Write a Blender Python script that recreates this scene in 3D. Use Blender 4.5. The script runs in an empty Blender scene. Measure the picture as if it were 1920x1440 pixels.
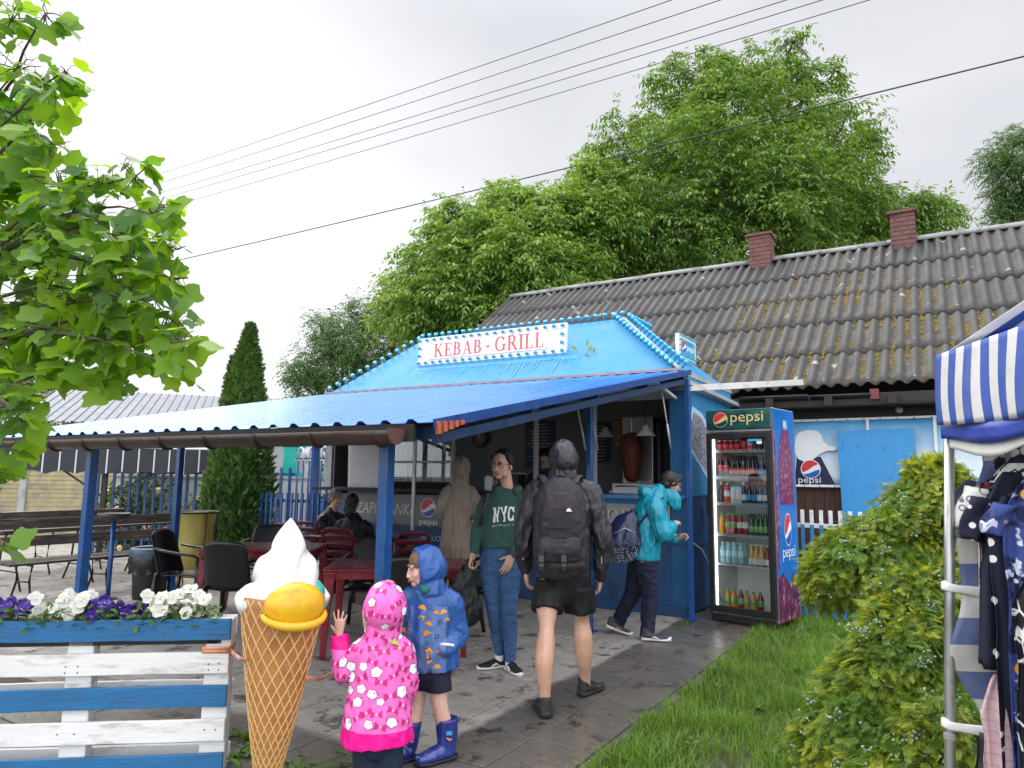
import bpy, math, random
import numpy as np
from mathutils import Vector, Matrix, noise, bvhtree
rnd = random.Random(7); nr = np.random.default_rng(7)
scene = bpy.context.scene
COL = scene.collection
R = math.radians
# ------------------------------------------------------------------ camera
F = 1330.0; PITCH = R(7.4); ROLL = R(0.75); EYE = np.array([0, 0, 1.5])
cam_d = bpy.data.cameras.new('camera'); cam = bpy.data.objects.new('camera', cam_d); COL.objects.link(cam)
cam_d.sensor_width = 36.0; cam_d.lens = 36.0*F/1920.0; cam_d.clip_start = 0.05; cam_d.clip_end = 4000
CM = Matrix.Rotation(math.pi/2+PITCH, 4, 'X') @ Matrix.Rotation(ROLL, 4, 'Z')
cam.matrix_world = Matrix.Translation((0, 0, 1.5)) @ CM
scene.camera = cam
# ------------------------------------------------------------------ sky, sun, exposure
SUN_EL, SUN_AZ = 48.0, -42.0            # overcast: soft bright patch of cloud ahead to the west
world = bpy.data.worlds.new('World'); scene.world = world; world.use_nodes = True
def build_world():
    nt = world.node_tree; nt.nodes.clear(); N = nt.nodes.new; L = nt.links.new
    out = N('ShaderNodeOutputWorld'); bg = N('ShaderNodeBackground'); bg.inputs['Strength'].default_value = 0.1
    sky = N('ShaderNodeTexSky'); sky.sky_type = 'NISHITA'; sky.sun_disc = False
    sky.sun_elevation = R(SUN_EL); sky.sun_rotation = R(SUN_AZ); sky.air_density = 1.0; sky.dust_density = 4.0
    hs = N('ShaderNodeHueSaturation'); hs.inputs['Saturation'].default_value = 0.25; hs.inputs['Value'].default_value = 1.0
    L(sky.outputs[0], hs.inputs['Color'])
    tc = N('ShaderNodeTexCoord')
    mp = N('ShaderNodeMapping'); mp.inputs['Scale'].default_value = (1.0, 1.0, 2.2); L(tc.outputs['Generated'], mp.inputs[0])
    n1 = N('ShaderNodeTexNoise'); n1.inputs['Scale'].default_value = 2.6; n1.inputs['Detail'].default_value = 5; n1.inputs['Roughness'].default_value = 0.5
    L(mp.outputs[0], n1.inputs['Vector'])
    r1 = N('ShaderNodeValToRGB'); L(n1.outputs[0], r1.inputs[0])
    r1.color_ramp.elements[0].position = 0.33; r1.color_ramp.elements[0].color = (3.75, 3.85, 4.12, 1)
    r1.color_ramp.elements[1].position = 0.68; r1.color_ramp.elements[1].color = (4.5, 4.57, 4.8, 1)
    # bright patch of thinner cloud low in the west
    d = Vector((math.sin(R(-27))*math.cos(R(14)), math.cos(R(-27))*math.cos(R(14)), math.sin(R(14))))
    dp = N('ShaderNodeVectorMath'); dp.operation = 'DOT_PRODUCT'; L(tc.outputs['Generated'], dp.inputs[0]); dp.inputs[1].default_value = d
    mr = N('ShaderNodeMapRange'); mr.interpolation_type = 'SMOOTHSTEP'
    mr.inputs[1].default_value = 0.86; mr.inputs[2].default_value = 1.0; mr.inputs[3].default_value = 0; mr.inputs[4].default_value = 1.5
    L(dp.outputs['Value'], mr.inputs[0])
    add = N('ShaderNodeMix'); add.data_type = 'RGBA'; add.blend_type = 'ADD'; add.inputs[0].default_value = 1.0
    L(r1.outputs[0], add.inputs[6]); L(mr.outputs[0], add.inputs[7])
    # an overcast dome is brightest overhead, and extra brightness is added behind us to light the fronts
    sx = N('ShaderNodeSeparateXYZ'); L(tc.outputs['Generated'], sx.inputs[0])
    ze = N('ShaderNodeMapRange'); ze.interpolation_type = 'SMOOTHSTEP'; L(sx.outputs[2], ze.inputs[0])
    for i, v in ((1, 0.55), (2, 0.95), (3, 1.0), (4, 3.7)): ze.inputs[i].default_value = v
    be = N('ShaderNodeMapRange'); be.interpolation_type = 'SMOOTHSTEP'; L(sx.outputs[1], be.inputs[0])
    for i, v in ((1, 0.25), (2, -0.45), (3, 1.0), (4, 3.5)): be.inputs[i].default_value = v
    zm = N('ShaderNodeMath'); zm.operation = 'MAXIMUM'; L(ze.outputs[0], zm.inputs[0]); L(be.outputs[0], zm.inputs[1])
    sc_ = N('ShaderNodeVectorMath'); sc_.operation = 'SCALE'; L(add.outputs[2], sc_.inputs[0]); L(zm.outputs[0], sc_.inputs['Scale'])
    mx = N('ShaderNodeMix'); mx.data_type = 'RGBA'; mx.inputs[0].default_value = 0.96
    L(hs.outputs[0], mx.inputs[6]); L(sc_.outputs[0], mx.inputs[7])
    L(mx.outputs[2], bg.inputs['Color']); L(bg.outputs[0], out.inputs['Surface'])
build_world()
sun_d = bpy.data.lights.new('sun', 'SUN'); sun_d.energy = 1.4; sun_d.angle = R(50); sun_d.color = (1.0, 0.96, 0.9)
sun = bpy.data.objects.new('sun', sun_d); COL.objects.link(sun)
_sd = Vector((math.sin(R(SUN_AZ))*math.cos(R(SUN_EL)), math.cos(R(SUN_AZ))*math.cos(R(SUN_EL)), math.sin(R(SUN_EL))))
sun.rotation_euler = (-_sd).to_track_quat('-Z', 'Y').to_euler(); sun.location = _sd*60
scene.view_settings.view_transform = 'Standard'; scene.view_settings.look = 'None'
scene.view_settings.exposure = 0.95; scene.view_settings.gamma = 1.0
scene.render.engine = 'CYCLES'
scene.cycles.max_bounces = 8; scene.cycles.diffuse_bounces = 4; scene.cycles.glossy_bounces = 4
scene.cycles.transmission_bounces = 6; scene.cycles.transparent_max_bounces = 12
scene.cycles.use_denoising = True
try: scene.cycles.denoiser = 'OPENIMAGEDENOISE'
except Exception: pass
scene.cycles.sample_clamp_indirect = 6
# ------------------------------------------------------------------ measuring helpers
_M3 = np.array(CM.to_3x3())
def ray(px, py): return _M3 @ np.array([(px-960)/F, (720-py)/F, -1.0])
def at(px, py, y):                       # the point at world distance y seen there in the photograph
    d = ray(px, py); return EYE + d*(y/d[1])
def on_ground(px, py, z=0.0):
    d = ray(px, py); return EYE + d*((z-1.5)/d[2])
C0 = np.array([1.95, 7.95, 0.0]); TH = R(-31.5)     # ground corner of the kiosk; x along its front, y into it
_c, _s = math.cos(TH), math.sin(TH); RK = np.array([[_c, -_s, 0], [_s, _c, 0], [0, 0, 1]])
def kw(x, y, z=0.0): return C0 + RK @ np.array([x, y, z])
def kp(px, py, v):                       # kiosk coordinates on the plane y = v
    d = RK.T @ ray(px, py); o = RK.T @ (EYE-C0); return o + d*((v-o[1])/d[1])
def kx(px, py, x):
    d = RK.T @ ray(px, py); o = RK.T @ (EYE-C0); return o + d*((x-o[0])/d[0])
def kz(px, py, z=0.0):
    d = RK.T @ ray(px, py); o = RK.T @ (EYE-C0); return o + d*((z-o[2])/d[2])
# ------------------------------------------------------------------ objects
def tag(o, label=None, cat=None, group=None, kind=None):
    if label: o['label'] = label
    if cat: o['category'] = cat
    if group: o['group'] = group
    if kind: o['kind'] = kind
    return o
def thing(name, label, cat, loc=(0, 0, 0), rz=0.0, group=None):
    o = bpy.data.objects.new(name, None); COL.objects.link(o); o.empty_display_size = 0.1
    o.location = tuple(float(c) for c in loc); o.rotation_euler = (0, 0, rz)
    return tag(o, label, cat, group)
def copy_tree(o, parent=None):
    c = o.copy(); COL.objects.link(c)
    if parent is not None: c.parent = parent
    for ch in list(o.children): copy_tree(ch, c)
    return c
def kthing(name, label, cat, x=0, y=0, z=0, rz=0.0, group=None):
    return thing(name, label, cat, kw(x, y, z), TH+rz, group)
# ------------------------------------------------------------------ mesh builder
def unit(v):
    v = np.asarray(v, float); n = np.linalg.norm(v); return v/n if n > 1e-12 else np.array([0, 0, 1.0])
def frame(t, up=(0, 0, 1)):
    t = unit(t); a = np.cross(up, t)
    if np.linalg.norm(a) < 1e-4: a = np.cross((1, 0, 0), t)
    a = unit(a); return a, np.cross(t, a), t
class MB:
    def __init__(s): s.V = []; s.F = []; s.M = []; s.n = 0
    def add(s, v, f, m=0):
        b = s.n; v = [tuple(float(c) for c in p) for p in v]; s.V += v; s.n += len(v)
        s.F += [tuple(i+b for i in q) for q in f]; s.M += [m]*len(f); return b
    def box(s, c, d, rot=None, m=0):
        x, y, z = d[0]/2, d[1]/2, d[2]/2
        v = np.array([(-x,-y,-z),(x,-y,-z),(x,y,-z),(-x,y,-z),(-x,-y,z),(x,-y,z),(x,y,z),(-x,y,z)])
        if rot is not None: v = v @ np.array(rot).T
        s.add(v+np.array(c, float), [(0,3,2,1),(4,5,6,7),(0,1,5,4),(1,2,6,5),(2,3,7,6),(3,0,4,7)], m); return s
    def bar(s, p, q, w, h, up=(0, 0, 1), m=0):          # box from p to q, w sideways, h along up
        p, q = np.array(p, float), np.array(q, float); a, b, t = frame(q-p, up)
        s.box((p+q)/2, (w, h, np.linalg.norm(q-p)), np.stack([a, b, t], 1), m); return s
    def tube(s, pts, r, n=10, caps=True, m=0, up=(0, 0, 1), closed=False):
        pts = [np.array(p, float) for p in pts]; k = len(pts)
        rr = r if hasattr(r, '__len__') else [r]*k
        rings = []
        for i, p in enumerate(pts):
            t = pts[min(i+1, k-1)]-pts[max(i-1, 0)]
            a, b, _ = frame(t, up); q = rr[i]; ra, rb = (q if hasattr(q, '__len__') else (q, q))
            rings.append([p+a*ra*math.cos(2*math.pi*j/n)+b*rb*math.sin(2*math.pi*j/n) for j in range(n)])
        s.loft(rings, caps, m); return s
    def loft(s, rings, caps=True, m=0, wrap=True):
        n = len(rings[0]); v = [p for q in rings for p in q]; f = []
        for i in range(len(rings)-1):
            for j in range(n if wrap else n-1):
                f.append((i*n+j, i*n+(j+1) % n, (i+1)*n+(j+1) % n, (i+1)*n+j))
        if caps: f.append(tuple(range(n-1, -1, -1))); f.append(tuple((len(rings)-1)*n+j for j in range(n)))
        s.add(v, f, m); return s
    def ball(s, c, r, rot=None, n=12, k=8, m=0):
        r = np.array(r if hasattr(r, '__len__') else (r, r, r), float); v = [(0, 0, -1)]
        for i in range(1, k):
            a = -math.pi/2+math.pi*i/k
            v += [(math.cos(a)*math.cos(2*math.pi*j/n), math.cos(a)*math.sin(2*math.pi*j/n), math.sin(a)) for j in range(n)]
        v.append((0, 0, 1)); v = np.array(v)*r
        if rot is not None: v = v @ np.array(rot).T
        f = [(0, 1+(j+1) % n, 1+j) for j in range(n)]
        for i in range(k-2):
            for j in range(n): f.append((1+i*n+j, 1+i*n+(j+1) % n, 1+(i+1)*n+(j+1) % n, 1+(i+1)*n+j))
        e = len(v)-1; o = 1+(k-2)*n
        f += [(o+j, o+(j+1) % n, e) for j in range(n)]
        s.add(v+np.array(c, float), f, m); return s
    def lathe(s, prof, c=(0, 0, 0), n=20, m=0, caps=True):
        c = np.array(c, float)
        s.loft([[c+np.array((r*math.cos(2*math.pi*j/n), r*math.sin(2*math.pi*j/n), z)) for j in range(n)] for r, z in prof], caps, m); return s
    def prism(s, poly, o, ax, ay, az, h0, h1, m=0):     # polygon in the plane (ax, ay) at o, extruded along az
        o, ax, ay, az = (np.array(q, float) for q in (o, ax, ay, az)); n = len(poly)
        v = [o+ax*x+ay*y+az*h for h in (h0, h1) for x, y in poly]
        f = [tuple(range(n-1, -1, -1)), tuple(range(n, 2*n))]+[(j, (j+1) % n, n+(j+1) % n, n+j) for j in range(n)]
        s.add(v, f, m); return s
    def quad(s, a, b, c, d, m=0): s.add([a, b, c, d], [(0, 1, 2, 3)], m); return s
    def mesh(s, name):
        me = bpy.data.meshes.new(name); me.from_pydata(s.V, [], s.F)
        return me
    def build(s, name, mats, parent=None, smooth=False, bevel=0.0, seg=2, solid=0.0, sub=0):
        me = s.mesh(name); mats = mats if isinstance(mats, (list, tuple)) else [mats]
        for q in mats: me.materials.append(q)
        if len(mats) > 1: me.polygons.foreach_set('material_index', s.M)
        if smooth: me.polygons.foreach_set('use_smooth', [True]*len(me.polygons))
        me.update(); o = bpy.data.objects.new(name, me); COL.objects.link(o)
        if parent is not None: o.parent = parent
        if solid: q = o.modifiers.new('solid', 'SOLIDIFY'); q.thickness = solid; q.offset = 0
        if sub: q = o.modifiers.new('sub', 'SUBSURF'); q.levels = sub; q.render_levels = sub
        if bevel:
            q = o.modifiers.new('bevel', 'BEVEL'); q.width = bevel; q.segments = seg; q.limit_method = 'ANGLE'; q.angle_limit = R(40)
        return o
def np_mesh(name, V, Fa, mats, parent=None, smooth=False, midx=None):     # fast: one array of quads or triangles
    V = np.asarray(V, np.float32); Fa = np.asarray(Fa, np.int32); k = Fa.shape[1]
    me = bpy.data.meshes.new(name); me.vertices.add(len(V)); me.vertices.foreach_set('co', V.ravel())
    me.loops.add(Fa.size); me.loops.foreach_set('vertex_index', Fa.ravel())
    me.polygons.add(len(Fa)); me.polygons.foreach_set('loop_start', np.arange(len(Fa), dtype=np.int32)*k)
    for q in (mats if isinstance(mats, (list, tuple)) else [mats]): me.materials.append(q)
    if midx is not None: me.polygons.foreach_set('material_index', np.asarray(midx, np.int32))
    me.polygons.foreach_set('use_smooth', np.full(len(Fa), smooth)); me.update(calc_edges=True)
    o = bpy.data.objects.new(name, me); COL.objects.link(o)
    if parent is not None: o.parent = parent
    return o
# ------------------------------------------------------------------ materials
def _nodes(name):
    m = bpy.data.materials.new(name); m.use_nodes = True; nt = m.node_tree; nt.nodes.clear()
    return m, nt, nt.nodes.new, nt.links.new
def mix(nt, fac, a, b, blend='MIX'):
    q = nt.nodes.new('ShaderNodeMix'); q.data_type = 'RGBA'; q.blend_type = blend
    for i, v in ((0, fac), (6, a), (7, b)):
        if hasattr(v, 'is_output'): nt.links.new(v, q.inputs[i])
        else: q.inputs[i].default_value = v if i == 0 else (tuple(v)+(1,))[:4]
    return q.outputs[2]
def ramp(nt, src, p0, p1, c0=(0, 0, 0), c1=(1, 1, 1)):
    q = nt.nodes.new('ShaderNodeValToRGB'); nt.links.new(src, q.inputs[0]); e = q.color_ramp.elements
    e[0].position, e[1].position = p0, p1; e[0].color = tuple(c0)+(1,); e[1].color = tuple(c1)+(1,); return q.outputs[0]
def noise_tex(nt, scale, detail=4, rough=0.55, vec=None, stretch=None, coord='Object'):
    q = nt.nodes.new('ShaderNodeTexNoise'); q.inputs['Scale'].default_value = scale; q.inputs['Detail'].default_value = detail
    q.inputs['Roughness'].default_value = rough
    if vec is None:
        tc = nt.nodes.new('ShaderNodeTexCoord'); vec = tc.outputs[coord]
    if stretch:
        mp = nt.nodes.new('ShaderNodeMapping'); mp.inputs['Scale'].default_value = stretch; nt.links.new(vec, mp.inputs[0]); vec = mp.outputs[0]
    nt.links.new(vec, q.inputs['Vector']); return q.outputs[0]
def mat(name, col, rough=0.6, var=0.15, scale=6.0, dirt=None, dirt_amt=0.0, dirt_scale=3.0, bump=0.0, bscale=40.0,
        metal=0.0, spec=0.5, stretch=None, coat=0.0, sheen=0.0, trans=0.0, rvar=0.12):
    m, nt, N, L = _nodes(name); out = N('ShaderNodeOutputMaterial'); p = N('ShaderNodeBsdfPrincipled'); L(p.outputs[0], out.inputs[0])
    n = noise_tex(nt, scale, 5, 0.6, stretch=stretch)
    lo = tuple(c*(1-var) for c in col); hi = tuple(min(1, c*(1+var)) for c in col)
    c = ramp(nt, n, 0.3, 0.7, lo, hi)
    if dirt is not None:
        n2 = noise_tex(nt, dirt_scale, 7, 0.68, stretch=stretch); f = ramp(nt, n2, 0.62-dirt_amt*0.3, 0.75-dirt_amt*0.2)
        c = mix(nt, f, c, dirt)
    L(c, p.inputs['Base Color'])
    rr = N('ShaderNodeMapRange'); L(n, rr.inputs[0]); rr.inputs[1].default_value = 0.25; rr.inputs[2].default_value = 0.75
    rr.inputs[3].default_value = max(0.02, rough-rvar); rr.inputs[4].default_value = min(1, rough+rvar); L(rr.outputs[0], p.inputs['Roughness'])
    p.inputs['Metallic'].default_value = metal; p.inputs['Specular IOR Level'].default_value = spec
    if coat: p.inputs['Coat Weight'].default_value = coat; p.inputs['Coat Roughness'].default_value = 0.1
    if sheen: p.inputs['Sheen Weight'].default_value = sheen
    if trans: p.inputs['Transmission Weight'].default_value = trans
    if bump:
        b = N('ShaderNodeBump'); b.inputs['Strength'].default_value = bump; b.inputs['Distance'].default_value = 0.01
        L(noise_tex(nt, bscale, 4, 0.6, stretch=stretch), b.inputs['Height']); L(b.outputs[0], p.inputs['Normal'])
    return m
def cloth(name, col, rough=0.75, fold=0.5, fscale=9.0, var=0.12, stretch=(1, 1, 0.45), sheen=0.0, spec=0.3):
    m, nt, N, L = _nodes(name); out = N('ShaderNodeOutputMaterial'); p = N('ShaderNodeBsdfPrincipled'); L(p.outputs[0], out.inputs[0])
    n = noise_tex(nt, 5, 4, 0.6); c = ramp(nt, n, 0.3, 0.7, tuple(q*(1-var) for q in col), tuple(min(1, q*(1+var)) for q in col))
    L(c, p.inputs['Base Color']); p.inputs['Roughness'].default_value = rough; p.inputs['Specular IOR Level'].default_value = spec
    p.inputs['Sheen Weight'].default_value = sheen
    f = noise_tex(nt, fscale, 3, 0.45, stretch=stretch); f2 = noise_tex(nt, 300, 2, 0.5)
    b = N('ShaderNodeBump'); b.inputs['Strength'].default_value = fold; b.inputs['Distance'].default_value = 0.03; L(f, b.inputs['Height'])
    b2 = N('ShaderNodeBump'); b2.inputs['Strength'].default_value = 0.12; b2.inputs['Distance'].default_value = 0.002
    L(f2, b2.inputs['Height']); L(b.outputs[0], b2.inputs['Normal']); L(b2.outputs[0], p.inputs['Normal'])
    m['basecol'] = 1
    return m
def leafmat(name, c0, c1, rough=0.45, transl=0.35, scale=3.0, spec=0.4, tcol=None):
    m, nt, N, L = _nodes(name); out = N('ShaderNodeOutputMaterial'); p = N('ShaderNodeBsdfPrincipled'); t = N('ShaderNodeBsdfTranslucent')
    geo = N('ShaderNodeNewGeometry'); n = noise_tex(nt, scale, 3, 0.6)
    a = N('ShaderNodeMath'); a.operation = 'MULTIPLY_ADD'; L(geo.outputs['Random Per Island'], a.inputs[0]); a.inputs[1].default_value = 0.75
    sub = N('ShaderNodeMath'); sub.operation = 'SUBTRACT'; L(n, sub.inputs[0]); sub.inputs[1].default_value = 0.4
    L(sub.outputs[0], a.inputs[2])
    c = ramp(nt, a.outputs[0], 0.0, 1.0, c0, c1); L(c, p.inputs['Base Color'])
    tc = mix(nt, 1.0, c, tcol or (1.6, 1.5, 0.5), 'MULTIPLY'); L(tc, t.inputs['Color'])
    p.inputs['Roughness'].default_value = rough; p.inputs['Specular IOR Level'].default_value = spec
    ms = N('ShaderNodeMixShader'); ms.inputs[0].default_value = transl; L(p.outputs[0], ms.inputs[1]); L(t.outputs[0], ms.inputs[2])
    L(ms.outputs[0], out.inputs[0]); return m
def glassmat(name, tint=(0.9, 0.95, 0.95), rough=0.02, refl=0.12):
    m, nt, N, L = _nodes(name); out = N('ShaderNodeOutputMaterial'); t = N('ShaderNodeBsdfTransparent'); g = N('ShaderNodeBsdfGlossy')
    t.inputs[0].default_value = tint+(1,); g.inputs['Roughness'].default_value = rough
    fr = N('ShaderNodeFresnel'); fr.inputs[0].default_value = 1.45
    ms = N('ShaderNodeMixShader'); L(fr.outputs[0], ms.inputs[0]); L(t.outputs[0], ms.inputs[1]); L(g.outputs[0], ms.inputs[2]); L(ms.outputs[0], out.inputs[0])
    return m
# ------------------------------------------------------------------ lettering
def text_mesh(body, size, place, mb, m=0, spacing=1.0, fit=None, offset=0.0, bold=0.0, shear=0.0):
    """Sans lettering as flat outlines; place(x, y) -> point of the surface. fit = wanted width."""
    cu = bpy.data.curves.new('t', 'FONT'); cu.body = body; cu.size = size; cu.space_character = spacing; cu.offset = bold; cu.shear = shear
    cu.resolution_u = 4
    ob = bpy.data.objects.new('t', cu); COL.objects.link(ob); dg = bpy.context.evaluated_depsgraph_get()
    me = bpy.data.meshes.new_from_object(ob.evaluated_get(dg)); xs = [v.co.x for v in me.vertices]
    k = 1.0 if not fit else fit/(max(xs)-min(xs)); x0 = min(xs)
    mb.add([place((v.co.x-x0)*k, v.co.y) for v in me.vertices], [tuple(p.vertices) for p in me.polygons], m)
    bpy.data.objects.remove(ob); bpy.data.curves.remove(cu); bpy.data.meshes.remove(me)
def _stroke(p, w, h=None):
    out = []
    for i in range(len(p)-1):
        a, b = np.array(p[i], float), np.array(p[i+1], float); t = unit(np.append(b-a, 0))[:2]; n = np.array((-t[1], t[0]))*w/2
        out.append([a-n, b-n, b+n, a+n])
    return out
def _arc(cx, cy, rx, ry, a0, a1, w0, w1, k=14):          # ring segment, thicker where it runs upright
    out = []
    def pt(a, s):
        w = (w1+(w0-w1)*abs(math.cos(a)))/2*s; return np.array((cx+(rx+w)*math.cos(a), cy+(ry+w)*math.sin(a)))
    for i in range(k):
        a, b = R(a0+(a1-a0)*i/k), R(a0+(a1-a0)*(i+1)/k); out.append([pt(a, -1), pt(a, 1), pt(b, 1), pt(b, -1)])
    return out
def serif_glyph(ch, T=0.17, t=0.07, s=0.34):
    """Roman capitals: thick stems T, thin strokes t, serif width s. Returns (quads, advance)."""
    q = []
    def stem(x, y0=0, y1=1, base=True, top=True):
        q.extend(_stroke([(x, y0), (x, y1)], T))
        if base: q.extend(_stroke([(x-s/2, y0+t/2), (x+s/2, y0+t/2)], t))
        if top: q.extend(_stroke([(x-s/2, y1-t/2), (x+s/2, y1-t/2)], t))
    if ch == 'I': stem(.18); return q, .40
    if ch == 'L':
        stem(.18); q.extend(_stroke([(.18, t/2), (.62, t/2)], t)); q.extend(_stroke([(.60, 0), (.60, .28)], t)); return q, .72
    if ch == 'E':
        stem(.18)
        for y in (t/2, 1-t/2): q.extend(_stroke([(.18, y), (.60, y)], t))
        q.extend(_stroke([(.18, .5), (.48, .5)], t)); q.extend(_stroke([(.48, .38), (.48, .62)], t))
        q.extend(_stroke([(.60, 0), (.60, .27)], t)); q.extend(_stroke([(.60, .75), (.60, 1)], t)); return q, .74
    if ch == 'K':
        stem(.18); q.extend(_stroke([(.20, .40), (.66, .97)], t)); q.extend(_stroke([(.36, .56), (.72, .04)], T))
        q.extend(_stroke([(.52, 1-t/2), (.80, 1-t/2)], t)); q.extend(_stroke([(.56, t/2), (.88, t/2)], t)); return q, .90
    if ch == 'A':
        q.extend(_stroke([(.16, 0), (.42, .98)], t)); q.extend(_stroke([(.42, .99), (.72, 0)], T)); q.extend(_stroke([(.25, .33), (.60, .33)], t))
        q.extend(_stroke([(.02, t/2), (.30, t/2)], t)); q.extend(_stroke([(.56, t/2), (.90, t/2)], t)); return q, .92
    if ch == 'B':
        stem(.18); q.extend(_arc(.36, .755, .17, .21, -90, 90, T, t)); q.extend(_arc(.38, .27, .22, .235, -90, 90, T, t))
        for y in (t/2, .52, 1-t/2): q.extend(_stroke([(.18, y), (.38, y)], t))
        return q, .76
    if ch == 'R':
        stem(.18); q.extend(_arc(.38, .74, .19, .225, -90, 90, T, t))
        for y in (.515, 1-t/2): q.extend(_stroke([(.18, y), (.40, y)], t))
        q.extend(_stroke([(.40, .52), (.72, .03)], T)); q.extend(_stroke([(.60, t/2), (.86, t/2)], t)); return q, .86
    if ch == 'G':
        q.extend(_arc(.45, .5, .34, .465, 40, 330, T, t, 24)); q.extend(_stroke([(.74, .06), (.74, .45)], T)); q.extend(_stroke([(.58, .46), (.90, .46)], t))
        q.extend(_stroke([(.72, .70), (.72, .97)], t)); return q, .94
    if ch == 'O': q.extend(_arc(.45, .5, .34, .465, 0, 360, T, t, 28)); return q, .92
    if ch == 'D':
        stem(.18); q.extend(_arc(.36, .5, .36, .465, -90, 90, T, t, 18))
        for y in (t/2, 1-t/2): q.extend(_stroke([(.18, y), (.38, y)], t))
        return q, .90
    if ch == 'Y':
        q.extend(_stroke([(.42, 0), (.42, .46)], T)); q.extend(_stroke([(.14, .97), (.42, .42)], T)); q.extend(_stroke([(.70, .97), (.42, .42)], t))
        q.extend(_stroke([(.26, t/2), (.58, t/2)], t)); q.extend(_stroke([(.0, 1-t/2), (.30, 1-t/2)], t)); q.extend(_stroke([(.56, 1-t/2), (.84, 1-t/2)], t)); return q, .84
    if ch == 'N':
        q.extend(_stroke([(.16, 0), (.16, 1)], T)); q.extend(_stroke([(.70, 0), (.70, 1)], T)); q.extend(_stroke([(.16, .97), (.70, .03)], T))
        for x, y in ((.16, t/2), (.12, 1-t/2), (.72, 1-t/2)): q.extend(_stroke([(x-s/2, y), (x+s/2, y)], t))
        return q, .94
    if ch == 'C':
        q.extend(_arc(.45, .5, .33, .44, 42, 318, T, t, 22)); q.extend(_stroke([(.74, .64), (.74, .96)], t*1.3)); q.extend(_stroke([(.74, .04), (.74, .34)], t*1.3)); return q, .88
    if ch == '-': q.extend(_stroke([(.1, .42), (.36, .42)], .17)); return q, .46
    return q, .40
def serif_text(body, h, place, mb, m=0, fit=None, gap=0.06, **kw_):
    """place(x, y, lift) -> point; every stroke lies a hair above the last, so none share a plane."""
    quads = []; x = 0.0
    for ch in body:
        g, a = serif_glyph(ch, **kw_); quads += [[(px+x, py) for px, py in p] for p in g]; x += a+gap
    k = h if not fit else fit/x
    for i, p in enumerate(quads): mb.add([place(px*k, py*h, 0.0001*(i % 14)) for px, py in p], [(0, 1, 2, 3)], m)
def roundel(mb, place, r, m_white, m_red, m_blue, n=40):
    """The soft-drink roundel: white disc, red cap above and blue bowl below a white wave."""
    ring = [(math.cos(2*math.pi*i/n), math.sin(2*math.pi*i/n)) for i in range(n)]
    mb.add([place(r*x, r*y, 0.0) for x, y in ring], [tuple(range(n))], m_white)
    def wave(x, s):
        return (0.28*x+0.20*math.sin(2.4*x)+0.10) if s > 0 else (0.10*x+0.16*math.sin(2.2*x-0.4)-0.30)
    for s, m in ((1, m_red), (-1, m_blue)):
        top, bot = [], []
        for i in range(25):
            x = -0.93+1.86*i/24; c = math.sqrt(max(0, 0.93**2-x*x)); w = max(-c, min(c, wave(x, s)))
            top.append((x, c if s > 0 else w)); bot.append((x, w if s > 0 else -c))
        v = [place(r*x, r*y, 0.0012) for x, y in bot]+[place(r*x, r*y, 0.0012) for x, y in top]
        mb.add(v, [(i, i+1, 25+i+1, 25+i) for i in range(24)], m)
# ================================================================== materials used widely
M_white = mat('white paint', (.74, .74, .75), .5, .06, 8, (.42, .40, .36), .25, 5)
M_postblue = mat('blue post paint', (.005, .068, .25), .35, .2, 9, (.05, .05, .06), .15, 14, coat=.3)
M_navy = mat('navy panel', (.018, .078, .20), .38, .18, 5, (.010, .035, .09), .3, 3)
M_skyblue = mat('pale blue sheet', (.040, .225, .42), .55, .07, 3, (.022, .17, .34), .12, 6, spec=.22)
M_brown = mat('brown plastic', (.045, .026, .022), .42, .2, 7, (.09, .07, .06), .2, 8)
M_dark = mat('dark timber', (.022, .018, .016), .75, .35, 12, stretch=(1, 1, 6))  # plain dark colour for timber and small fittings
M_steel = mat('galvanised steel', (.42, .43, .44), .38, .15, 15, metal=.85)
M_alu = mat('aluminium trim', (.55, .56, .58), .45, .1, 12, metal=.3)
M_grey = mat('light grey panel', (.36, .37, .38), .55, .1, 5, (.22, .21, .20), .3, 4)
M_black = mat('black plastic', (.009, .009, .010), .5, .3, 10, rvar=.1)
M_glass = glassmat('glass')
M_red_letter = mat('faded red lettering', (.62, .13, .11), .6, .2, 20)
M_wht = mat('plain white', (.80, .80, .80), .45, .03, 10)
M_lred = mat('roundel red', (.62, .03, .04), .4, .05); M_lblue = mat('roundel blue', (.02, .10, .42), .4, .05)
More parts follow.
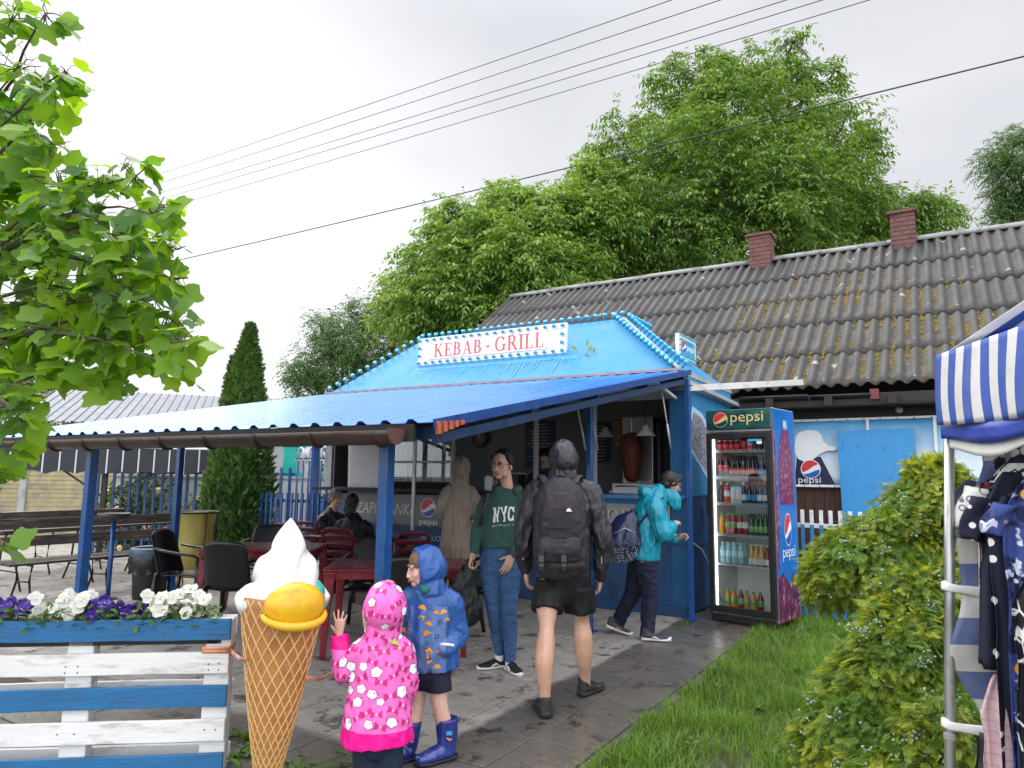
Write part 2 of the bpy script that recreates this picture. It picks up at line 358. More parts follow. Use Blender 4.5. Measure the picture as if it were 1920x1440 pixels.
# ================================================================== ground
def ground_mat():
    m, nt, N, L = _nodes('soil and turf'); out = N('ShaderNodeOutputMaterial'); p = N('ShaderNodeBsdfPrincipled'); L(p.outputs[0], out.inputs[0])
    a = noise_tex(nt, 1.3, 8, .65); b = noise_tex(nt, 40, 4, .7)
    c = ramp(nt, a, .38, .62, (.050, .040, .024), (.030, .055, .014)); c = mix(nt, b, c, (.07, .06, .035)); L(c, p.inputs['Base Color']); p.inputs['Roughness'].default_value = .9
    bb = N('ShaderNodeBump'); bb.inputs['Strength'].default_value = .9; bb.inputs['Distance'].default_value = .02; L(b, bb.inputs['Height']); L(bb.outputs[0], p.inputs['Normal'])
    return m
g = MB(); g.quad((-500, -300, -.035), (500, -300, -.035), (500, 900, -.035), (-500, 900, -.035))
tag(g.build('ground', ground_mat()), kind='structure')
def paving_mat():
    m, nt, N, L = _nodes('concrete slabs'); out = N('ShaderNodeOutputMaterial'); p = N('ShaderNodeBsdfPrincipled'); L(p.outputs[0], out.inputs[0])
    tc = N('ShaderNodeTexCoord'); geo = N('ShaderNodeNewGeometry'); sx = N('ShaderNodeSeparateXYZ'); L(tc.outputs['Object'], sx.inputs[0])
    n1 = noise_tex(nt, 1.1, 6, .6); n2 = noise_tex(nt, 7, 8, .7); n3 = noise_tex(nt, 90, 4, .7)
    def edge(src, a, b, k=.35):                                    # soft wet line, wandering
        ad = N('ShaderNodeMath'); ad.operation = 'MULTIPLY_ADD'; L(n1, ad.inputs[0]); ad.inputs[1].default_value = k; L(src, ad.inputs[2])
        mr = N('ShaderNodeMapRange'); L(ad.outputs[0], mr.inputs[0]); mr.inputs[1].default_value = a; mr.inputs[2].default_value = b; mr.inputs[3].default_value = 0; mr.inputs[4].default_value = 1
        return mr.outputs[0]
    w1 = edge(sx.outputs[0], .12, .18); neg = N('ShaderNodeMath'); neg.operation = 'MULTIPLY'; L(sx.outputs[1], neg.inputs[0]); neg.inputs[1].default_value = -1
    w2 = edge(neg.outputs[0], 4.75, 4.85, .25)
    mxx = N('ShaderNodeMath'); mxx.operation = 'MAXIMUM'; L(w1, mxx.inputs[0]); L(w2, mxx.inputs[1])
    # patches of spilt water under the roof
    pt = ramp(nt, n2, .60, .66); s2 = N('ShaderNodeMath'); s2.operation = 'MULTIPLY'; L(pt, s2.inputs[0]); L(ramp(nt, n1, .50, .62), s2.inputs[1])
    wet = N('ShaderNodeMath'); wet.operation = 'MAXIMUM'; L(mxx.outputs[0], wet.inputs[0]); L(s2.outputs[0], wet.inputs[1])
    base = mix(nt, geo.outputs['Random Per Island'], (.33, .30, .265), (.43, .395, .35)); base = mix(nt, ramp(nt, n2, .35, .7), base, (.20, .18, .16))
    base = mix(nt, ramp(nt, n3, .45, .7), base, (.40, .38, .35)); base = mix(nt, ramp(nt, noise_tex(nt, 3.3, 9, .75), .555, .61), base, (.075, .065, .055))
    wetc = mix(nt, .68, base, (.027, .018, .011)); c = mix(nt, wet.outputs[0], base, wetc); L(c, p.inputs['Base Color'])
    film = ramp(nt, n1, .40, .62, (.42, .42, .42), (.05, .05, .05))
    r = mix(nt, wet.outputs[0], (.78, .78, .78), film); L(r, p.inputs['Roughness'])
    bb = N('ShaderNodeBump'); bb.inputs['Strength'].default_value = .35; bb.inputs['Distance'].default_value = .004; L(n3, bb.inputs['Height']); L(bb.outputs[0], p.inputs['Normal'])
    return m
pv = MB()
for i in range(-30, 2):
    for j in range(-15, 14):
        x0, x1 = (.35+.5*i, .35+.5*(i+1)); y0, y1 = (-4.03+.5*j, -4.03+.5*(j+1))
        if i == 0: x1 = .74
        if i == 1: x0, x1 = .75, .83                                # narrow kerb edging
        if j > 8 and i > -10: continue
        if y1 < -5.3 and i > -3: continue                           # soil by the planter
        if y1 < -4.6 and i < -6: continue
        if i == 1 and y1 > .6: continue
        if i == 0 and y1 > 1.2: continue
        g_ = .004; dz = rnd.uniform(-.003, .003); t = rnd.uniform(-.002, .002)
        a = [(x0+g_, y0+g_, dz-t), (x1-g_, y0+g_, dz+t), (x1-g_, y1-g_, dz+t), (x0+g_, y1-g_, dz-t)]
        b = [(x0+g_+.004, y0+g_+.004, dz-t+.005), (x1-g_-.004, y0+g_+.004, dz+t+.005), (x1-g_-.004, y1-g_-.004, dz+t+.005), (x0+g_+.004, y1-g_-.004, dz-t+.005)]
        c = [(q[0], q[1], -.05) for q in a]
        pv.add(c+a+b, [(0, 1, 5, 4), (1, 2, 6, 5), (2, 3, 7, 6), (3, 0, 4, 7), (4, 5, 9, 8), (5, 6, 10, 9), (6, 7, 11, 10), (7, 4, 8, 11), (8, 9, 10, 11)])
pav = pv.build('paving', paving_mat()); pav.location = tuple(C0+np.array([0, 0, -.005])); pav.rotation_euler = (0, 0, TH); tag(pav, kind='structure')
jb = MB(); jb.quad((-15, -5.3, -.016), (.83, -5.3, -.016), (.83, 1.2, -.016), (-15, 1.2, -.016)); jb.quad((-15, 1.2, -.016), (-4.65, 1.2, -.016), (-4.65, 3, -.016), (-15, 3, -.016))
jo = jb.build('joint_sand', mat('joint sand', (.055, .046, .036), .9, .3, 30)); jo.location = tuple(C0); jo.rotation_euler = (0, 0, TH); tag(jo, kind='structure')
# ================================================================== house behind
def roof_mat():
    m, nt, N, L = _nodes('old fibre cement'); out = N('ShaderNodeOutputMaterial'); p = N('ShaderNodeBsdfPrincipled'); L(p.outputs[0], out.inputs[0])
    at_ = N('ShaderNodeAttribute'); at_.attribute_name = 'wave'; w = at_.outputs['Fac']
    n1 = noise_tex(nt, 2.2, 8, .7); n2 = noise_tex(nt, 26, 6, .7); n3 = noise_tex(nt, .8, 4, .6)
    c = ramp(nt, n1, .3, .7, (.013, .0122, .012), (.030, .0285, .028)); c = mix(nt, ramp(nt, n2, .35, .75), c, (.018, .017, .016))
    c = mix(nt, ramp(nt, w, .6, 1.05, (0,0,0), (.6,.6,.6)), c, (.060, .057, .055))  # ridges lightened in colour to heighten the light on the waves
    val = ramp(nt, w, .0, .52, (1, 1, 1), (0, 0, 0))               # valleys hold moss and litter; litter colour darkened to deepen their shade
    lit = N('ShaderNodeMath'); lit.operation = 'MULTIPLY'; L(val, lit.inputs[0]); L(ramp(nt, noise_tex(nt, 19, 6, .75), .47, .60), lit.inputs[1])
    c = mix(nt, lit.outputs[0], c, (.014, .012, .009))
    at2 = N('ShaderNodeAttribute'); at2.attribute_name = 'moss'
    ms = N('ShaderNodeMath'); ms.operation = 'MULTIPLY'; L(ramp(nt, noise_tex(nt, 8.5, 7, .75), .50, .58), ms.inputs[0]); L(at2.outputs['Fac'], ms.inputs[1])
    m2 = N('ShaderNodeMath'); m2.operation = 'MULTIPLY'; L(ms.outputs[0], m2.inputs[0]); L(ramp(nt, w, .25, .8, (1, 1, 1), (0, 0, 0)), m2.inputs[1])
    mc = ramp(nt, noise_tex(nt, 4, 3, .6), .40, .62, (.050, .052, .012), (.14, .065, .012)); c = mix(nt, m2.outputs[0], c, mc)
    v = N('ShaderNodeTexVoronoi'); v.inputs['Scale'].default_value = 2.3; tc = N('ShaderNodeTexCoord'); L(tc.outputs['Object'], v.inputs['Vector'])
    lc = N('ShaderNodeMath'); lc.operation = 'MULTIPLY'; L(ramp(nt, v.outputs['Distance'], .10, .14, (1, 1, 1), (0, 0, 0)), lc.inputs[0]); L(ramp(nt, n2, .42, .55), lc.inputs[1])
    c = mix(nt, lc.outputs[0], c, (.34, .33, .28))
    L(c, p.inputs['Base Color']); L(ramp(nt, n1, .3, .7, (.42,)*3, (.72,)*3), p.inputs['Roughness'])
    bb = N('ShaderNodeBump'); bb.inputs['Strength'].default_value = .5; bb.inputs['Distance'].default_value = .012; L(n2, bb.inputs['Height']); L(bb.outputs[0], p.inputs['Normal'])
    return m
M_moss = leafmat('moss', (.060, .070, .012), (.20, .11, .018), .95, .0, 2)
house = kthing('house', 'old timber house with mossy corrugated roof and two brick chimneys behind the kiosk', 'house', 0, 2.1, 0)
EZ, RZ, RY = 2.67, 5.66, 4.0                                        # eave height, ridge height, run (house frame: y from the eave)
SL = math.hypot(RZ-EZ, RY); tx = np.array([0, RY/SL, (RZ-EZ)/SL]); tn = np.array([0, -(RZ-EZ)/SL, RY/SL])
PIT = .172; WX0, WX1 = -6.05, 9.6
def moss_amt(x, s):
    return max(0, min(1, 1.25*noise.noise((x*.55+3.1, s*.7, 1.7))+.35+(.32 if -.5 < x < 3.6 else -.25)-(.35 if s > 3.4 else 0)))
def build_roof():
    V, Fc, W, Ms = [], [], [], []
    rows = 5; rl = SL/rows; xs = np.arange(WX0, WX1, PIT/6)
    for r in range(rows):
        s0, s1 = r*rl-(.10 if r else .0), min((r+1)*rl+.02, SL)
        for seg in range(0, len(xs)-1, 36):
            xx = xs[seg:seg+37]; jl = rnd.uniform(-.014, .014); jh = rnd.uniform(0, .006); b = len(V); nS = 5
            for k in range(nS):
                s = s0+jl+(s1-s0)*k/(nS-1); lift = .013*(1-k/(nS-1))+jh+.002*(seg % 5)
                for x in xx:
                    ph = 2*math.pi*(x-WX0)/PIT; h = .5+.5*math.cos(ph)
                    q = np.array([x, 0, EZ])+tx*s+tn*(h*.062+lift); V.append(q); W.append(h); Ms.append(moss_amt(x, s))
            n = len(xx)
            # folded front edge gives each sheet its thickness
            b2 = len(V)
            for i, x in enumerate(xx): V.append(V[b+i]-tn*.011); W.append(.0); Ms.append(0)
            for k in range(nS-1):
                for i in range(n-1): Fc.append((b+k*n+i, b+k*n+i+1, b+(k+1)*n+i+1, b+(k+1)*n+i))
            for i in range(n-1): Fc.append((b2+i, b2+i+1, b+i+1, b+i))
    o = np_mesh('roof', V, Fc, roof_mat(), house, True)
    for nm, arr in (('wave', W), ('moss', Ms)):
        a = o.data.attributes.new(nm, 'FLOAT', 'POINT'); a.data.foreach_set('value', np.array(arr, np.float32))
    return o
house_roof = build_roof()
def build_moss():
    m = MB(); c = 0
    while c < 2400:
        x, s = rnd.uniform(-4, 5.5), rnd.uniform(.1, 4.4)
        if rnd.random() > moss_amt(x, s)**1.6: continue
        if noise.noise((x*2.1, s*2.1, 9.3)) < .02: continue
        k = round((x-WX0)/PIT-.5)+.5; x = WX0+k*PIT+rnd.gauss(0, .018); p = np.array([x, 0, EZ])+tx*s+tn*.016
        a = rnd.uniform(.010, .032); rot = np.stack([(1, 0, 0), tx, tn], 1)
        m.ball(p, (a*rnd.uniform(.7, 1.1), a*rnd.uniform(.8, 1.9), a*rnd.uniform(.35, .7)), rot, 7, 5); c += 1
    tag(m.build('moss', M_moss, house_roof, True), kind='stuff')
build_moss()
hb = MB()                                                            # back slope, gable and ridge
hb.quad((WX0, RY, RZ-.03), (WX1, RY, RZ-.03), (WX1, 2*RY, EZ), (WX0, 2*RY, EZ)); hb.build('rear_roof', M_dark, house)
hr = MB()
for i in range(14):
    x0 = WX0+i*1.12; x1 = min(x0+1.16, WX1); dz = .008*(i % 2)
    hr.loft([[(x, RY+math.cos(a)*.13, RZ+.0+dz+math.sin(a)*.085) for a in np.linspace(-.3, math.pi+.3, 9)] for x in (x0, x1)], False, wrap=False)
hr.build('ridge_cap', mat('ridge cap', (.24, .245, .24), .6, .2, 9, (.10, .09, .07), .4, 5), house, True, solid=.012)
hv = MB(); hv.bar((WX0-.02, -.05, EZ-.06), (WX0-.02, RY, RZ-.06), .035, .16, up=(1, 0, 0)); hv.build('verge_board', M_dark, house)
M_timber = mat('dark stained boarding', (.070, .026, .016), .6, .3, 9, (.02, .012, .01), .3, 6, stretch=(6, 6, .6), bump=.3, bscale=30)
hw = MB()
hw.box((1.8, .50, 1.3), (15.4, .1, 2.7)); hw.box((-5.85, 4.0, 1.3), (.1, 7.0, 2.7))
for i in range(-56, 74):
    x = i*.125
    if x > 9.2 or x < -5.8: continue
    hw.box((x, .438+.004*(i % 2), 1.25), (.118, .024, 2.5))
hw.prism([(0.35, 0), (7.65, 0), (4, 2.85)], (-5.86, 0, 2.6), (0, 1, 0), (0, 0, 1), (1, 0, 0), 0, .1)
hw.build('wall', M_timber, house)
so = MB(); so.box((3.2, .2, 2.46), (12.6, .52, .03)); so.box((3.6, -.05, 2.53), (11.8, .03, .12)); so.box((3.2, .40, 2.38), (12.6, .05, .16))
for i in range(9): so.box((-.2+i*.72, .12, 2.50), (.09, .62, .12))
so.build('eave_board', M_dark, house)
hg = MB()
hg.loft([[(x, -.09+.062*math.cos(a), 2.60+.062*math.sin(a)) for a in np.linspace(math.pi, 2*math.pi, 9)] for x in (.12, 1.0)], False, wrap=False)
hg.loft([[(x, -.07+.055*math.cos(a), 2.585+.055*math.sin(a)) for a in np.linspace(math.pi, 2*math.pi, 9)] for x in (1.02, 1.72)], False, wrap=False)
hg.build('gutter', M_black, house, True, solid=.006)
rb = MB(); rb.box((1.76, -.05, 2.57), (.10, .09, .13)); rb.build('red_end_block', mat('dull red', (.14, .03, .025), .6), house, bevel=.004)
lp = MB(); lp.lathe([(.045, 0), (.045, .02), (.03, .035)], (0, 0, 0), 14)
l = lp.build('lamp_mount', M_grey, house, True); l.location = (2.0, .36, 2.40); l.rotation_euler = (R(90), 0, 0)
M_brick = mat('dark red brick', (.19, .075, .06), .75, .45, 5, (.06, .038, .045), .5, 5, bump=.3)
def fixings():
    m = MB()
    for r in range(5):
        for k in range(0, 90, 3):
            x = WX0+PIT*k; s = r*SL/5+.09+rnd.uniform(-.01, .01); p = np.array([x, 0, EZ])+tx*s+tn*.082
            if rnd.random() < .8: m.ball(p, (.016, .016, .009), np.stack([(1, 0, 0), tx, tn], 1), 8, 5)
    tag(m.build('fixings', mat('roof screw cap', (.20, .20, .19), .6, .4, 30), house_roof, True), kind='stuff')
fixings()
def chimney(x, y, z0, z1, w):
    m = MB(); h = .082; k = 0; z = z0
    while z < z1-.01:
        for s in range(4):
            a = s*math.pi/2; rot = np.array(Matrix.Rotation(a, 3, 'Z'))
            cuts = [-.5, -.02, .5] if k % 2 else [-.5, -.27, .22, .5]
            for i in range(len(cuts)-1):
                u0, u1 = cuts[i]*w+.008, cuts[i+1]*w-.008
                d = rnd.uniform(-.003, .003); m.box(np.array((x, y, z+h/2))+rot @ np.array(((u0+u1)/2, -w/2+.05-d+.001*s, 0)), (u1-u0, .1, h-.015), rot)
        z += h; k += 1
    m.box((x, y, z+.02), (w+.07, w+.07, .045)); m.box((x, y, z+.055), (w*.8, w*.8, .03))
    o = m.build('chimney', M_brick, house)
    mo = MB(); mo.box((x, y, (z0+z)/2), (w-.03, w-.03, z-z0)); mo.build('mortar', mat('mortar', (.16, .14, .13), .9, .2), o)
    fl = MB(); fl.box((x, y-.08, z0+.42), (w+.22, w+.25, .05), Matrix.Rotation(R(36.7), 3, 'X')); fl.build('flashing', mat('rusty flashing', (.20, .075, .035), .8, .35, 8), o)
chimney(-.36, 3.95, 5.0, 6.09, .40); chimney(2.05, 3.95, 5.0, 6.10, .39)
# banner and boards on the house wall
M_ban = mat('printed banner', (.18, .50, .78), .45, .05, 2)
def banner_mat():
    m, nt, N, L = _nodes('sky print banner'); out = N('ShaderNodeOutputMaterial'); p = N('ShaderNodeBsdfPrincipled'); L(p.outputs[0], out.inputs[0])
    tc = N('ShaderNodeTexCoord'); sx = N('ShaderNodeSeparateXYZ'); L(tc.outputs['Object'], sx.inputs[0])
    n = noise_tex(nt, 2.4, 4, .6); ad = N('ShaderNodeMath'); ad.operation = 'MULTIPLY_ADD'; L(n, ad.inputs[0]); ad.inputs[1].default_value = .35; L(sx.outputs[2], ad.inputs[2])
    c = ramp(nt, ad.outputs[0], .48, .98, (.72, .82, .88), (.10, .40, .70)); c = mix(nt, ramp(nt, ad.outputs[0], .15, .38, (1, 1, 1), (0, 0, 0)), c, (.16, .45, .72))
    L(c, p.inputs['Base Color']); p.inputs['Roughness'].default_value = .4
    b = N('ShaderNodeBump'); b.inputs['Strength'].default_value = .4; b.inputs['Distance'].default_value = .03; L(noise_tex(nt, 3, 3, .5, stretch=(1, 1, 2)), b.inputs['Height']); L(b.outputs[0], p.inputs['Normal'])
    return m
ban = kthing('banner', 'wide sky blue drinks banner with white cap and roundel stretched along the timber wall', 'banner', .35, 2.48, 1.41)
bs = MB(); nx = 44; V = []
for k in range(9):
    for i in range(nx+1):
        x = 2.5*i/nx; z = .89*k/8; V.append((x, -.012*math.sin(x*4+k*.5)-.008*math.sin(x*13), z+(.012*math.sin(x*2.6) if k in (0, 8) else 0)))
bs.add(V, [(k*(nx+1)+i, k*(nx+1)+i+1, (k+1)*(nx+1)+i+1, (k+1)*(nx+1)+i) for k in range(8) for i in range(nx)])
bs.build('sheet', banner_mat(), ban, True, solid=.004)
bb_ = MB()
for z in (.012, .885): bb_.bar((0, -.03, z), (2.5, -.03, z+.01), .03, .014, up=(0, 1, 0))
bb_.bar((1.28, -.036, 0), (1.28, -.036, .89), .014, .035); bb_.bar((2.03, -.036, 0), (2.03, -.036, .89), .014, .035)
bb_.build('border', M_wht, ban)
ga = MB()
for i in range(13): ga.ball((.1+.19*i, -.041, .888), (.008, .004, .008), None, 8, 5); ga.ball((.1+.19*i, -.041, .012), (.008, .004, .008), None, 8, 5)
ga.build('grommets', M_black, ban)
cp = MB(); bx = .30
cap_pts = [(.38, .55), (.40, .68), (.45, .735), (.55, .76), (.66, .75), (.72, .69), (.74, .60), (.80, .545), (.88, .53), (.90, .50), (.86, .475), (.78, .48), (.70, .44), (.60, .36), (.50, .33), (.42, .37), (.38, .45)]
cp.prism(cap_pts, (0, 0, 0), (1, 0, 0), (0, 0, 1), (0, -1, 0), .030, .036); cp.build('printed_cap', M_wht, ban)
bo = MB(); bo.prism([(.36, .02), (.87, .02), (.70, .40), (.40, .40)], (0, 0, 0), (1, 0, 0), (0, 0, 1), (0, -1, 0), .030, .0335)
bo.build('printed_bottle', mat('cola print', (.012, .018, .055), .3, .3, 30), ban)
pl = MB(); roundel(pl, lambda x, y, l: (.57+x, -.0365-l, .235+y), .125, 0, 1, 2); pl.build('roundel', [M_wht, M_lred, M_lblue], ban)
pt = MB(); text_mesh('pepsi', .12, lambda x, y: (.41+x, -.0372, .055+y), pt, fit=.28); pt.build('lettering', M_wht, ban)
cb = MB(); cb.loft([[(1.83+.19*math.cos(a)*r, -.037, .45+.24*math.sin(a)*r) for a in np.linspace(-1.5, 1.5, 20)] for r in (1, .985)], False, wrap=False); cb.build('printed_ring', M_grey, ban)
# blue plywood sheet leaning on the wall
brd = kthing('plywood_board', 'plain bright blue painted plywood sheet fixed over the banner beside the bush', 'board', 1.29, 2.36, .35)
b = MB(); b.box((.44, 0, .90), (.88, .018, 1.80), Matrix.Rotation(R(-1), 3, 'Y'))
b.build('panel', mat('bright blue ply', (.035, .27, .60), .45, .08, 3, (.02, .16, .40), .12, 11, stretch=(1, 1, .5)), brd, bevel=.003)
sc_ = MB()
for i in range(16):
    x, z, a, ln = rnd.uniform(.15, .75), rnd.uniform(.6, 1.65), rnd.choice([0, .2, -.2, 1.4, 1.6]), rnd.uniform(.03, .10)
    sc_.bar((x, -.0105, z), (x+ln*math.cos(a), -.0105, z+ln*math.sin(a)), .003, .002, up=(0, 1, 0))
sc_.build('scratches', mat('scratch', (.015, .06, .16), .6), brd)
# ================================================================== kiosk
kio = kthing('kiosk', 'sky blue food kiosk with bulb edged mansard roof and dark serving windows', 'kiosk')
W = 5.62; D = 2.0
M_in = mat('kiosk inside wall', (.20, .205, .21), .5, .08, 4); M_infl = mat('kiosk floor', (.08, .08, .085), .6)
k = MB(); k.box((-W/2, D-.03, 1.36), (W-.06, .05, 2.66)); k.box((-W+.03, D/2+.05, 1.36), (.05, D-.2, 2.66)); k.build('inside_wall', M_in, kio)
k = MB(); k.box((-W/2, D/2, .06), (W-.2, D-.2, .05)); k.box((-W/2, D/2, 2.66), (W-.05, D-.1, .04)); k.build('ceiling', mat('ceiling board', (.30, .31, .32), .6), kio)
# front: plinth, navy panels, frames
k = MB()
for x0, x1 in ((-1.12, -.62), (-.62, -.12), (-3.30, -2.2), (-2.2, -1.12), (-W+.05, -4.5), (-4.5, -3.3)):
    k.box(((x0+x1)/2, .02, .43), (x1-x0-.012, .03, .66)); k.box(((x0+x1)/2, .02, 1.00), (x1-x0-.012, .03, .44))
k.build('front_panel', M_navy, kio, bevel=.004)
k = MB(); k.box((-W/2, -.012, .055), (W, .05, .11)); k.box((-W/2, .008, .775), (W-.02, .035, .03)); k.build('plinth', mat('plinth blue', (.016, .062, .17), .4, .2, 6), kio, bevel=.004)
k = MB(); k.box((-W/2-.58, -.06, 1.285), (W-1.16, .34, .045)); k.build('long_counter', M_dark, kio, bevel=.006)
k = MB(); k.box((-.575, -.06, 1.285), (1.15, .34, .046)); k.build('counter', mat('counter blue', (.02, .15, .42), .3, .12, 6, coat=.3), kio, bevel=.006)
k = MB(); k.box((-.09, .03, 1.36), (.18, .07, 2.72)); k.build('corner_panel', mat('jamb blue', (.014, .10, .24), .4, .15), kio, bevel=.005)
# side wall: pale blue above, navy below with a rail and a little hatch
k = MB(); k.box((-.025, D/2+.08, 1.98), (.045, D-.10, 1.36)); k.build('side_wall', M_skyblue, kio, bevel=.004)
k = MB(); k.box((-.025, D/2+.08, .66), (.050, D-.10, 1.28)); k.box((.006, D/2+.05, 1.30), (.02, D-.12, .028)); k.box((.006, D/2+.05, .76), (.02, D-.12, .04))
k.build('side_panel', M_navy, kio, bevel=.004)
k = MB(); k.box((.006, .62, 1.10), (.012, .10, .15)); k.build('hatch', M_navy, kio, bevel=.004)
def wafer_mat():
    m, nt, N, L = _nodes('printed frozen dessert'); out = N('ShaderNodeOutputMaterial'); p = N('ShaderNodeBsdfPrincipled'); L(p.outputs[0], out.inputs[0])
    v = N('ShaderNodeTexVoronoi'); v.inputs['Scale'].default_value = 32; tc = N('ShaderNodeTexCoord'); L(tc.outputs['Object'], v.inputs['Vector'])
    n = noise_tex(nt, 26, 6, .75); c = ramp(nt, v.outputs['Distance'], .2, .7, (.42, .40, .44), (.10, .07, .09)); c = mix(nt, ramp(nt, n, .5, .65), c, (.55, .54, .60)); L(c, p.inputs['Base Color'])
    return m
k = MB(); k.prism([(.10, 1.98), (.30, 2.27), (.62, 2.22), (1.25, 1.88), (1.25, 1.40), (1.05, 1.45), (.20, 1.86)], (0, 0, 0), (0, 1, 0), (0, 0, 1), (1, 0, 0), -.001, .004, 0)
k.build('printed_picture', wafer_mat(), kio)
k = MB(); k.prism([(.05, 1.97), (.28, 2.33), (.64, 2.28), (1.3, 1.93), (1.3, 1.34), (1.05, 1.38), (.15, 1.82)], (0, 0, 0), (0, 1, 0), (0, 0, 1), (1, 0, 0), -.0015, .0025); k.build('printed_glow', mat('pale print', (.42, .62, .80), .5), kio)
# window frames
k = MB()
for x, w in ((-W+.08, .14), (-4.47, .05), (-3.22, .05), (-1.93, .05), (-1.13, .06)): k.box((x, .02, 1.90), (w, .05, 1.20))
k.box((-W/2, .02, 2.52), (W, .055, .06)); k.box((-3.84, .02, 1.68), (1.24, .04, .03)); k.build('window_frame', M_grey, kio, bevel=.003)
# raised serving flaps: white rimmed, propped open
def flap(x0, x1, z, up, out):
    f = MB(); y0 = -.02
    f.box(((x0+x1)/2, y0-out/2, z+up/2), (x1-x0-.04, math.hypot(out, up), .012), Matrix.Rotation(-math.atan2(up, out), 3, 'X')); o = f.build('serving_flap', M_alu, kio)
    e = MB()
    for p, q in (((x0, y0-out, z+up), (x1, y0-out, z+up)), ((x0, y0, z), (x0, y0-out, z+up)), ((x1, y0, z), (x1, y0-out, z+up))): e.bar(p, q, .035, .03)
    e.build('rim', M_white, o, bevel=.003)
    for x in (x0+.06, x1-.06):
        s = MB(); s.tube([(x, -.03, z-.55), (x, y0-out*.45, z+up*.42)], .008, 8); s.tube([(x, -.03, z-.58), (x, y0-out*.2, z-.30)], .013, 8)
        s.build('strut', M_alu, o, True)
flap(-3.20, -1.16, 2.40, .02, .62); flap(-1.12, -.10, 2.40, .10, .62); flap(-4.45, -3.26, 2.34, -.02, .30)
p_ = MB(); p_.box((-3.62, -.30, 1.42), (.045, .03, 1.30)); p_.build('prop_post', M_alu, kio)
k = MB(); k.box((-3.84, .02, 1.55), (1.2, .006, .26)); k.box((-3.84, .02, 1.86), (1.2, .006, .34)); k.build('pane', M_glass, kio)
# mansard roof with the bulb strings
Rb = [(-W+.06, -.03, 2.72), (-.06, -.03, 2.72), (-.06, 2.28, 2.72), (-W+.06, 2.28, 2.72)]
Rt = [(-4.48, .85, 3.60), (-1.10, .85, 3.60), (-1.10, 1.75, 3.60), (-4.48, 1.75, 3.60)]
k = MB(); k.add(Rb+Rt, [(0, 1, 5, 4), (1, 2, 6, 5), (2, 3, 7, 6), (3, 0, 4, 7), (4, 5, 6, 7), (3, 2, 1, 0)]); k.build('mansard_roof', M_skyblue, kio, bevel=.006)
k = MB(); k.bar((-W+.0, -.045, 2.725), (-.02, -.045, 2.725), .05, .03); k.build('roof_flashing', mat('pinkish flashing', (.33, .24, .23), .6, .2, 8), kio)
k = MB()
for p, q in ((Rb[1], Rt[1]),):
    for i in range(9):
        a = np.array(p)+(np.array(q)-np.array(p))*i/9; b2 = np.array(p)+(np.array(q)-np.array(p))*(i+.96)/9
        k.bar(a+(.012, -.012, .012), b2+(.012, -.012, .012), .05, .02+.002*(i % 2))
k.bar((-.02, .0, 2.69), (-.02, 2.2, 2.69), .05, .05); k.build('hip_cap', mat('weathered hip cap', (.33, .30, .29), .7, .3, 12), kio)
k = MB(); k.bar((.03, -.1, 2.555), (.03, 2.1, 2.50), .16, .05); k.build('side_awning_rail', M_grey, kio, bevel=.004)
M_cap = mat('turquoise plastic bulb', (.02, .36, .62), .25, .15, 30, coat=.5)
def bulb_proto(r=.036):
    m = MB(); m.lathe([(.012, 0), (.012, .055), (.020, .060), (r*.9, .078), (r, .090), (r*.9, .104), (r*.5, .112), (.002, .114)], n=10)
    return m.mesh('light_bulb')
me_b = bulb_proto(); me_b.materials.append(M_cap); me_b.polygons.foreach_set('use_smooth', [True]*len(me_b.polygons))
def bulb(p, nrm, parent, me=None, s=1.0):
    o = bpy.data.objects.new('light_bulb', me or me_b); COL.objects.link(o); o.parent = parent; o.location = tuple(float(c) for c in p)
    o.rotation_euler = Vector(nrm).to_track_quat('Z', 'Y').to_euler(); o.scale = (s, s, s)
def bulbs(p, q, n, nrm, parent, me=None, s=1.0, ends=True):
    p, q = np.array(p, float), np.array(q, float)
    for i in range(n): bulb(p+(q-p)*((i/(n-1)) if ends else (i+.5)/n), nrm, parent, me, s)
nF = unit(np.cross(np.array(Rb[1])-Rb[0], np.array(Rt[0])-Rb[0])); nR = unit(np.cross(np.array(Rb[2])-Rb[1], np.array(Rt[1])-Rb[1]))
T0, T1, T2 = np.array(Rt[0]), np.array(Rt[1]), np.array(Rt[2]); B0, B1 = np.array(Rb[0]), np.array(Rb[1])
dn = unit(np.array(Rb[0])-np.array(Rt[0])); 
bulbs(T0+(0, .05, .0), T1+(0, .05, .0), 27, nF*.75+np.array((0, 0, .6)), kio)
bulbs(B0+(.05, .02, .02), T0+(-.02, .0, -.03), 13, nF, kio, None, .95)
ed = unit(np.array(T1)-B1); bulbs(B1+nF*.0+np.array((-.07, .02, .03)), T1+np.array((-.07, -.02, -.02)), 16, nF, kio, None, .95)
bulbs(B1+np.array((.02, .08, .03)), T1+np.array((.02, .08, -.02)), 16, nR, kio, None, .95)
bulbs(T1+(0, .12, 0), T2+(0, 0, 0), 8, nR, kio)
# faded drip marks under the big sign and a scatter of leaves stuck to the sheet
def onF(x, up, lift=.004):                                          # point on the front slope: x along, up = height above the eave
    return np.array((x, -.03+up*(.88/.88), 2.72+up))+nF*lift
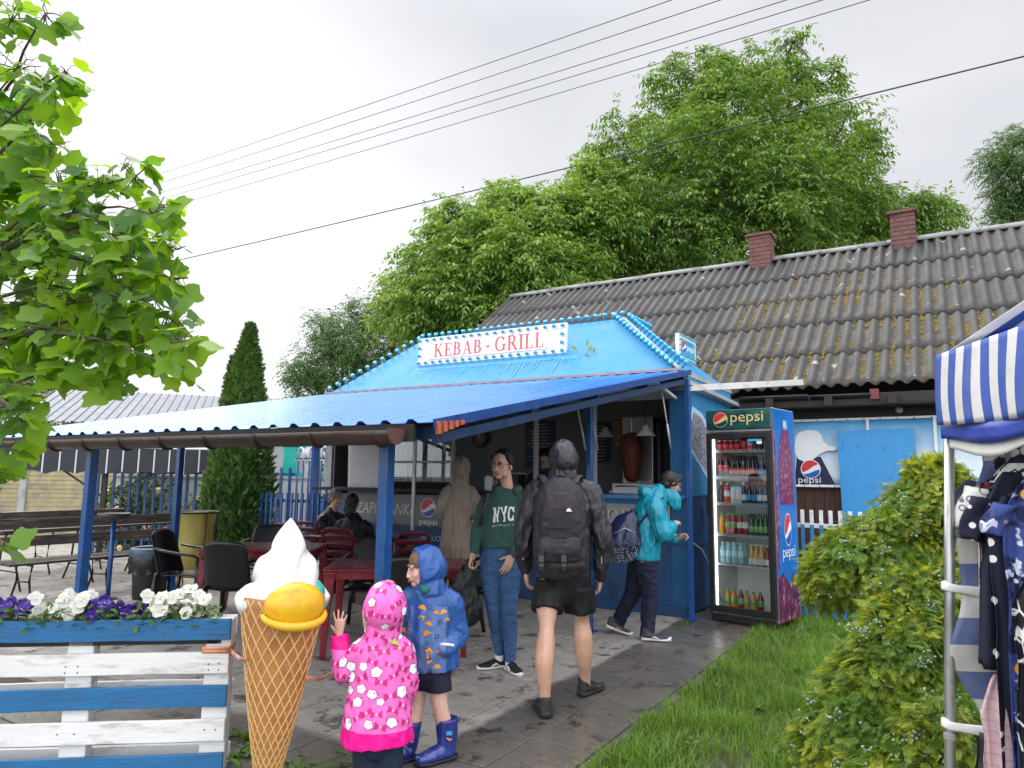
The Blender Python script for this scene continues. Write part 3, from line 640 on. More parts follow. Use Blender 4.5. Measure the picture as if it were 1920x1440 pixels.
# ------------------------------------------------------------------ shop sign
sg = kthing('shop_sign', 'long white shop sign edged with turquoise bulbs and faded red letters on the kiosk roof', 'sign', -4.16, .36, 3.10)
sw = 2.47; sh = .42
sa = R(-6)                                                           # leans back a little
def S(x, z, l=0.0): return np.array((x, -math.cos(sa)*l+math.sin(-sa)*z*0.5, z+math.sin(sa)*l*0))
m = MB(); m.add([S(0, 0), S(sw, 0), S(sw, sh), S(0, sh), S(0, 0, -.05), S(sw, 0, -.05), S(sw, sh, -.05), S(0, sh, -.05)], [(0, 1, 2, 3), (7, 6, 5, 4), (0, 4, 5, 1), (1, 5, 6, 2), (2, 6, 7, 3), (3, 7, 4, 0)])
M_signw = mat('white sign board', (.72, .71, .71), .5, .05, 4, (.45, .36, .33), .18, 7, stretch=(1, 1, .4)); m.build('board', M_signw, sg, bevel=.004)
m = MB(); x0, x1, z0, z1 = .22, sw-.26, .085, sh-.075
m.add([S(x0, z0, .002), S(x1, z0, .002), S(x1, z1, .002), S(x0, z1, .002), S(x0, z0, .010), S(x1, z0, .010), S(x1, z1, .010), S(x0, z1, .010)], [(4, 5, 6, 7), (0, 1, 5, 4), (1, 2, 6, 5), (2, 3, 7, 6), (3, 0, 4, 7)]); m.build('letter_panel', mat('letter panel', (.76, .74, .74), .5, .05, 5, (.40, .26, .22), .12, 5), sg, bevel=.002)
m = MB(); serif_text('KEBAB', .195, lambda x, y, l: S(.30+x, .115+y, .0108+l), m, fit=.86, gap=.05); serif_text('-', .195, lambda x, y, l: S(1.20+x, .115+y, .0108+l), m); serif_text('GRILL', .21, lambda x, y, l: S(1.36+x, .11+y, .0108+l), m, fit=.80, gap=.05)
m.build('lettering', M_red_letter, sg)
m = MB()
for x in (.25, .8, 1.3, 1.75, sw-.28):
    for z in (.095, sh-.09): m.ball(S(x, z, .011), (.006, .003, .006), None, 8, 5)
m.build('screws', M_dark, sg)
M_sgb = mat('green glass bulb', (.02, .30, .33), .2, .2, 30, coat=.5)
mb_ = MB(); mb_.lathe([(.012, 0), (.012, .02), (.026, .028), (.030, .045), (.024, .062), (.010, .070), (.001, .071)], n=10); me_s = mb_.mesh('light_bulb'); me_s.materials.append(M_sgb); me_s.polygons.foreach_set('use_smooth', [True]*len(me_s.polygons))
bulbs(S(.04, sh-.04, .002), S(sw-.04, sh-.04, .002), 19, (0, -1, 0), sg, me_s, .85); bulbs(S(.04, .04, .002), S(sw-.04, .04, .002), 19, (0, -1, 0), sg, me_s, .85)
for z in (.15, .265): bulb(S(.045, z, .002), (0, -1, 0), sg, me_s, .85); bulb(S(sw-.045, z, .002), (0, -1, 0), sg, me_s, .85)
m = MB()
for x in (.26, 1.25, 1.55, 2.2): m.tube([S(x, .02, -.03), S(x, -.05, -.03)+np.array((0, .0, -.02)), S(x, -.05, -.03)+np.array((0, .10, -.05))], .008, 6)
m.build('bracket', M_dark, sg)
# drips of brighter paint below the sign: stains on the sheet itself
m = MB()
for i in range(46):
    x = -4.1+2.55*i/45+rnd.uniform(-.02, .02); ln = abs(rnd.gauss(.06, .07))+.02; top = .30-.02*math.cos(i*.4)
    m.add([onF(x-.014, top, .0035+.0001*i), onF(x+.014, top, .0035+.0001*i), onF(x+.006, top-ln, .0035+.0001*i), onF(x-.006, top-ln, .0035+.0001*i)], [(0, 1, 2, 3)])
m.add([onF(-4.15, .335, .0026), onF(-1.52, .33, .0026), onF(-1.45, .29, .0026), onF(-4.1, .30, .0026)], [(0, 1, 2, 3)])
m.build('paint_stains', mat('old bright paint', (.02, .26, .50), .5, .25, 20), kio)
# ------------------------------------------------------------------ small drinks sign on the right slope
ps = kthing('drinks_sign', 'small turquoise drinks sign with pointed bulbs on the kiosk side slope', 'sign', -.40, .98, 3.06, R(90))
# (sign frame: x runs along the kiosk side towards the house, z up, faces the camera's right)
m = MB(); m.box((.36, 0, .15), (.72, .05, .30)); m.build('board', M_wht, ps, bevel=.004)
m = MB(); m.box((.36, -.026, .15), (.58, .006, .20)); m.build('face', mat('turquoise face', (.02, .36, .62), .4), ps)
m = MB(); roundel(m, lambda x, y, l: (.19+x, -.0305-l, .15+y), .085, 0, 1, 2); m.build('roundel', [M_wht, M_lred, M_lblue], ps)
m = MB(); text_mesh('pepsi', .12, lambda x, y: (.30+x, -.0308, .12+y), m, fit=.32, bold=.002); m.build('lettering', M_wht, ps)
mb_ = MB(); mb_.lathe([(.013, 0), (.018, .010), (.015, .03), (.006, .055), (.001, .062)], n=8); me_p = mb_.mesh('light_bulb'); me_p.materials.append(M_sgb); me_p.polygons.foreach_set('use_smooth', [True]*len(me_p.polygons))
bulbs((.03, -.025, .28), (.69, -.025, .28), 13, (0, -1, .5), ps, me_p, .6); bulbs((.03, -.025, .02), (.69, -.025, .02), 13, (0, -1, .6), ps, me_p, .6)
for z in (.08, .15, .22): bulb((.02, -.025, z), (-.3, -1, 0), ps, me_p, .6); bulb((.70, -.025, z), (.3, -1, 0), ps, me_p, .6)
m = MB(); m.tube([(.02, .02, .1), (-.1, .12, .02)], .007, 6); m.tube([(.3, .02, .05), (.3, .3, -.1)], .007, 6); m.build('bracket', M_dark, ps)
# white board jutting from the kiosk corner to the house eave
m = kthing('eave_plank', 'narrow white plank bridging the kiosk corner and the house eave above the fridge', 'plank', 0, 0, 0)
b = MB(); b.bar((.06, -.06, 2.50), (1.06, 1.2, 2.66), .03, .07); b.build('board', mat('greyed white board', (.50, .50, .49), .6, .1, 6, (.3, .28, .25), .4, 6), m, bevel=.004)
# ================================================================== canopy
can = kthing('canopy', 'low lean-to canopy of glossy blue ribbed sheet metal on blue posts', 'canopy')
CY0, CZ0, CZ1 = -4.70, 1.79, 2.70
def czz(y): return CZ0+(CZ1-CZ0)*(y-CY0)/(0-CY0)
CX0, CX1 = -5.72, .075
def build_canopy():
    V, Fc = [], []; prof = [(0, 0), (.10, 0), (.118, .022), (.152, .022), (.17, 0)]; p = .19; xs, hs = [], []; x = CX0
    while x < CX1:
        for dx, h in prof[:-1] if True else prof:
            if x+dx < CX1: xs.append(x+dx); hs.append(h)
        x += p
    xs.append(CX1); hs.append(0); ys = np.linspace(CY0, -.01, 14)
    for y in ys:
        for x, h in zip(xs, hs): V.append((x, y, czz(y)+h+.004*noise.noise((x*1.2, y*1.1, 0))))
    n = len(xs)
    for k in range(len(ys)-1):
        for i in range(n-1): Fc.append((k*n+i, k*n+i+1, (k+1)*n+i+1, (k+1)*n+i))
    m, nt, N, L = _nodes('glossy blue sheet'); out = N('ShaderNodeOutputMaterial'); pr = N('ShaderNodeBsdfPrincipled'); L(pr.outputs[0], out.inputs[0])
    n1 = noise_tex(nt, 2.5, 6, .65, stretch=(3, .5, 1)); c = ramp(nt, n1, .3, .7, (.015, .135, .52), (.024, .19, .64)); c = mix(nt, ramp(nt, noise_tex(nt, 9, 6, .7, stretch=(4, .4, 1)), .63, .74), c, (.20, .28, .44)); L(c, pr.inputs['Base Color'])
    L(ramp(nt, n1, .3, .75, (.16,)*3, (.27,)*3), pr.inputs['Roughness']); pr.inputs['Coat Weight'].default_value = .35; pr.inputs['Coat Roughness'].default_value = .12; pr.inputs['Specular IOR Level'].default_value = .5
    b = N('ShaderNodeBump'); b.inputs['Strength'].default_value = .15; b.inputs['Distance'].default_value = .01; L(noise_tex(nt, 60, 3, .6), b.inputs['Height']); L(b.outputs[0], pr.inputs['Normal'])
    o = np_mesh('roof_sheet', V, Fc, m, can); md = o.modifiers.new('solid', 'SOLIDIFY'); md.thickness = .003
build_canopy()
M_cdark = mat('navy steel frame', (.012, .035, .095), .45, .25, 8)
m = MB(); m.bar((CX0, -4.56, CZ0-.05), (CX1-.02, -4.56, CZ0-.05), .05, .07); m.bar((CX0, -2.4, czz(-2.4)-.06), (CX1-.04, -2.4, czz(-2.4)-.06), .05, .06); m.bar((CX0, -.12, czz(-.12)-.06), (CX1-.04, -.12, czz(-.12)-.06), .05, .06)
m.bar((CX0, -3.5, czz(-3.5)-.06), (CX1-.04, -3.5, czz(-3.5)-.06), .04, .05); m.bar((CX0, -1.25, czz(-1.25)-.06), (CX1-.04, -1.25, czz(-1.25)-.06), .04, .05); m.build('purlin', M_cdark, can)
m = MB()
for x in (CX1-.05, -2.0, -3.8, CX0+.05): m.bar((x, -4.6, czz(-4.6)-.105), (x, -.05, czz(-.05)-.105), .05, .055)
m.build('rafter', M_cdark, can)
m = MB(); m.bar((CX1+.003, CY0+.02, CZ0-.012), (CX1+.003, 0, CZ1-.012), .008, .06); m.build('edge_trim', mat('edge trim', (.014, .06, .22), .35, .15), can)
def cpost(x, y, z1, w=.07):
    q = MB(); q.box((x, y, z1/2), (w, w, z1)); o = q.build('post', M_postblue, can, bevel=.006)
    f = MB(); f.box((x, y, .006), (w+.07, w+.07, .012)); f.build('foot_plate', M_postblue, o)
for x, y in ((-.36, -4.56), (-3.57, -4.56), (-5.55, -4.56), (-5.62, -2.4), (-.59, -1.25), (.06, -.08)): cpost(x, y, czz(y)-.09, .055 if y > -2 else .07)
gl = MB(); gx0, gx1 = CX0-.05, -.12
gl.loft([[(x, -4.77+.068*math.cos(a), 1.742+.075*math.sin(a)) for a in np.linspace(math.pi, 2*math.pi, 11)] for x in np.linspace(gx0, gx1, 12)], False, wrap=False)
g_o = gl.build('gutter', M_brown, can, True, solid=.006)
e = MB(); e.prism([(.07*math.cos(a), .078*math.sin(a)) for a in np.linspace(math.pi, 2*math.pi, 14)]+[(.07, .012), (-.07, .012)], (gx1, -4.77, 1.742), (0, 1, 0), (0, 0, 1), (1, 0, 0), 0, .012)
e.build('end_cap', mat('end cap brown', (.11, .055, .045), .5, .1), g_o)
for i in range(12):
    x = gx1-.10-i*.5; br = MB()
    br.tube([(x, -4.77+.076*math.cos(a), 1.742+.083*math.sin(a)) for a in np.linspace(math.pi, 2*math.pi, 9)], [(.012, .004)]*9, 6, up=(1, 0, 0)); br.build('bracket', M_brown, g_o, True)
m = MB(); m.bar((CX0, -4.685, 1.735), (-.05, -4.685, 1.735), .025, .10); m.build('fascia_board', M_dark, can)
m = MB(); 
for i in range(5): m.bar((CX1+.006, -4.66+.055*i, CZ0-.03+.011*i), (CX1+.006, -4.625+.055*i, CZ0-.024+.011*i), .02, .07-.011*i)
m.build('orange_seal', mat('orange foam strip', (.45, .10, .03), .6, .3, 30), can)
# ================================================================== drinks fridge
FH = 2.25; FW = .72; FD = .60; FRZ = R(-42)
fr = thing('drinks_fridge', 'tall glass door drinks fridge with dark green header and blue printed side', 'fridge', (2.44, 7.61, 0), FRZ)
FM = np.array(Matrix.Rotation(FRZ, 3, 'Z'))
def fw(x, y, z): return np.array((2.44, 7.61, 0))+FM @ np.array((x, y, z), float)
M_tube = mat('lit tube', (.8, .8, .8), .4); _b = M_tube.node_tree.nodes['Principled BSDF']; _b.inputs['Emission Color'].default_value = (.95, 1, .98, 1); _b.inputs['Emission Strength'].default_value = 2.6
M_fin = mat('fridge lining', (.78, .79, .78), .4, .05, 4)
m = MB(); hw_ = FW/2
m.box((-hw_+.02, FD/2+.01, FH/2+.03), (.04, FD-.03, FH-.07)); m.box((hw_-.02, FD/2+.01, FH/2+.03), (.04, FD-.03, FH-.07)); m.box((0, FD-.02, FH/2+.03), (FW-.08, .03, FH-.07)); m.box((0, FD/2+.01, FH-.02), (FW, FD-.02, .035)); m.box((0, FD/2+.02, .075), (FW-.08, FD-.06, .06))
m.build('cabinet', M_fin, fr, bevel=.004)
m = MB(); m.box((0, .28, .022), (FW-.08, .46, .035)); m.box((0, -.015, .055), (FW-.02, .03, .06)); m.bar((-.30, -.04, .035), (.30, -.04, .035), .02, .02); m.build('plinth', M_black, fr, bevel=.004)
def header_mat():
    mt, nt, N, L = _nodes('green header print'); out = N('ShaderNodeOutputMaterial'); p = N('ShaderNodeBsdfPrincipled'); L(p.outputs[0], out.inputs[0])
    n = noise_tex(nt, 4, 4, .6, stretch=(1, 1, 2)); c = ramp(nt, n, .35, .7, (.006, .035, .045), (.03, .12, .10)); L(c, p.inputs['Base Color']); p.inputs['Roughness'].default_value = .2
    return mt
hz0 = FH-.225
m = MB(); m.box((0, -.005, hz0+.112), (FW+.005, .05, .215)); m.build('header', header_mat(), fr, bevel=.008)
M_gold = mat('gold print', (.62, .48, .18), .35, .1)
m = MB(); roundel(m, lambda x, y, l: (-.19+x, -.0335-l, hz0+.112+y), .083, 0, 1, 2); m.build('roundel', [M_gold, M_lred, mat('header dark', (.01, .04, .06), .3)], fr)
m = MB(); text_mesh('pepsi', .16, lambda x, y: (-.075+x, -.0335, hz0+.085+y), m, fit=.36); m.build('lettering', M_gold, fr)
M_trim = mat('fridge trim', (.30, .31, .32), .35, .1, metal=.6)
m = MB(); m.box((0, -.012, hz0-.012), (FW-.01, .04, .02)); m.build('trim', M_trim, fr)
door = MB(); z0, z1 = .10, hz0-.03
for x in (-hw_+.03, hw_-.03): door.box((x, -.02, (z0+z1)/2), (.06, .045, z1-z0))
door.box((0, -.0195, z1-.03), (FW-.12, .044, .06)); door.box((0, -.0195, z0+.035), (FW-.12, .044, .07))
dr = door.build('door', M_black, fr, bevel=.006)
m = MB(); m.box((0, -.022, (z0+z1)/2), (FW-.115, .006, z1-z0-.11)); m.build('glass', glassmat('fridge glass', (.95, .97, .97)), dr)
m = MB(); m.box((-hw_-.012, -.03, 1.22), (.02, .035, .20)); m.build('handle', M_black, dr, bevel=.006)
m = MB(); m.box((-hw_+.072, -.006, (z0+z1)/2), (.018, .016, z1-z0-.14)); m.build('light_tube', M_tube, fr)
m = MB(); m.box((.185, -.0265, z1-.085), (.15, .002, .022)); s_o = m.build('sticker', mat('sticker blue', (.05, .45, .70), .5), dr)
m = MB(); m.box((.232, -.0268, z1-.112), (.055, .002, .03)); m.build('price_tag', M_wht, s_o)
SHZ = [1.80, 1.515, 1.235, .905, .600]
M_wire = mat('shelf wire', (.52, .53, .52), .4, .1, metal=.3)
for i, z in enumerate(SHZ):
    m = MB()
    for x in np.linspace(-.30, .30, 24 if i < 4 else 2): m.bar((x, .03, z), (x, FD-.06, z), .004, .004)
    for k in range(4): m.bar((-.31, .03+k*.15, z-.004), (.31, .03+k*.15, z-.004), .006, .005)
    if i < 4:
        m.bar((-.31, .02, z-.012), (.31, .02, z-.012), .004, .005); m.bar((-.31, .02, z+.012), (.31, .02, z+.012), .004, .004)
        for x in np.linspace(-.305, .305, 48): m.bar((x, .02, z-.012), (x, .02, z+.012), .0035, .003)
    else: m.box((0, .20, z-.003), (.62, .38, .006)); m.box((0, .012, z-.004), (.62, .006, .02))
    m.build('shelf', M_wire, fr)
m = MB(); m.box((0, FD-.05, .46), (.60, .01, .20), Matrix.Rotation(R(10), 3, 'X')); m.build('back_panel', M_wht, fr)
# printed side
def splash_mat(name, a, b, c, s):
    mt, nt, N, L = _nodes(name); out = N('ShaderNodeOutputMaterial'); p = N('ShaderNodeBsdfPrincipled'); L(p.outputs[0], out.inputs[0])
    n = noise_tex(nt, s, 7, .75, stretch=(1, 1, .55)); q = ramp(nt, n, .38, .55, a, b); q = mix(nt, ramp(nt, n, .56, .64), q, c); L(q, p.inputs['Base Color']); p.inputs['Roughness'].default_value = .3
    return mt
m = MB(); m.box((hw_+.002, FD/2+.005, FH/2+.03), (.006, FD-.03, FH-.075)); m.build('side_print', mat('side print blue', (.015, .16, .52), .3, .15, 2), fr)
side = lambda y, z, l=0.0: (hw_+.0065+l, .01+y, z)
def sprism(pts, name, mt, l=.0):
    q = MB(); q.add([side(y, z, l) for y, z in pts], [tuple(range(len(pts)))]); return q.build(name, mt, fr)
sprism([(0, .06), (.56, .06), (.56, .40), (.42, .52), (.30, .42), (.16, .55), (.0, .50)], 'printed_splash', splash_mat('cola splash', (.020, .008, .025), (.20, .02, .09), (.45, .38, .44), 16), .0006)
sprism([(0, .55), (.05, .62), (.09, 1.0), (.07, 1.5), (.05, 1.9), (.0, 2.15)], 'printed_edge', splash_mat('cola edge', (.06, .01, .06), (.30, .04, .14), (.6, .5, .6), 22), .0009)
bot = [(.14, 1.24), (.50, 1.24), (.52, 1.5), (.50, 1.75), (.43, 1.98), (.37, 2.05), (.36, 2.10), (.28, 2.10), (.27, 2.05), (.21, 1.98), (.13, 1.75), (.11, 1.5)]
sprism(bot, 'printed_bottle', splash_mat('bottle print', (.07, .007, .035), (.26, .03, .11), (.50, .34, .42), 30), .0012)
sprism([(.27, 2.04), (.37, 2.04), (.37, 2.13), (.27, 2.13)], 'printed_neck', mat('neck print', (.35, .55, .75), .3, .3, 40), .0018)
m = MB(); roundel(m, lambda x, y, l: side(.31+x*.55, .98+y, .0014+l), .17, 0, 1, 2); m.build('side_roundel', [M_wht, M_lred, M_lblue], fr)
m = MB(); text_mesh('pepsi', .17, lambda x, y: side(.15+x, .70+y, .0015), m, fit=.34); m.build('side_lettering', M_wht, fr)
m = MB(); m.bar((hw_+.004, .005, .06), (hw_+.004, .005, FH-.02), .012, .008); m.bar((hw_+.004, FD-.01, .06), (hw_+.004, FD-.01, FH-.05), .012, .006); m.build('edge_trim', M_trim, fr)
# ------------------------------------------------------------------ drinks, one object each
DM = {}
def dm(name, col, rough=.3, var=.15, sc=60, met=0.0, dirt=None):
    if name not in DM: DM[name] = mat(name, col, rough, var, sc, dirt, .3 if dirt else 0, 55, metal=met, coat=.3)
    return DM[name]
def drink_mesh(kind, body, label, cap):
    m = MB()
    if kind in ('can', 'tall'):
        h = .118 if kind == 'can' else .168
        m.lathe([(.024, 0), (.031, .008), (.032, h-.014)], n=14, m=0); m.lathe([(.0321, h-.014), (.026, h-.002), (.026, h), (.022, h-.003)], n=14, m=2); m.lathe([(.0324, h*.35), (.0324, h*.62)], n=14, m=1, caps=False)
    elif kind == 'pet':
        m.lathe([(.028, 0), (.033, .01), (.033, .06), (.031, .075), (.033, .09), (.033, .14), (.024, .175), (.013, .20), (.013, .205)], n=14, m=0); m.lathe([(.0336, .075), (.0336, .135)], n=14, m=1, caps=False); m.lathe([(.0155, .200), (.0155, .220)], n=12, m=2)
    elif kind == 'glass':
        m.lathe([(.029, 0), (.031, .008), (.031, .12), (.025, .15), (.014, .18), (.013, .225)], n=14, m=0); m.lathe([(.0316, .04), (.0316, .10)], n=14, m=1, caps=False); m.lathe([(.0150, .195), (.0155, .232)], n=12, m=2)
    elif kind == 'juice':
        m.lathe([(.028, 0), (.031, .01), (.031, .10), (.022, .15), (.015, .17), (.014, .20)], n=14, m=0); m.lathe([(.0317, .015), (.0317, .075)], n=14, m=1, caps=False); m.lathe([(.017, .195), (.017, .215)], n=12, m=2)
    elif kind == 'carton':
        m.box((0, 0, .09), (.06, .06, .18), m=0); m.box((0, -.001, .07), (.0606, .0606, .10), m=1); m.box((0, 0, .19), (.03, .03, .02), m=2)
    me = m.mesh(kind); [me.materials.append(q) for q in (body, label, cap)]
    me.polygons.foreach_set('material_index', m.M); me.polygons.foreach_set('use_smooth', [True]*len(me.polygons)); return me
def drinks(xs, z, me, name, label, cat, group, dy=.10, depth=1):
    for x in xs:
        for d in range(depth):
            o = bpy.data.objects.new(name, me); COL.objects.link(o); o.location = tuple(fw(x, dy+d*.085+rnd.uniform(-.006, .006), z+.003)); o.rotation_euler = (0, 0, rnd.uniform(-.5, .5)+FRZ)
            tag(o, label, cat, group)
c_red = dm('can red', (.55, .012, .015)); c_sil = dm('can silver', (.6, .6, .6), .25, met=.8); c_wh = dm('label white', (.70, .68, .66), dirt=(.2, .1, .1)); c_pink = dm('can pink', (.62, .09, .12), dirt=(.6, .4, .4))
cola = dm('cola liquid', (.020, .007, .005), .1); c_lred = dm('red label', (.62, .05, .05), dirt=(.75, .55, .55)); c_blk = dm('black drink', (.012, .012, .013)); beige = dm('beige can', (.40, .37, .28)); blue = dm('blue label', (.02, .20, .55), dirt=(.5, .6, .7))
amber = dm('amber drink', (.62, .26, .02), .12); green = dm('green cap', (.10, .42, .03)); dkg = dm('green glass', (.015, .07, .02), .1); grn_l = dm('green label', (.12, .32, .05), dirt=(.8, .8, .7)); cherry = dm('cherry drink', (.26, .012, .02), .12); water = dm('water bottle', (.28, .52, .58), .1, dirt=(.55, .7, .75)); aqua = dm('water label', (.50, .68, .76)); gold = dm('gold foil', (.65, .40, .05)); pinkc = dm('pink cap', (.70, .08, .25)); oran = dm('orange foil', (.75, .22, .10)); straw = dm('straw juice', (.55, .36, .10), .12); violet = dm('violet glass', (.07, .05, .12), .12)
s1, s2, s3, s4, s5, s6 = SHZ[0], SHZ[1], SHZ[2], SHZ[3], SHZ[4], .106
drinks((-.262, -.195, -.128, -.062), s1, drink_mesh('can', c_red, c_lred, c_sil), 'soda_can', 'short red soda can in the row on the highest fridge shelf', 'can', 'short red cans on the top shelf')
drinks((.008,), s1, drink_mesh('tall', c_red, c_lred, c_sil), 'soda_can', 'tall plain red can beside the four short red cans', 'can', None)
drinks((.080,), s1, drink_mesh('tall', c_pink, c_wh, c_sil), 'soda_can', 'tall pinkish red can with pale mottled print on the top shelf', 'can', None)
bk = drink_mesh('tall', c_blk, c_blk, c_sil); drinks((.185,), s1, bk, 'energy_can', 'black tall can with white upright lettering on the top shelf', 'can', None)
drinks((.258,), s1, drink_mesh('tall', beige, beige, c_sil), 'soda_can', 'beige tall can at the end of the top shelf', 'can', None)
drinks((-.262, -.192), s2, drink_mesh('pet', cola, c_lred, c_red), 'cola_bottle', 'large dark cola bottle with red cap on the second shelf', 'bottle', 'large cola bottles on the second shelf')
drinks((-.126, -.068, -.002, .054, .104), s2, drink_mesh('glass', cola, c_lred, cola), 'cola_bottle', 'small dark glass cola bottle with red band on the second shelf', 'bottle', 'small cola bottles on the second shelf', depth=2)
drinks((.200, .268), s2, drink_mesh('glass', violet, blue, blue), 'soda_bottle', 'slim dark bottle with blue label apart from the cola bottles', 'bottle', 'blue labelled bottles on the second shelf')
drinks((-.262,), s3, drink_mesh('glass', c_blk, c_blk, gold), 'soda_bottle', 'black bottle with gold foil neck on the third shelf', 'bottle', None)
drinks((-.195,), s3, drink_mesh('pet', c_red, c_wh, c_wh), 'soda_bottle', 'broad red bottle with a white label on the third shelf', 'bottle', None)
drinks((-.120, -.052), s3, drink_mesh('carton', aqua, c_wh, blue), 'drink_carton', 'pale grey drink carton between the bottles of the third shelf', 'carton', 'pale cartons on the third shelf')
drinks((-.010,), s3, drink_mesh('glass', c_blk, c_wh, c_wh), 'beer_bottle', 'dark bottle with a white foil neck on the third shelf', 'bottle', None)
drinks((.050, .112), s3, drink_mesh('glass', c_blk, blue, pinkc), 'beer_bottle', 'dark bottle with pink foil neck and blue label', 'bottle', 'pink necked bottles on the third shelf')
drinks((.172, .228), s3, drink_mesh('glass', violet, c_wh, oran), 'beer_bottle', 'dark bottle with orange foil neck and white label', 'bottle', 'orange necked bottles on the third shelf')
drinks((.282,), s3, drink_mesh('glass', violet, aqua, violet), 'beer_bottle', 'violet glass bottle at the end of the third shelf', 'bottle', None)
drinks((-.262,), s4, drink_mesh('pet', amber, amber, green), 'juice_bottle', 'amber drink bottle with green cap first on the fourth shelf', 'bottle', None)
drinks((-.192, -.126), s4, drink_mesh('pet', cherry, grn_l, green), 'juice_bottle', 'dark drink bottle with a busy green label and green cap', 'bottle', 'green labelled bottles on the fourth shelf', depth=2)
drinks((-.060, .004), s4, drink_mesh('pet', cherry, c_wh, green), 'juice_bottle', 'dark cherry drink bottle with green cap and pale label', 'bottle', 'cherry bottles on the fourth shelf', depth=2)
drinks((.070, .120, .172, .224, .276), s4, drink_mesh('glass', dkg, grn_l, dkg), 'beer_bottle', 'green glass bottle with green and cream label', 'bottle', 'green glass bottles on the fourth shelf', depth=2)
drinks((-.262, -.192, -.124, -.056), s5, drink_mesh('pet', water, aqua, aqua), 'water_bottle', 'pale blue water bottle on the fifth shelf', 'bottle', 'water bottles on the fifth shelf', depth=2)
drinks((.055, .112, .168), s5, drink_mesh('juice', straw, c_wh, c_wh), 'juice_bottle', 'amber juice bottle with a pale round label on the fifth shelf', 'bottle', 'amber juices on the fifth shelf', depth=2)
drinks((.228, .286), s5, drink_mesh('juice', cherry, c_wh, c_wh), 'juice_bottle', 'red juice bottle with a white cap on the fifth shelf', 'bottle', 'red juices on the fifth shelf')
drinks((-.235, -.165, -.02, .052), s6, drink_mesh('pet', amber, grn_l, green), 'juice_bottle', 'amber bottle with green cap on the fridge floor', 'bottle', 'amber bottles on the fridge floor', dy=.13)
drinks((-.095, .122), s6, drink_mesh('pet', cherry, grn_l, green), 'juice_bottle', 'red bottle with green cap on the fridge floor', 'bottle', 'red bottles on the fridge floor', dy=.15)
m = MB(); text_mesh('BLACK', .035, lambda x, y: tuple(fw(.197-y, .10-.033, s1+.02+x)), m, fit=.11); bl = m.build('can_lettering', M_wht)
bo_ = [o for o in COL.objects if o.name.startswith('energy_can')][0]; bl.parent = bo_; bl.matrix_parent_inverse = (Matrix.Translation(bo_.location) @ bo_.rotation_euler.to_matrix().to_4x4()).inverted()
# ================================================================== picket fence by the fridge
M_pick = mat('picket blue', (.025, .20, .42), .5, .15, 8); 
pk = thing('picket_fence', 'low blue picket fence with white tips behind the golden bush', 'fence', (3.17, 8.12, 0), R(-40))
pw = MB(); pw.bar((0, .03, 1.0), (2.6, .03, 1.0), .02, .05); pw.build('upper_rail', M_white, pk); pw = MB(); pw.bar((0, .03, .25), (2.6, .03, .25), .02, .06); pw.build('lower_rail', M_pick, pk)
for i in range(26):
    x = .02+.1*i; a = MB(); a.box((x, 0, .52), (.038, .022, .98)); o = a.build('picket', M_pick, pk, bevel=.003)
    a = MB(); a.box((x, 0, 1.09), (.038, .022, .16)); a.build('white_tip', M_white, o, bevel=.003)
# ================================================================== plastic chairs and tables
M_chb = mat('black chair plastic', (.012, .012, .014), .33, .3, 12, rvar=.06); M_bur = mat('burgundy plastic', (.10, .008, .018), .33, .2, 10, rvar=.06); M_redt = mat('red table plastic', (.21, .014, .024), .28, .15, 8, coat=.3, rvar=.08)
def sheet(m, f, nu, nv, t, mi=0):
    """thin curved shell; f(u, v) -> point, thickened along its normal."""
    P = [[np.array(f(i/nu, j/nv), float) for i in range(nu+1)] for j in range(nv+1)]; V = []; n = nu+1
    for j in range(nv+1):
        for i in range(n):
            du = P[j][min(i+1, nu)]-P[j][max(i-1, 0)]; dv = P[min(j+1, nv)][i]-P[max(j-1, 0)][i]; V.append((P[j][i], unit(np.cross(du, dv))))
    k = len(V); v = [p+q*t/2 for p, q in V]+[p-q*t/2 for p, q in V]; f_ = []
    for j in range(nv):
        for i in range(nu):
            a = j*n+i; f_.append((a, a+1, a+n+1, a+n)); f_.append((k+a, k+a+n, k+a+n+1, k+a+1))
    for i in range(nu): f_.append((i, k+i, k+i+1, i+1)); a = nv*n+i; f_.append((a, a+1, k+a+1, k+a))
    for j in range(nv): a = j*n; f_.append((a, a+n, k+a+n, k+a)); a = j*n+nu; f_.append((a, k+a, k+a+n, a+n))
    m.add(v, f_, mi)
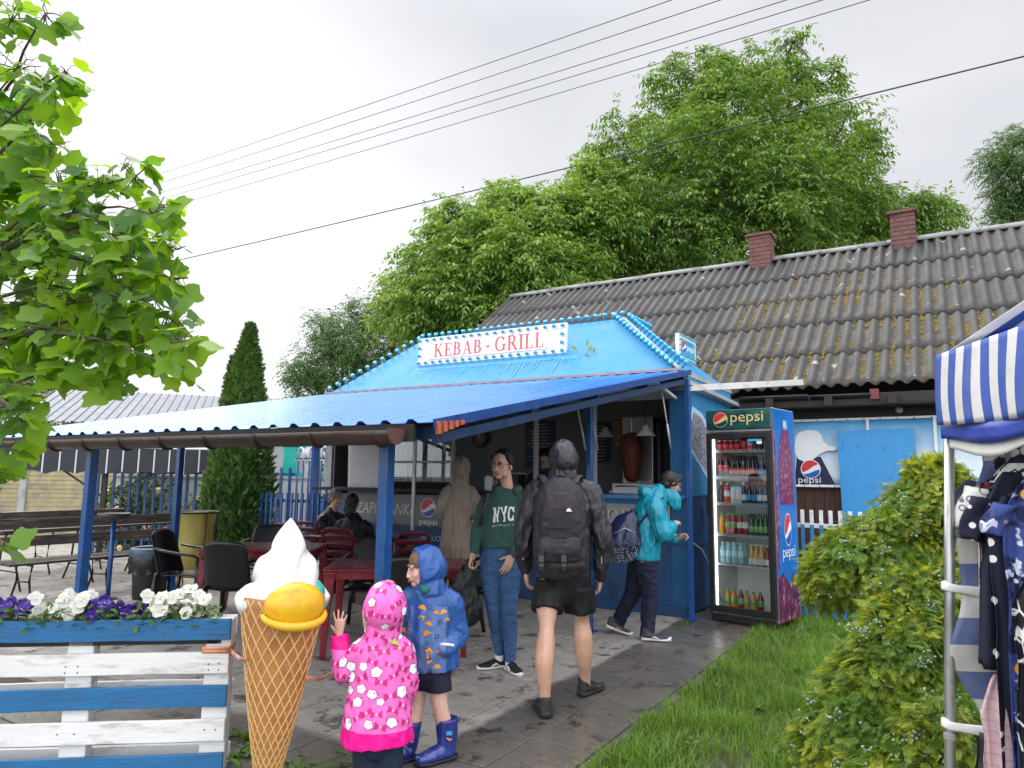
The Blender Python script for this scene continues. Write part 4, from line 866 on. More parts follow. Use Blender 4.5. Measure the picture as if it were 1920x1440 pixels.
def chair(name, label, M, loc, rz, slats, group):
    """faces -y; back at +y"""
    t = thing(name, label, 'chair', loc, rz, group)
    m = MB(); sheet(m, lambda u, v: ((u-.5)*(.46-.05*v), -.22+.44*v, .445-.02*math.sin(math.pi*u)*(.4+v*.6)-.025*v+(-.03*(1-v*5) if v < .2 else 0)), 8, 10, .012); m.build('seat', M, t, True)
    def bk(u, v): x = (u-.5)*(.44-.04*v*v); return (x, .215+.13*v+.05*(1-4*(u-.5)**2)*.9, .42+.45*v-.05*v*(2*abs(u-.5))**4)
    m = MB()
    if slats:
        for a, b in ((.06, .16), (.24, .38), (.46, .60), (.68, .82), (.90, 1.0)): sheet(m, lambda u, v, a=a, b=b: bk(.08+.84*u, a+(b-a)*v), 10, 3, .014)
        for a, b in ((.0, .10), (.90, 1.0)): sheet(m, lambda u, v, a=a, b=b: bk(a+(b-a)*u, v), 3, 12, .020)
    else: sheet(m, bk, 10, 12, .012)
    m.build('backrest', M, t, True)
    for s in (-1, 1):
        m = MB(); P = [(s*.235, .27, .70), (s*.262, .14, .675), (s*.270, -.02, .655), (s*.268, -.18, .640), (s*.262, -.235, .615), (s*.256, -.25, .54)]
        m.tube(P, [(.028, .014)]*4+[(.024, .014), (.02, .012)], 10); m.build('armrest', M, t, True)
        m = MB(); m.tube([(s*.252, -.235, .60), (s*.245, -.23, .42), (s*.262, -.26, .0)], [(.020, .026), (.026, .028), (.017, .019)], 10, up=(0, 1, 0)); m.build('leg', M, t, True)
        m = MB(); m.tube([(s*.205, .24, .44), (s*.222, .28, .22), (s*.238, .33, .0)], [(.026, .028), (.022, .024), (.017, .019)], 10, up=(0, 1, 0)); m.build('leg', M, t, True)
    return t
def table(name, label, M, loc, rz, sx, sy, h):
    t = thing(name, label, 'table', loc, rz)
    m = MB(); m.box((0, 0, h-.015), (sx, sy, .03)); m.build('tabletop', M, t, bevel=.010)
    m = MB()
    for y in (-sy/2+.035, sy/2-.035): m.box((0, y, h-.06), (sx-.06, .014, .06))
    for x in (-sx/2+.035, sx/2-.035): m.box((x, 0, h-.06), (.014, sy-.08, .06))
    m.build('apron', M, t, bevel=.003)
    for a in (-1, 1):
        for b in (-1, 1):
            m = MB(); x, y = a*(sx/2-.055), b*(sy/2-.055)
            m.loft([[np.array((x+a*k, y+b*k, z))+np.array(q)*w for q in ((-.5, -.5, 0), (.5, -.5, 0), (.5, .5, 0), (-.5, .5, 0))] for z, w, k in ((0, .045, .03), (h*.5, .062, .02), (h-.08, .085, .0), (h-.032, .11, 0))]); m.build('leg', M, t, bevel=.006)
    return t
G_bk = 'black plastic chairs under the canopy'; G_bu = 'burgundy plastic chairs by the counter'
table('plastic_table', 'red plastic table behind the ice cream figure and beside the blue post', M_redt, (-.98, 6.46, 0), R(5), 1.20, .80, .72)
table('plastic_table', 'red plastic table between black chairs near the rubbish bin', M_redt, (-2.62, 7.82, 0), R(2), 1.15, .80, .72)
table('plastic_table', 'burgundy table where the couple sits', M_bur, (-1.95, 9.35, 0), R(-20), 1.0, .75, .72)
chair('plastic_chair', 'black plastic chair tucked under the near side of the red table by the blue post', M_chb, (-.80, 6.02, 0), R(185), False, G_bk)
chair('plastic_chair', 'black plastic chair at the far side of the red table behind the ice cream figure', M_chb, (-1.36, 7.10, 0), R(4), False, G_bk)
chair('plastic_chair', 'grey shining black plastic chair next to the standing woman in green', M_chb, (-.42, 6.75, 0), R(-62), False, G_bk)
chair('plastic_chair', 'black plastic chair in front of the red table near the bin', M_chb, (-2.62, 7.05, 0), R(178), False, G_bk)
chair('plastic_chair', 'black plastic chair behind the red table in front of the columnar cedar', M_chb, (-2.95, 8.55, 0), R(0), False, G_bk)
chair('plastic_chair', 'black plastic armchair between the rubbish bin and the red table', M_chb, (-3.42, 7.80, 0), R(82), False, G_bk)
chair('slatted_chair', 'burgundy slatted chair turned sideways in front of the long coat', M_bur, (-1.22, 8.45, 0), R(-158), True, G_bu)
chair('slatted_chair', 'burgundy slatted chair showing its back above the soft ice tip', M_bur, (-2.75, 9.55, 0), R(155), True, G_bu)
chair('slatted_chair', 'burgundy chair under the dark jacketed sitter', M_bur, (-2.0, 8.95, 0), R(170), True, G_bu)
chair('slatted_chair', 'burgundy chair under the grey haired sitter by the kiosk wall', M_bur, (-2.55, 9.95, 0), R(150), True, G_bu)
# ================================================================== planter fence of pallets
M_pblue = mat('pallet blue paint', (.012, .125, .30), .55, .15, 5, (.03, .08, .15), .25, 9, stretch=(.6, 1, 3), bump=.3, bscale=18)
M_pwh = mat('pallet white paint', (.70, .70, .69), .6, .05, 5, (.33, .30, .26), .30, 6, stretch=(.5, 1, 2.5), bump=.3, bscale=18)
pf = thing('planter_fence', 'knee high pallet planter fence of blue and white boards holding pansies', 'planter', (-1.435, 3.80, 0), R(7.5))
LN = 2.2
def board(z, h, y, mt, nm, x0=-LN, x1=0.0, t=.022):
    m = MB(); n = 12; dz = [rnd.uniform(-.003, .003) for _ in range(n+1)]
    R_ = []
    for i in range(n+1):
        x = x0+(x1-x0)*i/n; R_.append([(x, y-t/2, z+dz[i]), (x, y+t/2, z+dz[i]), (x, y+t/2, z+h+dz[i]*.6), (x, y-t/2, z+h+dz[i]*.6)])
    m.loft(R_); return m.build(nm, mt, pf, bevel=.004)
for z, mt in ((.645, M_pblue), (.482, M_pwh), (.318, M_pblue), (.155, M_pwh), (-.01, M_pblue)): board(z, .105, 0, mt, 'board')
for z, mt in ((.645, M_pwh), (.318, M_pwh), (-.0, M_pwh)): board(z-.0, .10, .135, mt, 'rear_board')
for x in (-.065, -.73, -1.40, -2.05):
    m = MB(); m.box((x, .068, .36), (.125, .085, .76)); m.build('upright', M_pwh, pf, bevel=.006)
m = MB(); m.box((-LN/2, .068, .63), (LN-.1, .085, .02)); m.build('soil_tray', M_dark, pf)
m = MB(); m.box((-LN/2, .068, .71), (LN-.1, .085, .03)); m.build('soil', mat('potting soil', (.03, .022, .015), .95, .4, 40, bump=.5), pf)
nl = MB()
for x in (-.04, -.09, -.72, -.78):
    for z in (.53, .50, .21): nl.ball((x+rnd.uniform(-.01, .01), -.0125, z), (.004, .002, .004), None, 6, 4)
nl.build('nails', M_dark, pf)
tp = MB(); M_tape = mat('barrier tape', (.60, .24, .12), .5, .25, 9, (.75, .55, .48), .5, 6)
for k, z in enumerate((.592, .607)): tp.tube([(-.132, -.016, z), (-.002, -.016, z-.002), (.004, .06, z), (.0, .115, z), (-.132, .115, z), (-.136, .05, z)], [(.003, .010)]*6, 6, m=0, up=(0, 0, 1))
tape = thing('barrier_tape', 'thin orange and white barrier tape tied from the planter fence past the cone', 'tape', (0, 0, 0))
pfm = np.array(Matrix.Rotation(R(7.5), 3, 'Z'))
def pfw(x, y, z): return np.array((-1.435, 3.80, 0))+pfm @ np.array((x, y, z), float)
tp.V = [tuple(pfw(*v)) for v in tp.V]; tp.build('knot_wrap', M_tape, tape, True)
def ribbon(P, w, name):
    m = MB(); P = [np.array(p, float) for p in P]; V = []
    for i, p in enumerate(P):
        a = .5*math.sin(i*.9); V += [p+np.array((0, math.sin(a), math.cos(a)))*w/2, p-np.array((0, math.sin(a), math.cos(a)))*w/2]
    m.add(V, [(2*i, 2*i+1, 2*i+3, 2*i+2) for i in range(len(P)-1)]); m.build(name, M_tape, tape, True, solid=.0015)
a0 = pfw(.0, .0, .598); c1 = at(462, 1236, 3.5); c2 = at(575, 1272, 3.55); c3 = at(600, 1272, 3.8); c4 = at(655, 1250, 4.1)
ribbon([a0+(np.array(c1)-a0)*t+np.array((0, 0, -.015*math.sin(math.pi*t))) for t in np.linspace(0, 1, 7)], .022, 'tape_span')
ribbon([c2+(np.array(c3)-c2)*t for t in np.linspace(0, 1, 4)]+[c3+(np.array(c4)-c3)*t for t in np.linspace(.15, 1, 6)], .022, 'tape_span')
# ================================================================== ice cream cone figure
ic = thing('ice_cream_figure', 'large soft ice cream cone figure with white swirl and yellow scoop', 'figure', (-1.165, 3.66, 0))
ic.rotation_euler = (R(-.6), R(2.2), 0)
M_waf = mat('waffle brown', (.40, .18, .058), .55, .15, 6, (.30, .12, .04), .3, 10, bump=.15); M_wafr = mat('waffle ridge', (.66, .40, .15), .5, .12, 8)
M_ice = mat('white gloss ice', (.80, .80, .79), .28, .03, 5, (.62, .60, .56), .12, 6, coat=.4)
cz0, cz1, cr0, cr1 = .0, .895, .047, .207
m = MB(); n = 48; m.lathe([(cr0*.85, 0), (cr0, .015)]+[(cr0+(cr1-cr0)*(t**.86), cz1*t) for t in np.linspace(.04, 1, 22)]+[(cr1-.01, cz1+.01)], n=n); m.build('cone', M_waf, ic, True)
m = MB()
def crad(z): return cr0+(cr1-cr0)*(max(z, 0)/cz1)**.86
for s in (1, -1):
    for k in range(18):
        P = []
        for t in np.linspace(0, 1, 30):
            z = .012+(cz1-.016)*t; a = 2*math.pi*k/18+s*3.6*(t**.72); P.append((crad(z)*math.cos(a), crad(z)*math.sin(a), z))
        m.tube(P, [.0046-.0014*(1-i/29) for i in range(30)], 6)
m.build('waffle_grid', M_wafr, ic, True)
# soft ice swirl: lobes wound round the axis, drawn up into a leaning tip
def swirl():
    V, Fc = [], []; nu, nv = 96, 80
    for j in range(nv+1):
        t = j/nv; z = .855+.42*t; base = .218*(1-t)**.82*(.62+.38*min(1, t*7+.25)) if t > .0 else .14
        base = max(base, .006)
        for i in range(nu):
            a = 2*math.pi*i/nu; ph = 4*(a-3.6*t**.75+.35*math.sin(2*a+5*t)); g_ = math.cos(ph); lob = 1+.14*(1-t)**.45*(abs(g_)**.5*(1 if g_ > 0 else -.8))*min(1, 3*(1-t))+.05*math.sin(17*t+2*a)*(1-t)
            hook = .028*math.sin(t*2.6)
            zz = z+.036*(1-t)*math.cos(ph+1.1)-.05*(1-t)**3
            V.append((base*lob*math.cos(a)-.004+hook*.2, base*lob*math.sin(a), zz))
    for j in range(nv):
        for i in range(nu): Fc.append((j*nu+i, j*nu+(i+1) % nu, (j+1)*nu+(i+1) % nu, (j+1)*nu+i))
    o = np_mesh('swirl', V, Fc, M_ice, ic, True); return o
swirl()
m = MB(); m.lathe([(.10, .84), (.19, .865), (.205, .885), (.20, .91), (.15, .95), (.05, 1.0)], n=32); m.build('ice_base', M_ice, ic, True)
def scoop(a, z, r, mt, name, rr=.175):
    m = MB(); c = np.array((rr*math.sin(a), -rr*math.cos(a), z)); V = []; nu, nv = 28, 16; V = []
    d = np.array((math.sin(a), -math.cos(a), 0)); side_ = np.array((math.cos(a), math.sin(a), 0))
    m.ball(c, (r, r*.55, r*.74), np.stack([side_, d, (0, 0, 1)], 1), 28, 18)
    P = [c+side_*(r*1.03*math.cos(q))+d*(r*.50*abs(math.sin(q))*1.0)+np.array((0, 0, -.26*r-.34*r*abs(math.sin(q)))) for q in np.linspace(math.pi, 2*math.pi, 16)]
    m.tube(P, [.012+.010*math.sin(math.pi*i/15) for i in range(16)], 8)
    o = m.build(name, mt, ic, True)
    return o
scoop(R(36), .872, .148, mat('yellow scoop', (.72, .40, .012), .35, .08, 8, (.60, .26, .01), .3, 12, coat=.2, bump=.2, bscale=25), 'yellow_scoop', .165)
scoop(R(-84), .885, .085, mat('red scoop', (.45, .02, .04), .35, .1, coat=.2), 'red_scoop', .155); scoop(R(92), .905, .085, mat('mint scoop', (.04, .45, .36), .35, .1, coat=.2), 'mint_scoop', .155)
scoop(R(180), .885, .10, M_ice, 'rear_scoop', .15)
# ================================================================== far side of the terrace
M_ply = mat('dark picnic wood', (.045, .034, .030), .30, .3, 8, (.12, .10, .09), .3, 6, stretch=(.5, 4, 4), rvar=.1); M_iron = mat('black iron', (.012, .012, .013), .5, .2)
bt = thing('picnic_table', 'long dark wooden garden table with iron legs by the awning', 'table', (-5.95, 10.05, 0), R(60))
for i in range(4): m = MB(); m.box((0, -.27+.18*i, .735), (2.3, .165, .03)); m.build('plank', M_ply, bt, bevel=.004)
def iron_leg(par, x, w, h):
    for s in (-1, 1): m = MB(); m.tube([(x, s*.06, h), (x, s*w*.30, h*.72), (x, s*w*.34, h*.40), (x, s*w*.62, .0)], .013, 8); m.build('leg', M_iron, par, True)
    m = MB(); m.tube([(x, -w*.45, h*.30), (x, w*.45, h*.30)], .010, 6); m.build('brace', M_iron, par, True)
for x in (-.9, 0, .9): iron_leg(bt, x, .6, .72)
def bench(label, loc, rz, ln=2.1):
    t = thing('garden_bench', label, 'bench', loc, rz, 'dark garden benches at the long table')
    for y in (-.17, .0, .16): m = MB(); m.box((0, y, .45), (ln, .145, .03)); m.build('seat_plank', M_ply, t, bevel=.004)
    for y, z in ((.27, .66), (.33, .86)): m = MB(); m.box((0, y, z), (ln, .03, .12), Matrix.Rotation(R(-14), 3, 'X')); m.build('back_plank', M_ply, t, bevel=.004)
    for x in (-ln/2+.25, 0, ln/2-.25):
        m = MB(); m.tube([(x, -.20, .43), (x, -.16, .25), (x, -.24, 0)], .013, 8); m.build('leg', M_iron, t, True)
        m = MB(); m.tube([(x, .35, .92), (x, .24, .50), (x, .18, .42), (x, .15, .22), (x, .27, 0)], .013, 8); m.build('leg', M_iron, t, True)
        m = MB(); m.tube([(x, -.17, .24), (x, .15, .22)], .009, 6); m.tube([(x, -.2, .42), (x, .2, .42)], .010, 6); m.build('brace', M_iron, t, True)
bench('dark bench nearest the canopy with its plank back towards us', (-5.10, 9.05, 0), R(57), 2.2); 
bench('dark bench beyond the long garden table facing the terrace', (-6.9, 10.7, 0), R(240), 2.0)
bs_ = thing('ash_bowl', 'shallow dark bowl on a thin blue pole beside the bench', 'bowl', (-4.72, 8.60, 0))
m = MB(); m.lathe([(.02, .90), (.09, .915), (.15, .95), (.175, 1.0), (.182, 1.0), (.155, .94), (.09, .93), (.0, .925)], n=24); m.build('bowl', mat('dark bowl', (.03, .032, .034), .35), bs_, True)
m = MB(); m.lathe([(.026, 0), (.026, .91)], n=10); m.build('pole', M_postblue, bs_, True); m = MB(); m.lathe([(.11, 0), (.11, .012)], n=16); m.build('foot', M_iron, bs_)
bi = thing('rubbish_bin', 'black rubbish bin with a bin liner and grey blue rim', 'bin', (-4.30, 8.72, 0))
m = MB(); m.lathe([(.17, 0), (.18, .02), (.205, .48), (.205, .52)], n=24); m.build('drum', M_black, bi, True)
m = MB(); m.lathe([(.235, .50), (.245, .54), (.24, .585), (.215, .60), (.19, .585), (.19, .53)], n=28, caps=False); m.build('rim', mat('grey blue rim', (.055, .10, .15), .4, .15), bi, True)
m = MB(); nu = 48; P = []
for z, r0, w in ((.54, .225, .004), (.46, .245, .012), (.38, .232, .016), (.30, .226, .018)): P.append([((r0+w*math.sin(9*a+z*40)+.006*math.sin(17*a))*math.cos(a), (r0+w*math.sin(9*a+z*40))*math.sin(a), z+.012*math.sin(5*a)) for a in np.linspace(0, 2*math.pi, nu, endpoint=False)])
m.loft(P, False); m.build('liner', mat('bin liner', (.010, .010, .012), .22, .2, 20, bump=.4), bi, True)
sk = thing('yellow_sack', 'full yellow recycling sack hanging in a dark frame by the bin', 'sack', (-4.22, 9.70, 0))
m = MB(); P = []
for z, r0 in ((.10, .02), (.12, .20), (.30, .235), (.55, .225), (.75, .215), (.90, .245), (.965, .27)): P.append([((r0+.012*math.sin(7*a+z*9)+.006*math.sin(19*a+z*20))*math.cos(a), (r0*.8+.012*math.sin(6*a+z*14))*math.sin(a), z) for a in np.linspace(0, 2*math.pi, 56, endpoint=False)])
m.loft(P, False); m.build('bag', mat('yellow film', (.38, .31, .075), .35, .12, 5, bump=.6, bscale=9, stretch=(1, 1, .3)), sk, True)
m = MB(); m.tube([(.285*math.cos(a), .235*math.sin(a), .965) for a in np.linspace(0, 2*math.pi, 28)], .014, 8)
for a in (.7, 2.4, 3.9, 5.5): m.tube([(.285*math.cos(a), .235*math.sin(a), .965), (.26*math.cos(a), .22*math.sin(a), 0)], .010, 6)
m.build('frame', M_iron, sk, True)
# awning of the neighbouring stall
aw = thing('striped_awning', 'dark stall awning with thin white stripes and scalloped edge', 'awning', (-5.15, 12.35, 0), R(14))
def awn_mat(c0, c1, sc, w):
    mt, nt, N, L = _nodes('striped awning'); out = N('ShaderNodeOutputMaterial'); p = N('ShaderNodeBsdfPrincipled'); L(p.outputs[0], out.inputs[0])
    tc = N('ShaderNodeTexCoord'); sx = N('ShaderNodeSeparateXYZ'); L(tc.outputs['Object'], sx.inputs[0]); q = N('ShaderNodeMath'); q.operation = 'MULTIPLY'; L(sx.outputs[0], q.inputs[0]); q.inputs[1].default_value = sc
    f = N('ShaderNodeMath'); f.operation = 'FRACT'; L(q.outputs[0], f.inputs[0]); l_ = N('ShaderNodeMath'); l_.operation = 'LESS_THAN'; L(f.outputs[0], l_.inputs[0]); l_.inputs[1].default_value = w
    L(mix(nt, l_.outputs[0], c0, c1), p.inputs['Base Color']); p.inputs['Roughness'].default_value = .7; return mt
m = MB(); AX0, AX1 = -6.5, .0
nx = 130; V = []
for z0_ in range(2):
    for i in range(nx+1):
        x = AX0+(AX1-AX0)*i/nx; V.append((x, .02*math.sin(x*5), 1.88 if z0_ == 0 else 1.44+.055*abs(math.sin(x*2*math.pi/.85))))
m.add(V, [(i, i+1, nx+1+i+1, nx+1+i) for i in range(nx)]); m.build('valance', awn_mat((.022, .024, .032), (.55, .56, .58), 4.2, .09), aw, False, solid=.004)
m = MB(); m.quad((AX0, 0, 1.885), (AX1, 0, 1.885), (AX1, 1.2, 2.05), (AX0, 1.2, 2.05)); m.build('cover', mat('grey cover', (.34, .36, .38), .5, .15, 5), aw, False, solid=.01)
m = MB(); m.bar((-1.75, .3, 1.05), (-.7, .3, 1.62), .03, .03); m.bar((-1.75, .3, 1.05), (-2.7, .3, 1.72), .03, .03); m.bar((-1.75, .3, 0), (-1.75, .3, 1.88), .08, .08); m.build('support', M_iron, aw)
# grey ribbed roof beyond the canopy
rb_ = thing('market_hall', 'low building with a pale grey ribbed metal roof beyond the terrace', 'building', (-9.5, 22, 0), R(20))
xs = []; hs = []
for i in range(46):
    for dx, h in ((0, 0), (.16, 0), (.18, .03), (.23, .03)): xs.append(-5+i*.25+dx); hs.append(h)
V = [(x, y, z+h) for y, z in ((-.2, 2.9), (4.5, 4.3)) for x, h in zip(xs, hs)]; n = len(xs)
np_mesh('roof', V, [(i, i+1, n+i+1, n+i) for i in range(n-1)], mat('pale metal', (.115, .13, .155), .6, .1, 4), rb_)
m = MB(); m.box((.7, 2.2, 1.4), (10.8, 4.0, 2.85)); m.prism([(.25, 2.8), (4.2, 2.8), (4.2, 4.1)], (6.0, 0, 0), (0, 1, 0), (0, 0, 1), (1, 0, 0), 0, .1); m.build('wall', M_grey, rb_)
# concrete panel wall
cw = thing('panel_wall', 'weathered yellowish concrete panel wall with brick pattern behind the garden table', 'wall', (-8.6, 15.9, 0), R(8))
m = MB()
for k in range(4): m.box((0, 0, .20+.40*k), (6.0, .06, .385))
for k in range(17): m.box((0, -.034, .08+.095*k), (6.0, .012, .07))
m.build('panel', mat('yellowed concrete', (.36, .31, .17), .85, .2, 2, (.22, .20, .17), .45, 2.2, bump=.4), cw, bevel=.006)
for x in (-2.0, 0, 2.0): m = MB(); m.box((x, -.03, .86), (.14, .13, 1.75)); m.build('post', M_grey, cw, bevel=.008)
# blue railing beyond the terrace
def rail(label, p0, p1, h, n, arch, w=.045, mt=M_postblue, mt2=None):
    p0, p1 = np.array(p0, float), np.array(p1, float); d = p1-p0; ln = np.linalg.norm(d); a = math.atan2(d[1], d[0])
    t = thing('metal_railing', label, 'railing', (p0[0], p0[1], 0), a)
    for z in (.25, h-.12): m = MB(); m.box((ln/2, .03, z), (ln, .025, .045)); m.build('rail', mt, t)
    step = ln/n
    for i in range(n):
        x = (i+.5)*step; m = MB()
        if arch: m.tube([(x, 0, .05), (x, 0, h-.15)], .018, 8)
        else: m.box((x, 0, h/2), (w, .02, h))
        m.build('bar', mt, t, bool(arch))
    if arch:
        for i in range(0, n-1, 2):
            x = (i+.5)*step; m = MB(); m.tube([(x, 0, h-.16)]+[(x+step/2-step/2*math.cos(q), 0, h-.05+step*.55*math.sin(q)) for q in np.linspace(0, math.pi, 10)]+[(x+step, 0, h-.16)], .018, 8); m.build('arch', M_white, t, True)
        m = MB(); m.bar((0, .0, h-.14), (ln, .0, h-.14), .02, .02); m.build('white_rail', M_white, t)
    return t
rail('blue slat railing with pale ground behind it left of the cedar', (-7.9, 13.6, 0), (-3.9, 12.9, 0), 1.60, 24, False, .055)
rail('blue arched gate railing with white hoops between the cedar and the kiosk', (-3.72, 12.3, 0), (-2.85, 11.3, 0), 1.86, 6, True)
rail('short dark blue railing with white dotted top behind the seated couple', (-3.95, 11.3, 0), (-2.75, 10.75, 0), 1.20, 13, False, .03)
bp = thing('gate_post', 'blue gate post beside the kiosk end wall', 'post', kw(-W-.30, .12)); m = MB(); m.box((0, 0, 1.0), (.09, .09, 2.0)); m.build('shaft', M_postblue, bp, bevel=.006); m = MB(); m.box((0, 0, 2.01), (.11, .11, .02)); m.build('cap', M_postblue, bp)
bp = thing('gate_post', 'blue gate post within the arched railing', 'post', (-3.22, 11.74, 0)); m = MB(); m.box((0, 0, 1.0), (.11, .11, 2.0)); m.build('shaft', M_postblue, bp, bevel=.006); m = MB(); m.box((0, 0, 2.01), (.13, .13, .02)); m.build('cap', M_postblue, bp)
wc = thing('portable_toilet', 'turquoise portable toilet cabin with a white round badge', 'toilet', (-4.35, 15.4, 0), R(18))
M_wc = mat('turquoise plastic', (.015, .36, .30), .4, .1, 4); m = MB(); m.box((0, 0, 1.05), (1.1, 1.1, 2.0)); m.build('cabin', M_wc, wc, bevel=.03)
m = MB(); m.loft([[(-.58, -.58, 2.05), (.58, -.58, 2.05), (.58, .58, 2.05), (-.58, .58, 2.05)], [(-.5, -.5, 2.18), (.5, -.5, 2.18), (.5, .5, 2.18), (-.5, .5, 2.18)], [(-.2, -.5, 2.28), (.2, -.5, 2.28), (.2, .5, 2.28), (-.2, .5, 2.28)]]); m.build('roof', M_wc, wc, bevel=.02)
m = MB(); m.prism([(.28*math.cos(a), .38*math.sin(a)) for a in np.linspace(0, 2*math.pi, 30, endpoint=False)], (.05, -.55, 1.72), (1, 0, 0), (0, 0, 1), (0, -1, 0), 0, .012); m.build('badge', M_wht, wc)
m = MB(); text_mesh('WC', .22, lambda x, y: (-.12+x, -.5645, 1.68+y), m, fit=.24); m.build('lettering', M_wc, wc)
m = MB(); m.prism([(.06*math.cos(a), .06*math.sin(a)) for a in np.linspace(0, 2*math.pi, 16, endpoint=False)], (.18, -.55, 1.52), (1, 0, 0), (0, 0, 1), (0, -1, 0), .012, .016); m.build('red_dot', M_lred, wc)
m = MB(); m.box((0, -.552, 1.0), (.80, .02, 1.85)); m.build('door', M_wc, wc, bevel=.01)
gw = thing('garden_wall', 'low pale rendered wall beyond the blue arched railing', 'wall', (-5.0, 13.9, 0), R(-4)); m = MB(); m.box((0, 0, .70), (5.5, .12, 1.40)); m.build('face', mat('pale render', (.46, .46, .44), .7, .1, 2), gw, bevel=.01); m = MB(); m.box((0, 0, 1.41), (5.6, .18, .04)); m.build('coping', M_grey, gw)
wp = thing('wood_screen', 'pale upright timber screen beyond the gate', 'screen', (-2.7, 13.0, 0), R(-12))
for i in range(9): m = MB(); m.box((-.4+i*.10, .004*(i % 2), .85), (.09, .02, 1.7)); m.build('board', mat('pale timber', (.42, .33, .20), .7, .2, 6, stretch=(4, 4, .5)) if i == 0 else bpy.data.materials['pale timber'], wp)
m = MB(); m.box((0, .03, 1.3), (.95, .03, .07)); m.build('rail', M_dark, wp)
bw_ = thing('tarpaulin', 'bright blue tarpaulin hung behind the railing next to the kiosk', 'tarpaulin', (-2.95, 11.95, 0), R(-25)); m = MB(); sheet(m, lambda u, v: ((u-.5)*.7, .02*math.sin(u*9), .12+.95*v), 16, 4, .006); m.build('sheet', mat('tarp blue', (.03, .20, .55), .4, .2, 5, bump=.4, bscale=6), bw_, True)
# ================================================================== inside and on the kiosk
sb = kthing('menu_board', 'grey snack board with white lettering and a drinks roundel below the counter', 'sign', -4.95, -.012, .80)
m = MB(); m.box((.80, 0, .22), (1.72, .02, .42)); m.build('board', mat('grey board', (.16, .17, .18), .5, .1), sb, bevel=.003)
m = MB(); serif_text('', .1, lambda x, y, l: (0, 0, 0), m); text_mesh('ZAPIEKANKI', .22, lambda x, y: (.04+x, -.0112, .15+y), m, fit=1.05, shear=.2); m.build('lettering', mat('cream lettering', (.55, .54, .50), .5), sb)
m = MB(); roundel(m, lambda x, y, l: (1.36+x, -.0112-l, .26+y), .13, 0, 1, 2); m.build('roundel', [M_wht, M_lred, M_lblue], sb)
m = MB(); text_mesh('pepsi', .11, lambda x, y: (1.22+x, -.0114, .035+y), m, fit=.30); m.build('drink_lettering', M_wht, sb)
sb2 = kthing('menu_board', 'dark blue strip sign with hot dog lettering under the grey snack board', 'sign', -4.95, -.012, .42)
m = MB(); m.box((.95, 0, .17), (2.1, .018, .34)); m.build('board', mat('deep blue board', (.015, .07, .20), .5, .1), sb2, bevel=.003)
m = MB(); text_mesh('HOT - DOG   PARK', .10, lambda x, y: (.05+x, -.0102, .20+y), m, fit=.80); text_mesh('WIELOBORY', .10, lambda x, y: (1.25+x, -.0102, .20+y), m, fit=.62); m.build('lettering', mat('pale lettering', (.55, .58, .62), .5), sb2)
m = MB(); m.prism([(.17*math.cos(a), .075*math.sin(a)) for a in np.linspace(0, 2*math.pi, 24, endpoint=False)], (.98, -.009, .13), (1, 0, 0), (0, 0, 1), (0, -1, 0), 0, .003); m.build('printed_roll', mat('roll print', (.28, .16, .10), .5, .3, 25), sb2)
m = MB(); m.prism([(.07*math.cos(a), .05*math.sin(a)) for a in np.linspace(0, 2*math.pi, 24, endpoint=False)], (.84, -.009, .09), (1, 0, 0), (0, 0, 1), (0, -1, 0), .003, .005); m.build('printed_egg', M_wht, sb2)
sb3 = kthing('ice_board', 'pale grey sign with raised cream letters under the right serving window', 'sign', -1.12, -.012, .80)
m = MB(); m.box((.45, 0, .24), (.96, .02, .46)); m.build('board', mat('pale board', (.42, .44, .46), .5, .06), sb3, bevel=.003)
m = MB(); m.box((.45, -.006, .435), (.95, .022, .07)); m.build('blue_strip', mat('strip blue', (.03, .20, .45), .4), sb3); m = MB(); m.box((.45, -.006, .045), (.95, .022, .10)); m.build('lower_strip', bpy.data.materials['strip blue'], sb3)
for dx, l0, mt in ((.010, .0115, M_black), (0, .019, mat('raised cream letters', (.62, .61, .56), .45))):
    m = MB(); serif_text('LODY', .17, lambda x, y, l: (.03+x+dx, -l0-l, .17+y-dx), m, fit=.66, gap=.05); m.build('lettering' if l0 > .012 else 'letter_shadow_line', mt, sb3)
m = MB(); text_mesh('ROŻKI', .075, lambda x, y: (.26+x, -.0175, .015+y), m, fit=.26); m.build('strip_lettering', M_wht, sb3)
pst = kthing('ice_poster', 'poster of an ice cream cone and parasol printed on the kiosk front', 'poster', -3.42, -.012, .82)
m = MB(); m.box((.30, 0, .22), (.62, .012, .44)); m.build('sheet', mat('poster dark', (.035, .04, .07), .4, .3, 7), pst)
m = MB(); m.prism([(.14*math.cos(a), .15*math.sin(a)) for a in np.linspace(0, 2*math.pi, 24, endpoint=False)], (.42, -.006, .16), (1, 0, 0), (0, 0, 1), (0, -1, 0), 0, .003); m.build('pale_disc', M_grey, pst)
m = MB(); m.prism([(-.07, .06), (0, -.16), (.07, .06)], (.24, -.006, .30), (1, 0, 0), (0, 0, 1), (0, -1, 0), .003, .006); m.build('printed_cone', mat('cone print', (.45, .36, .30), .5), pst)
m = MB(); m.prism([(.07*math.cos(a), .06*math.sin(a)) for a in np.linspace(0, 2*math.pi, 24, endpoint=False)], (.24, -.006, .385), (1, 0, 0), (0, 0, 1), (0, -1, 0), .006, .009); m.build('printed_scoop', mat('scoop print', (.55, .32, .10), .5), pst)
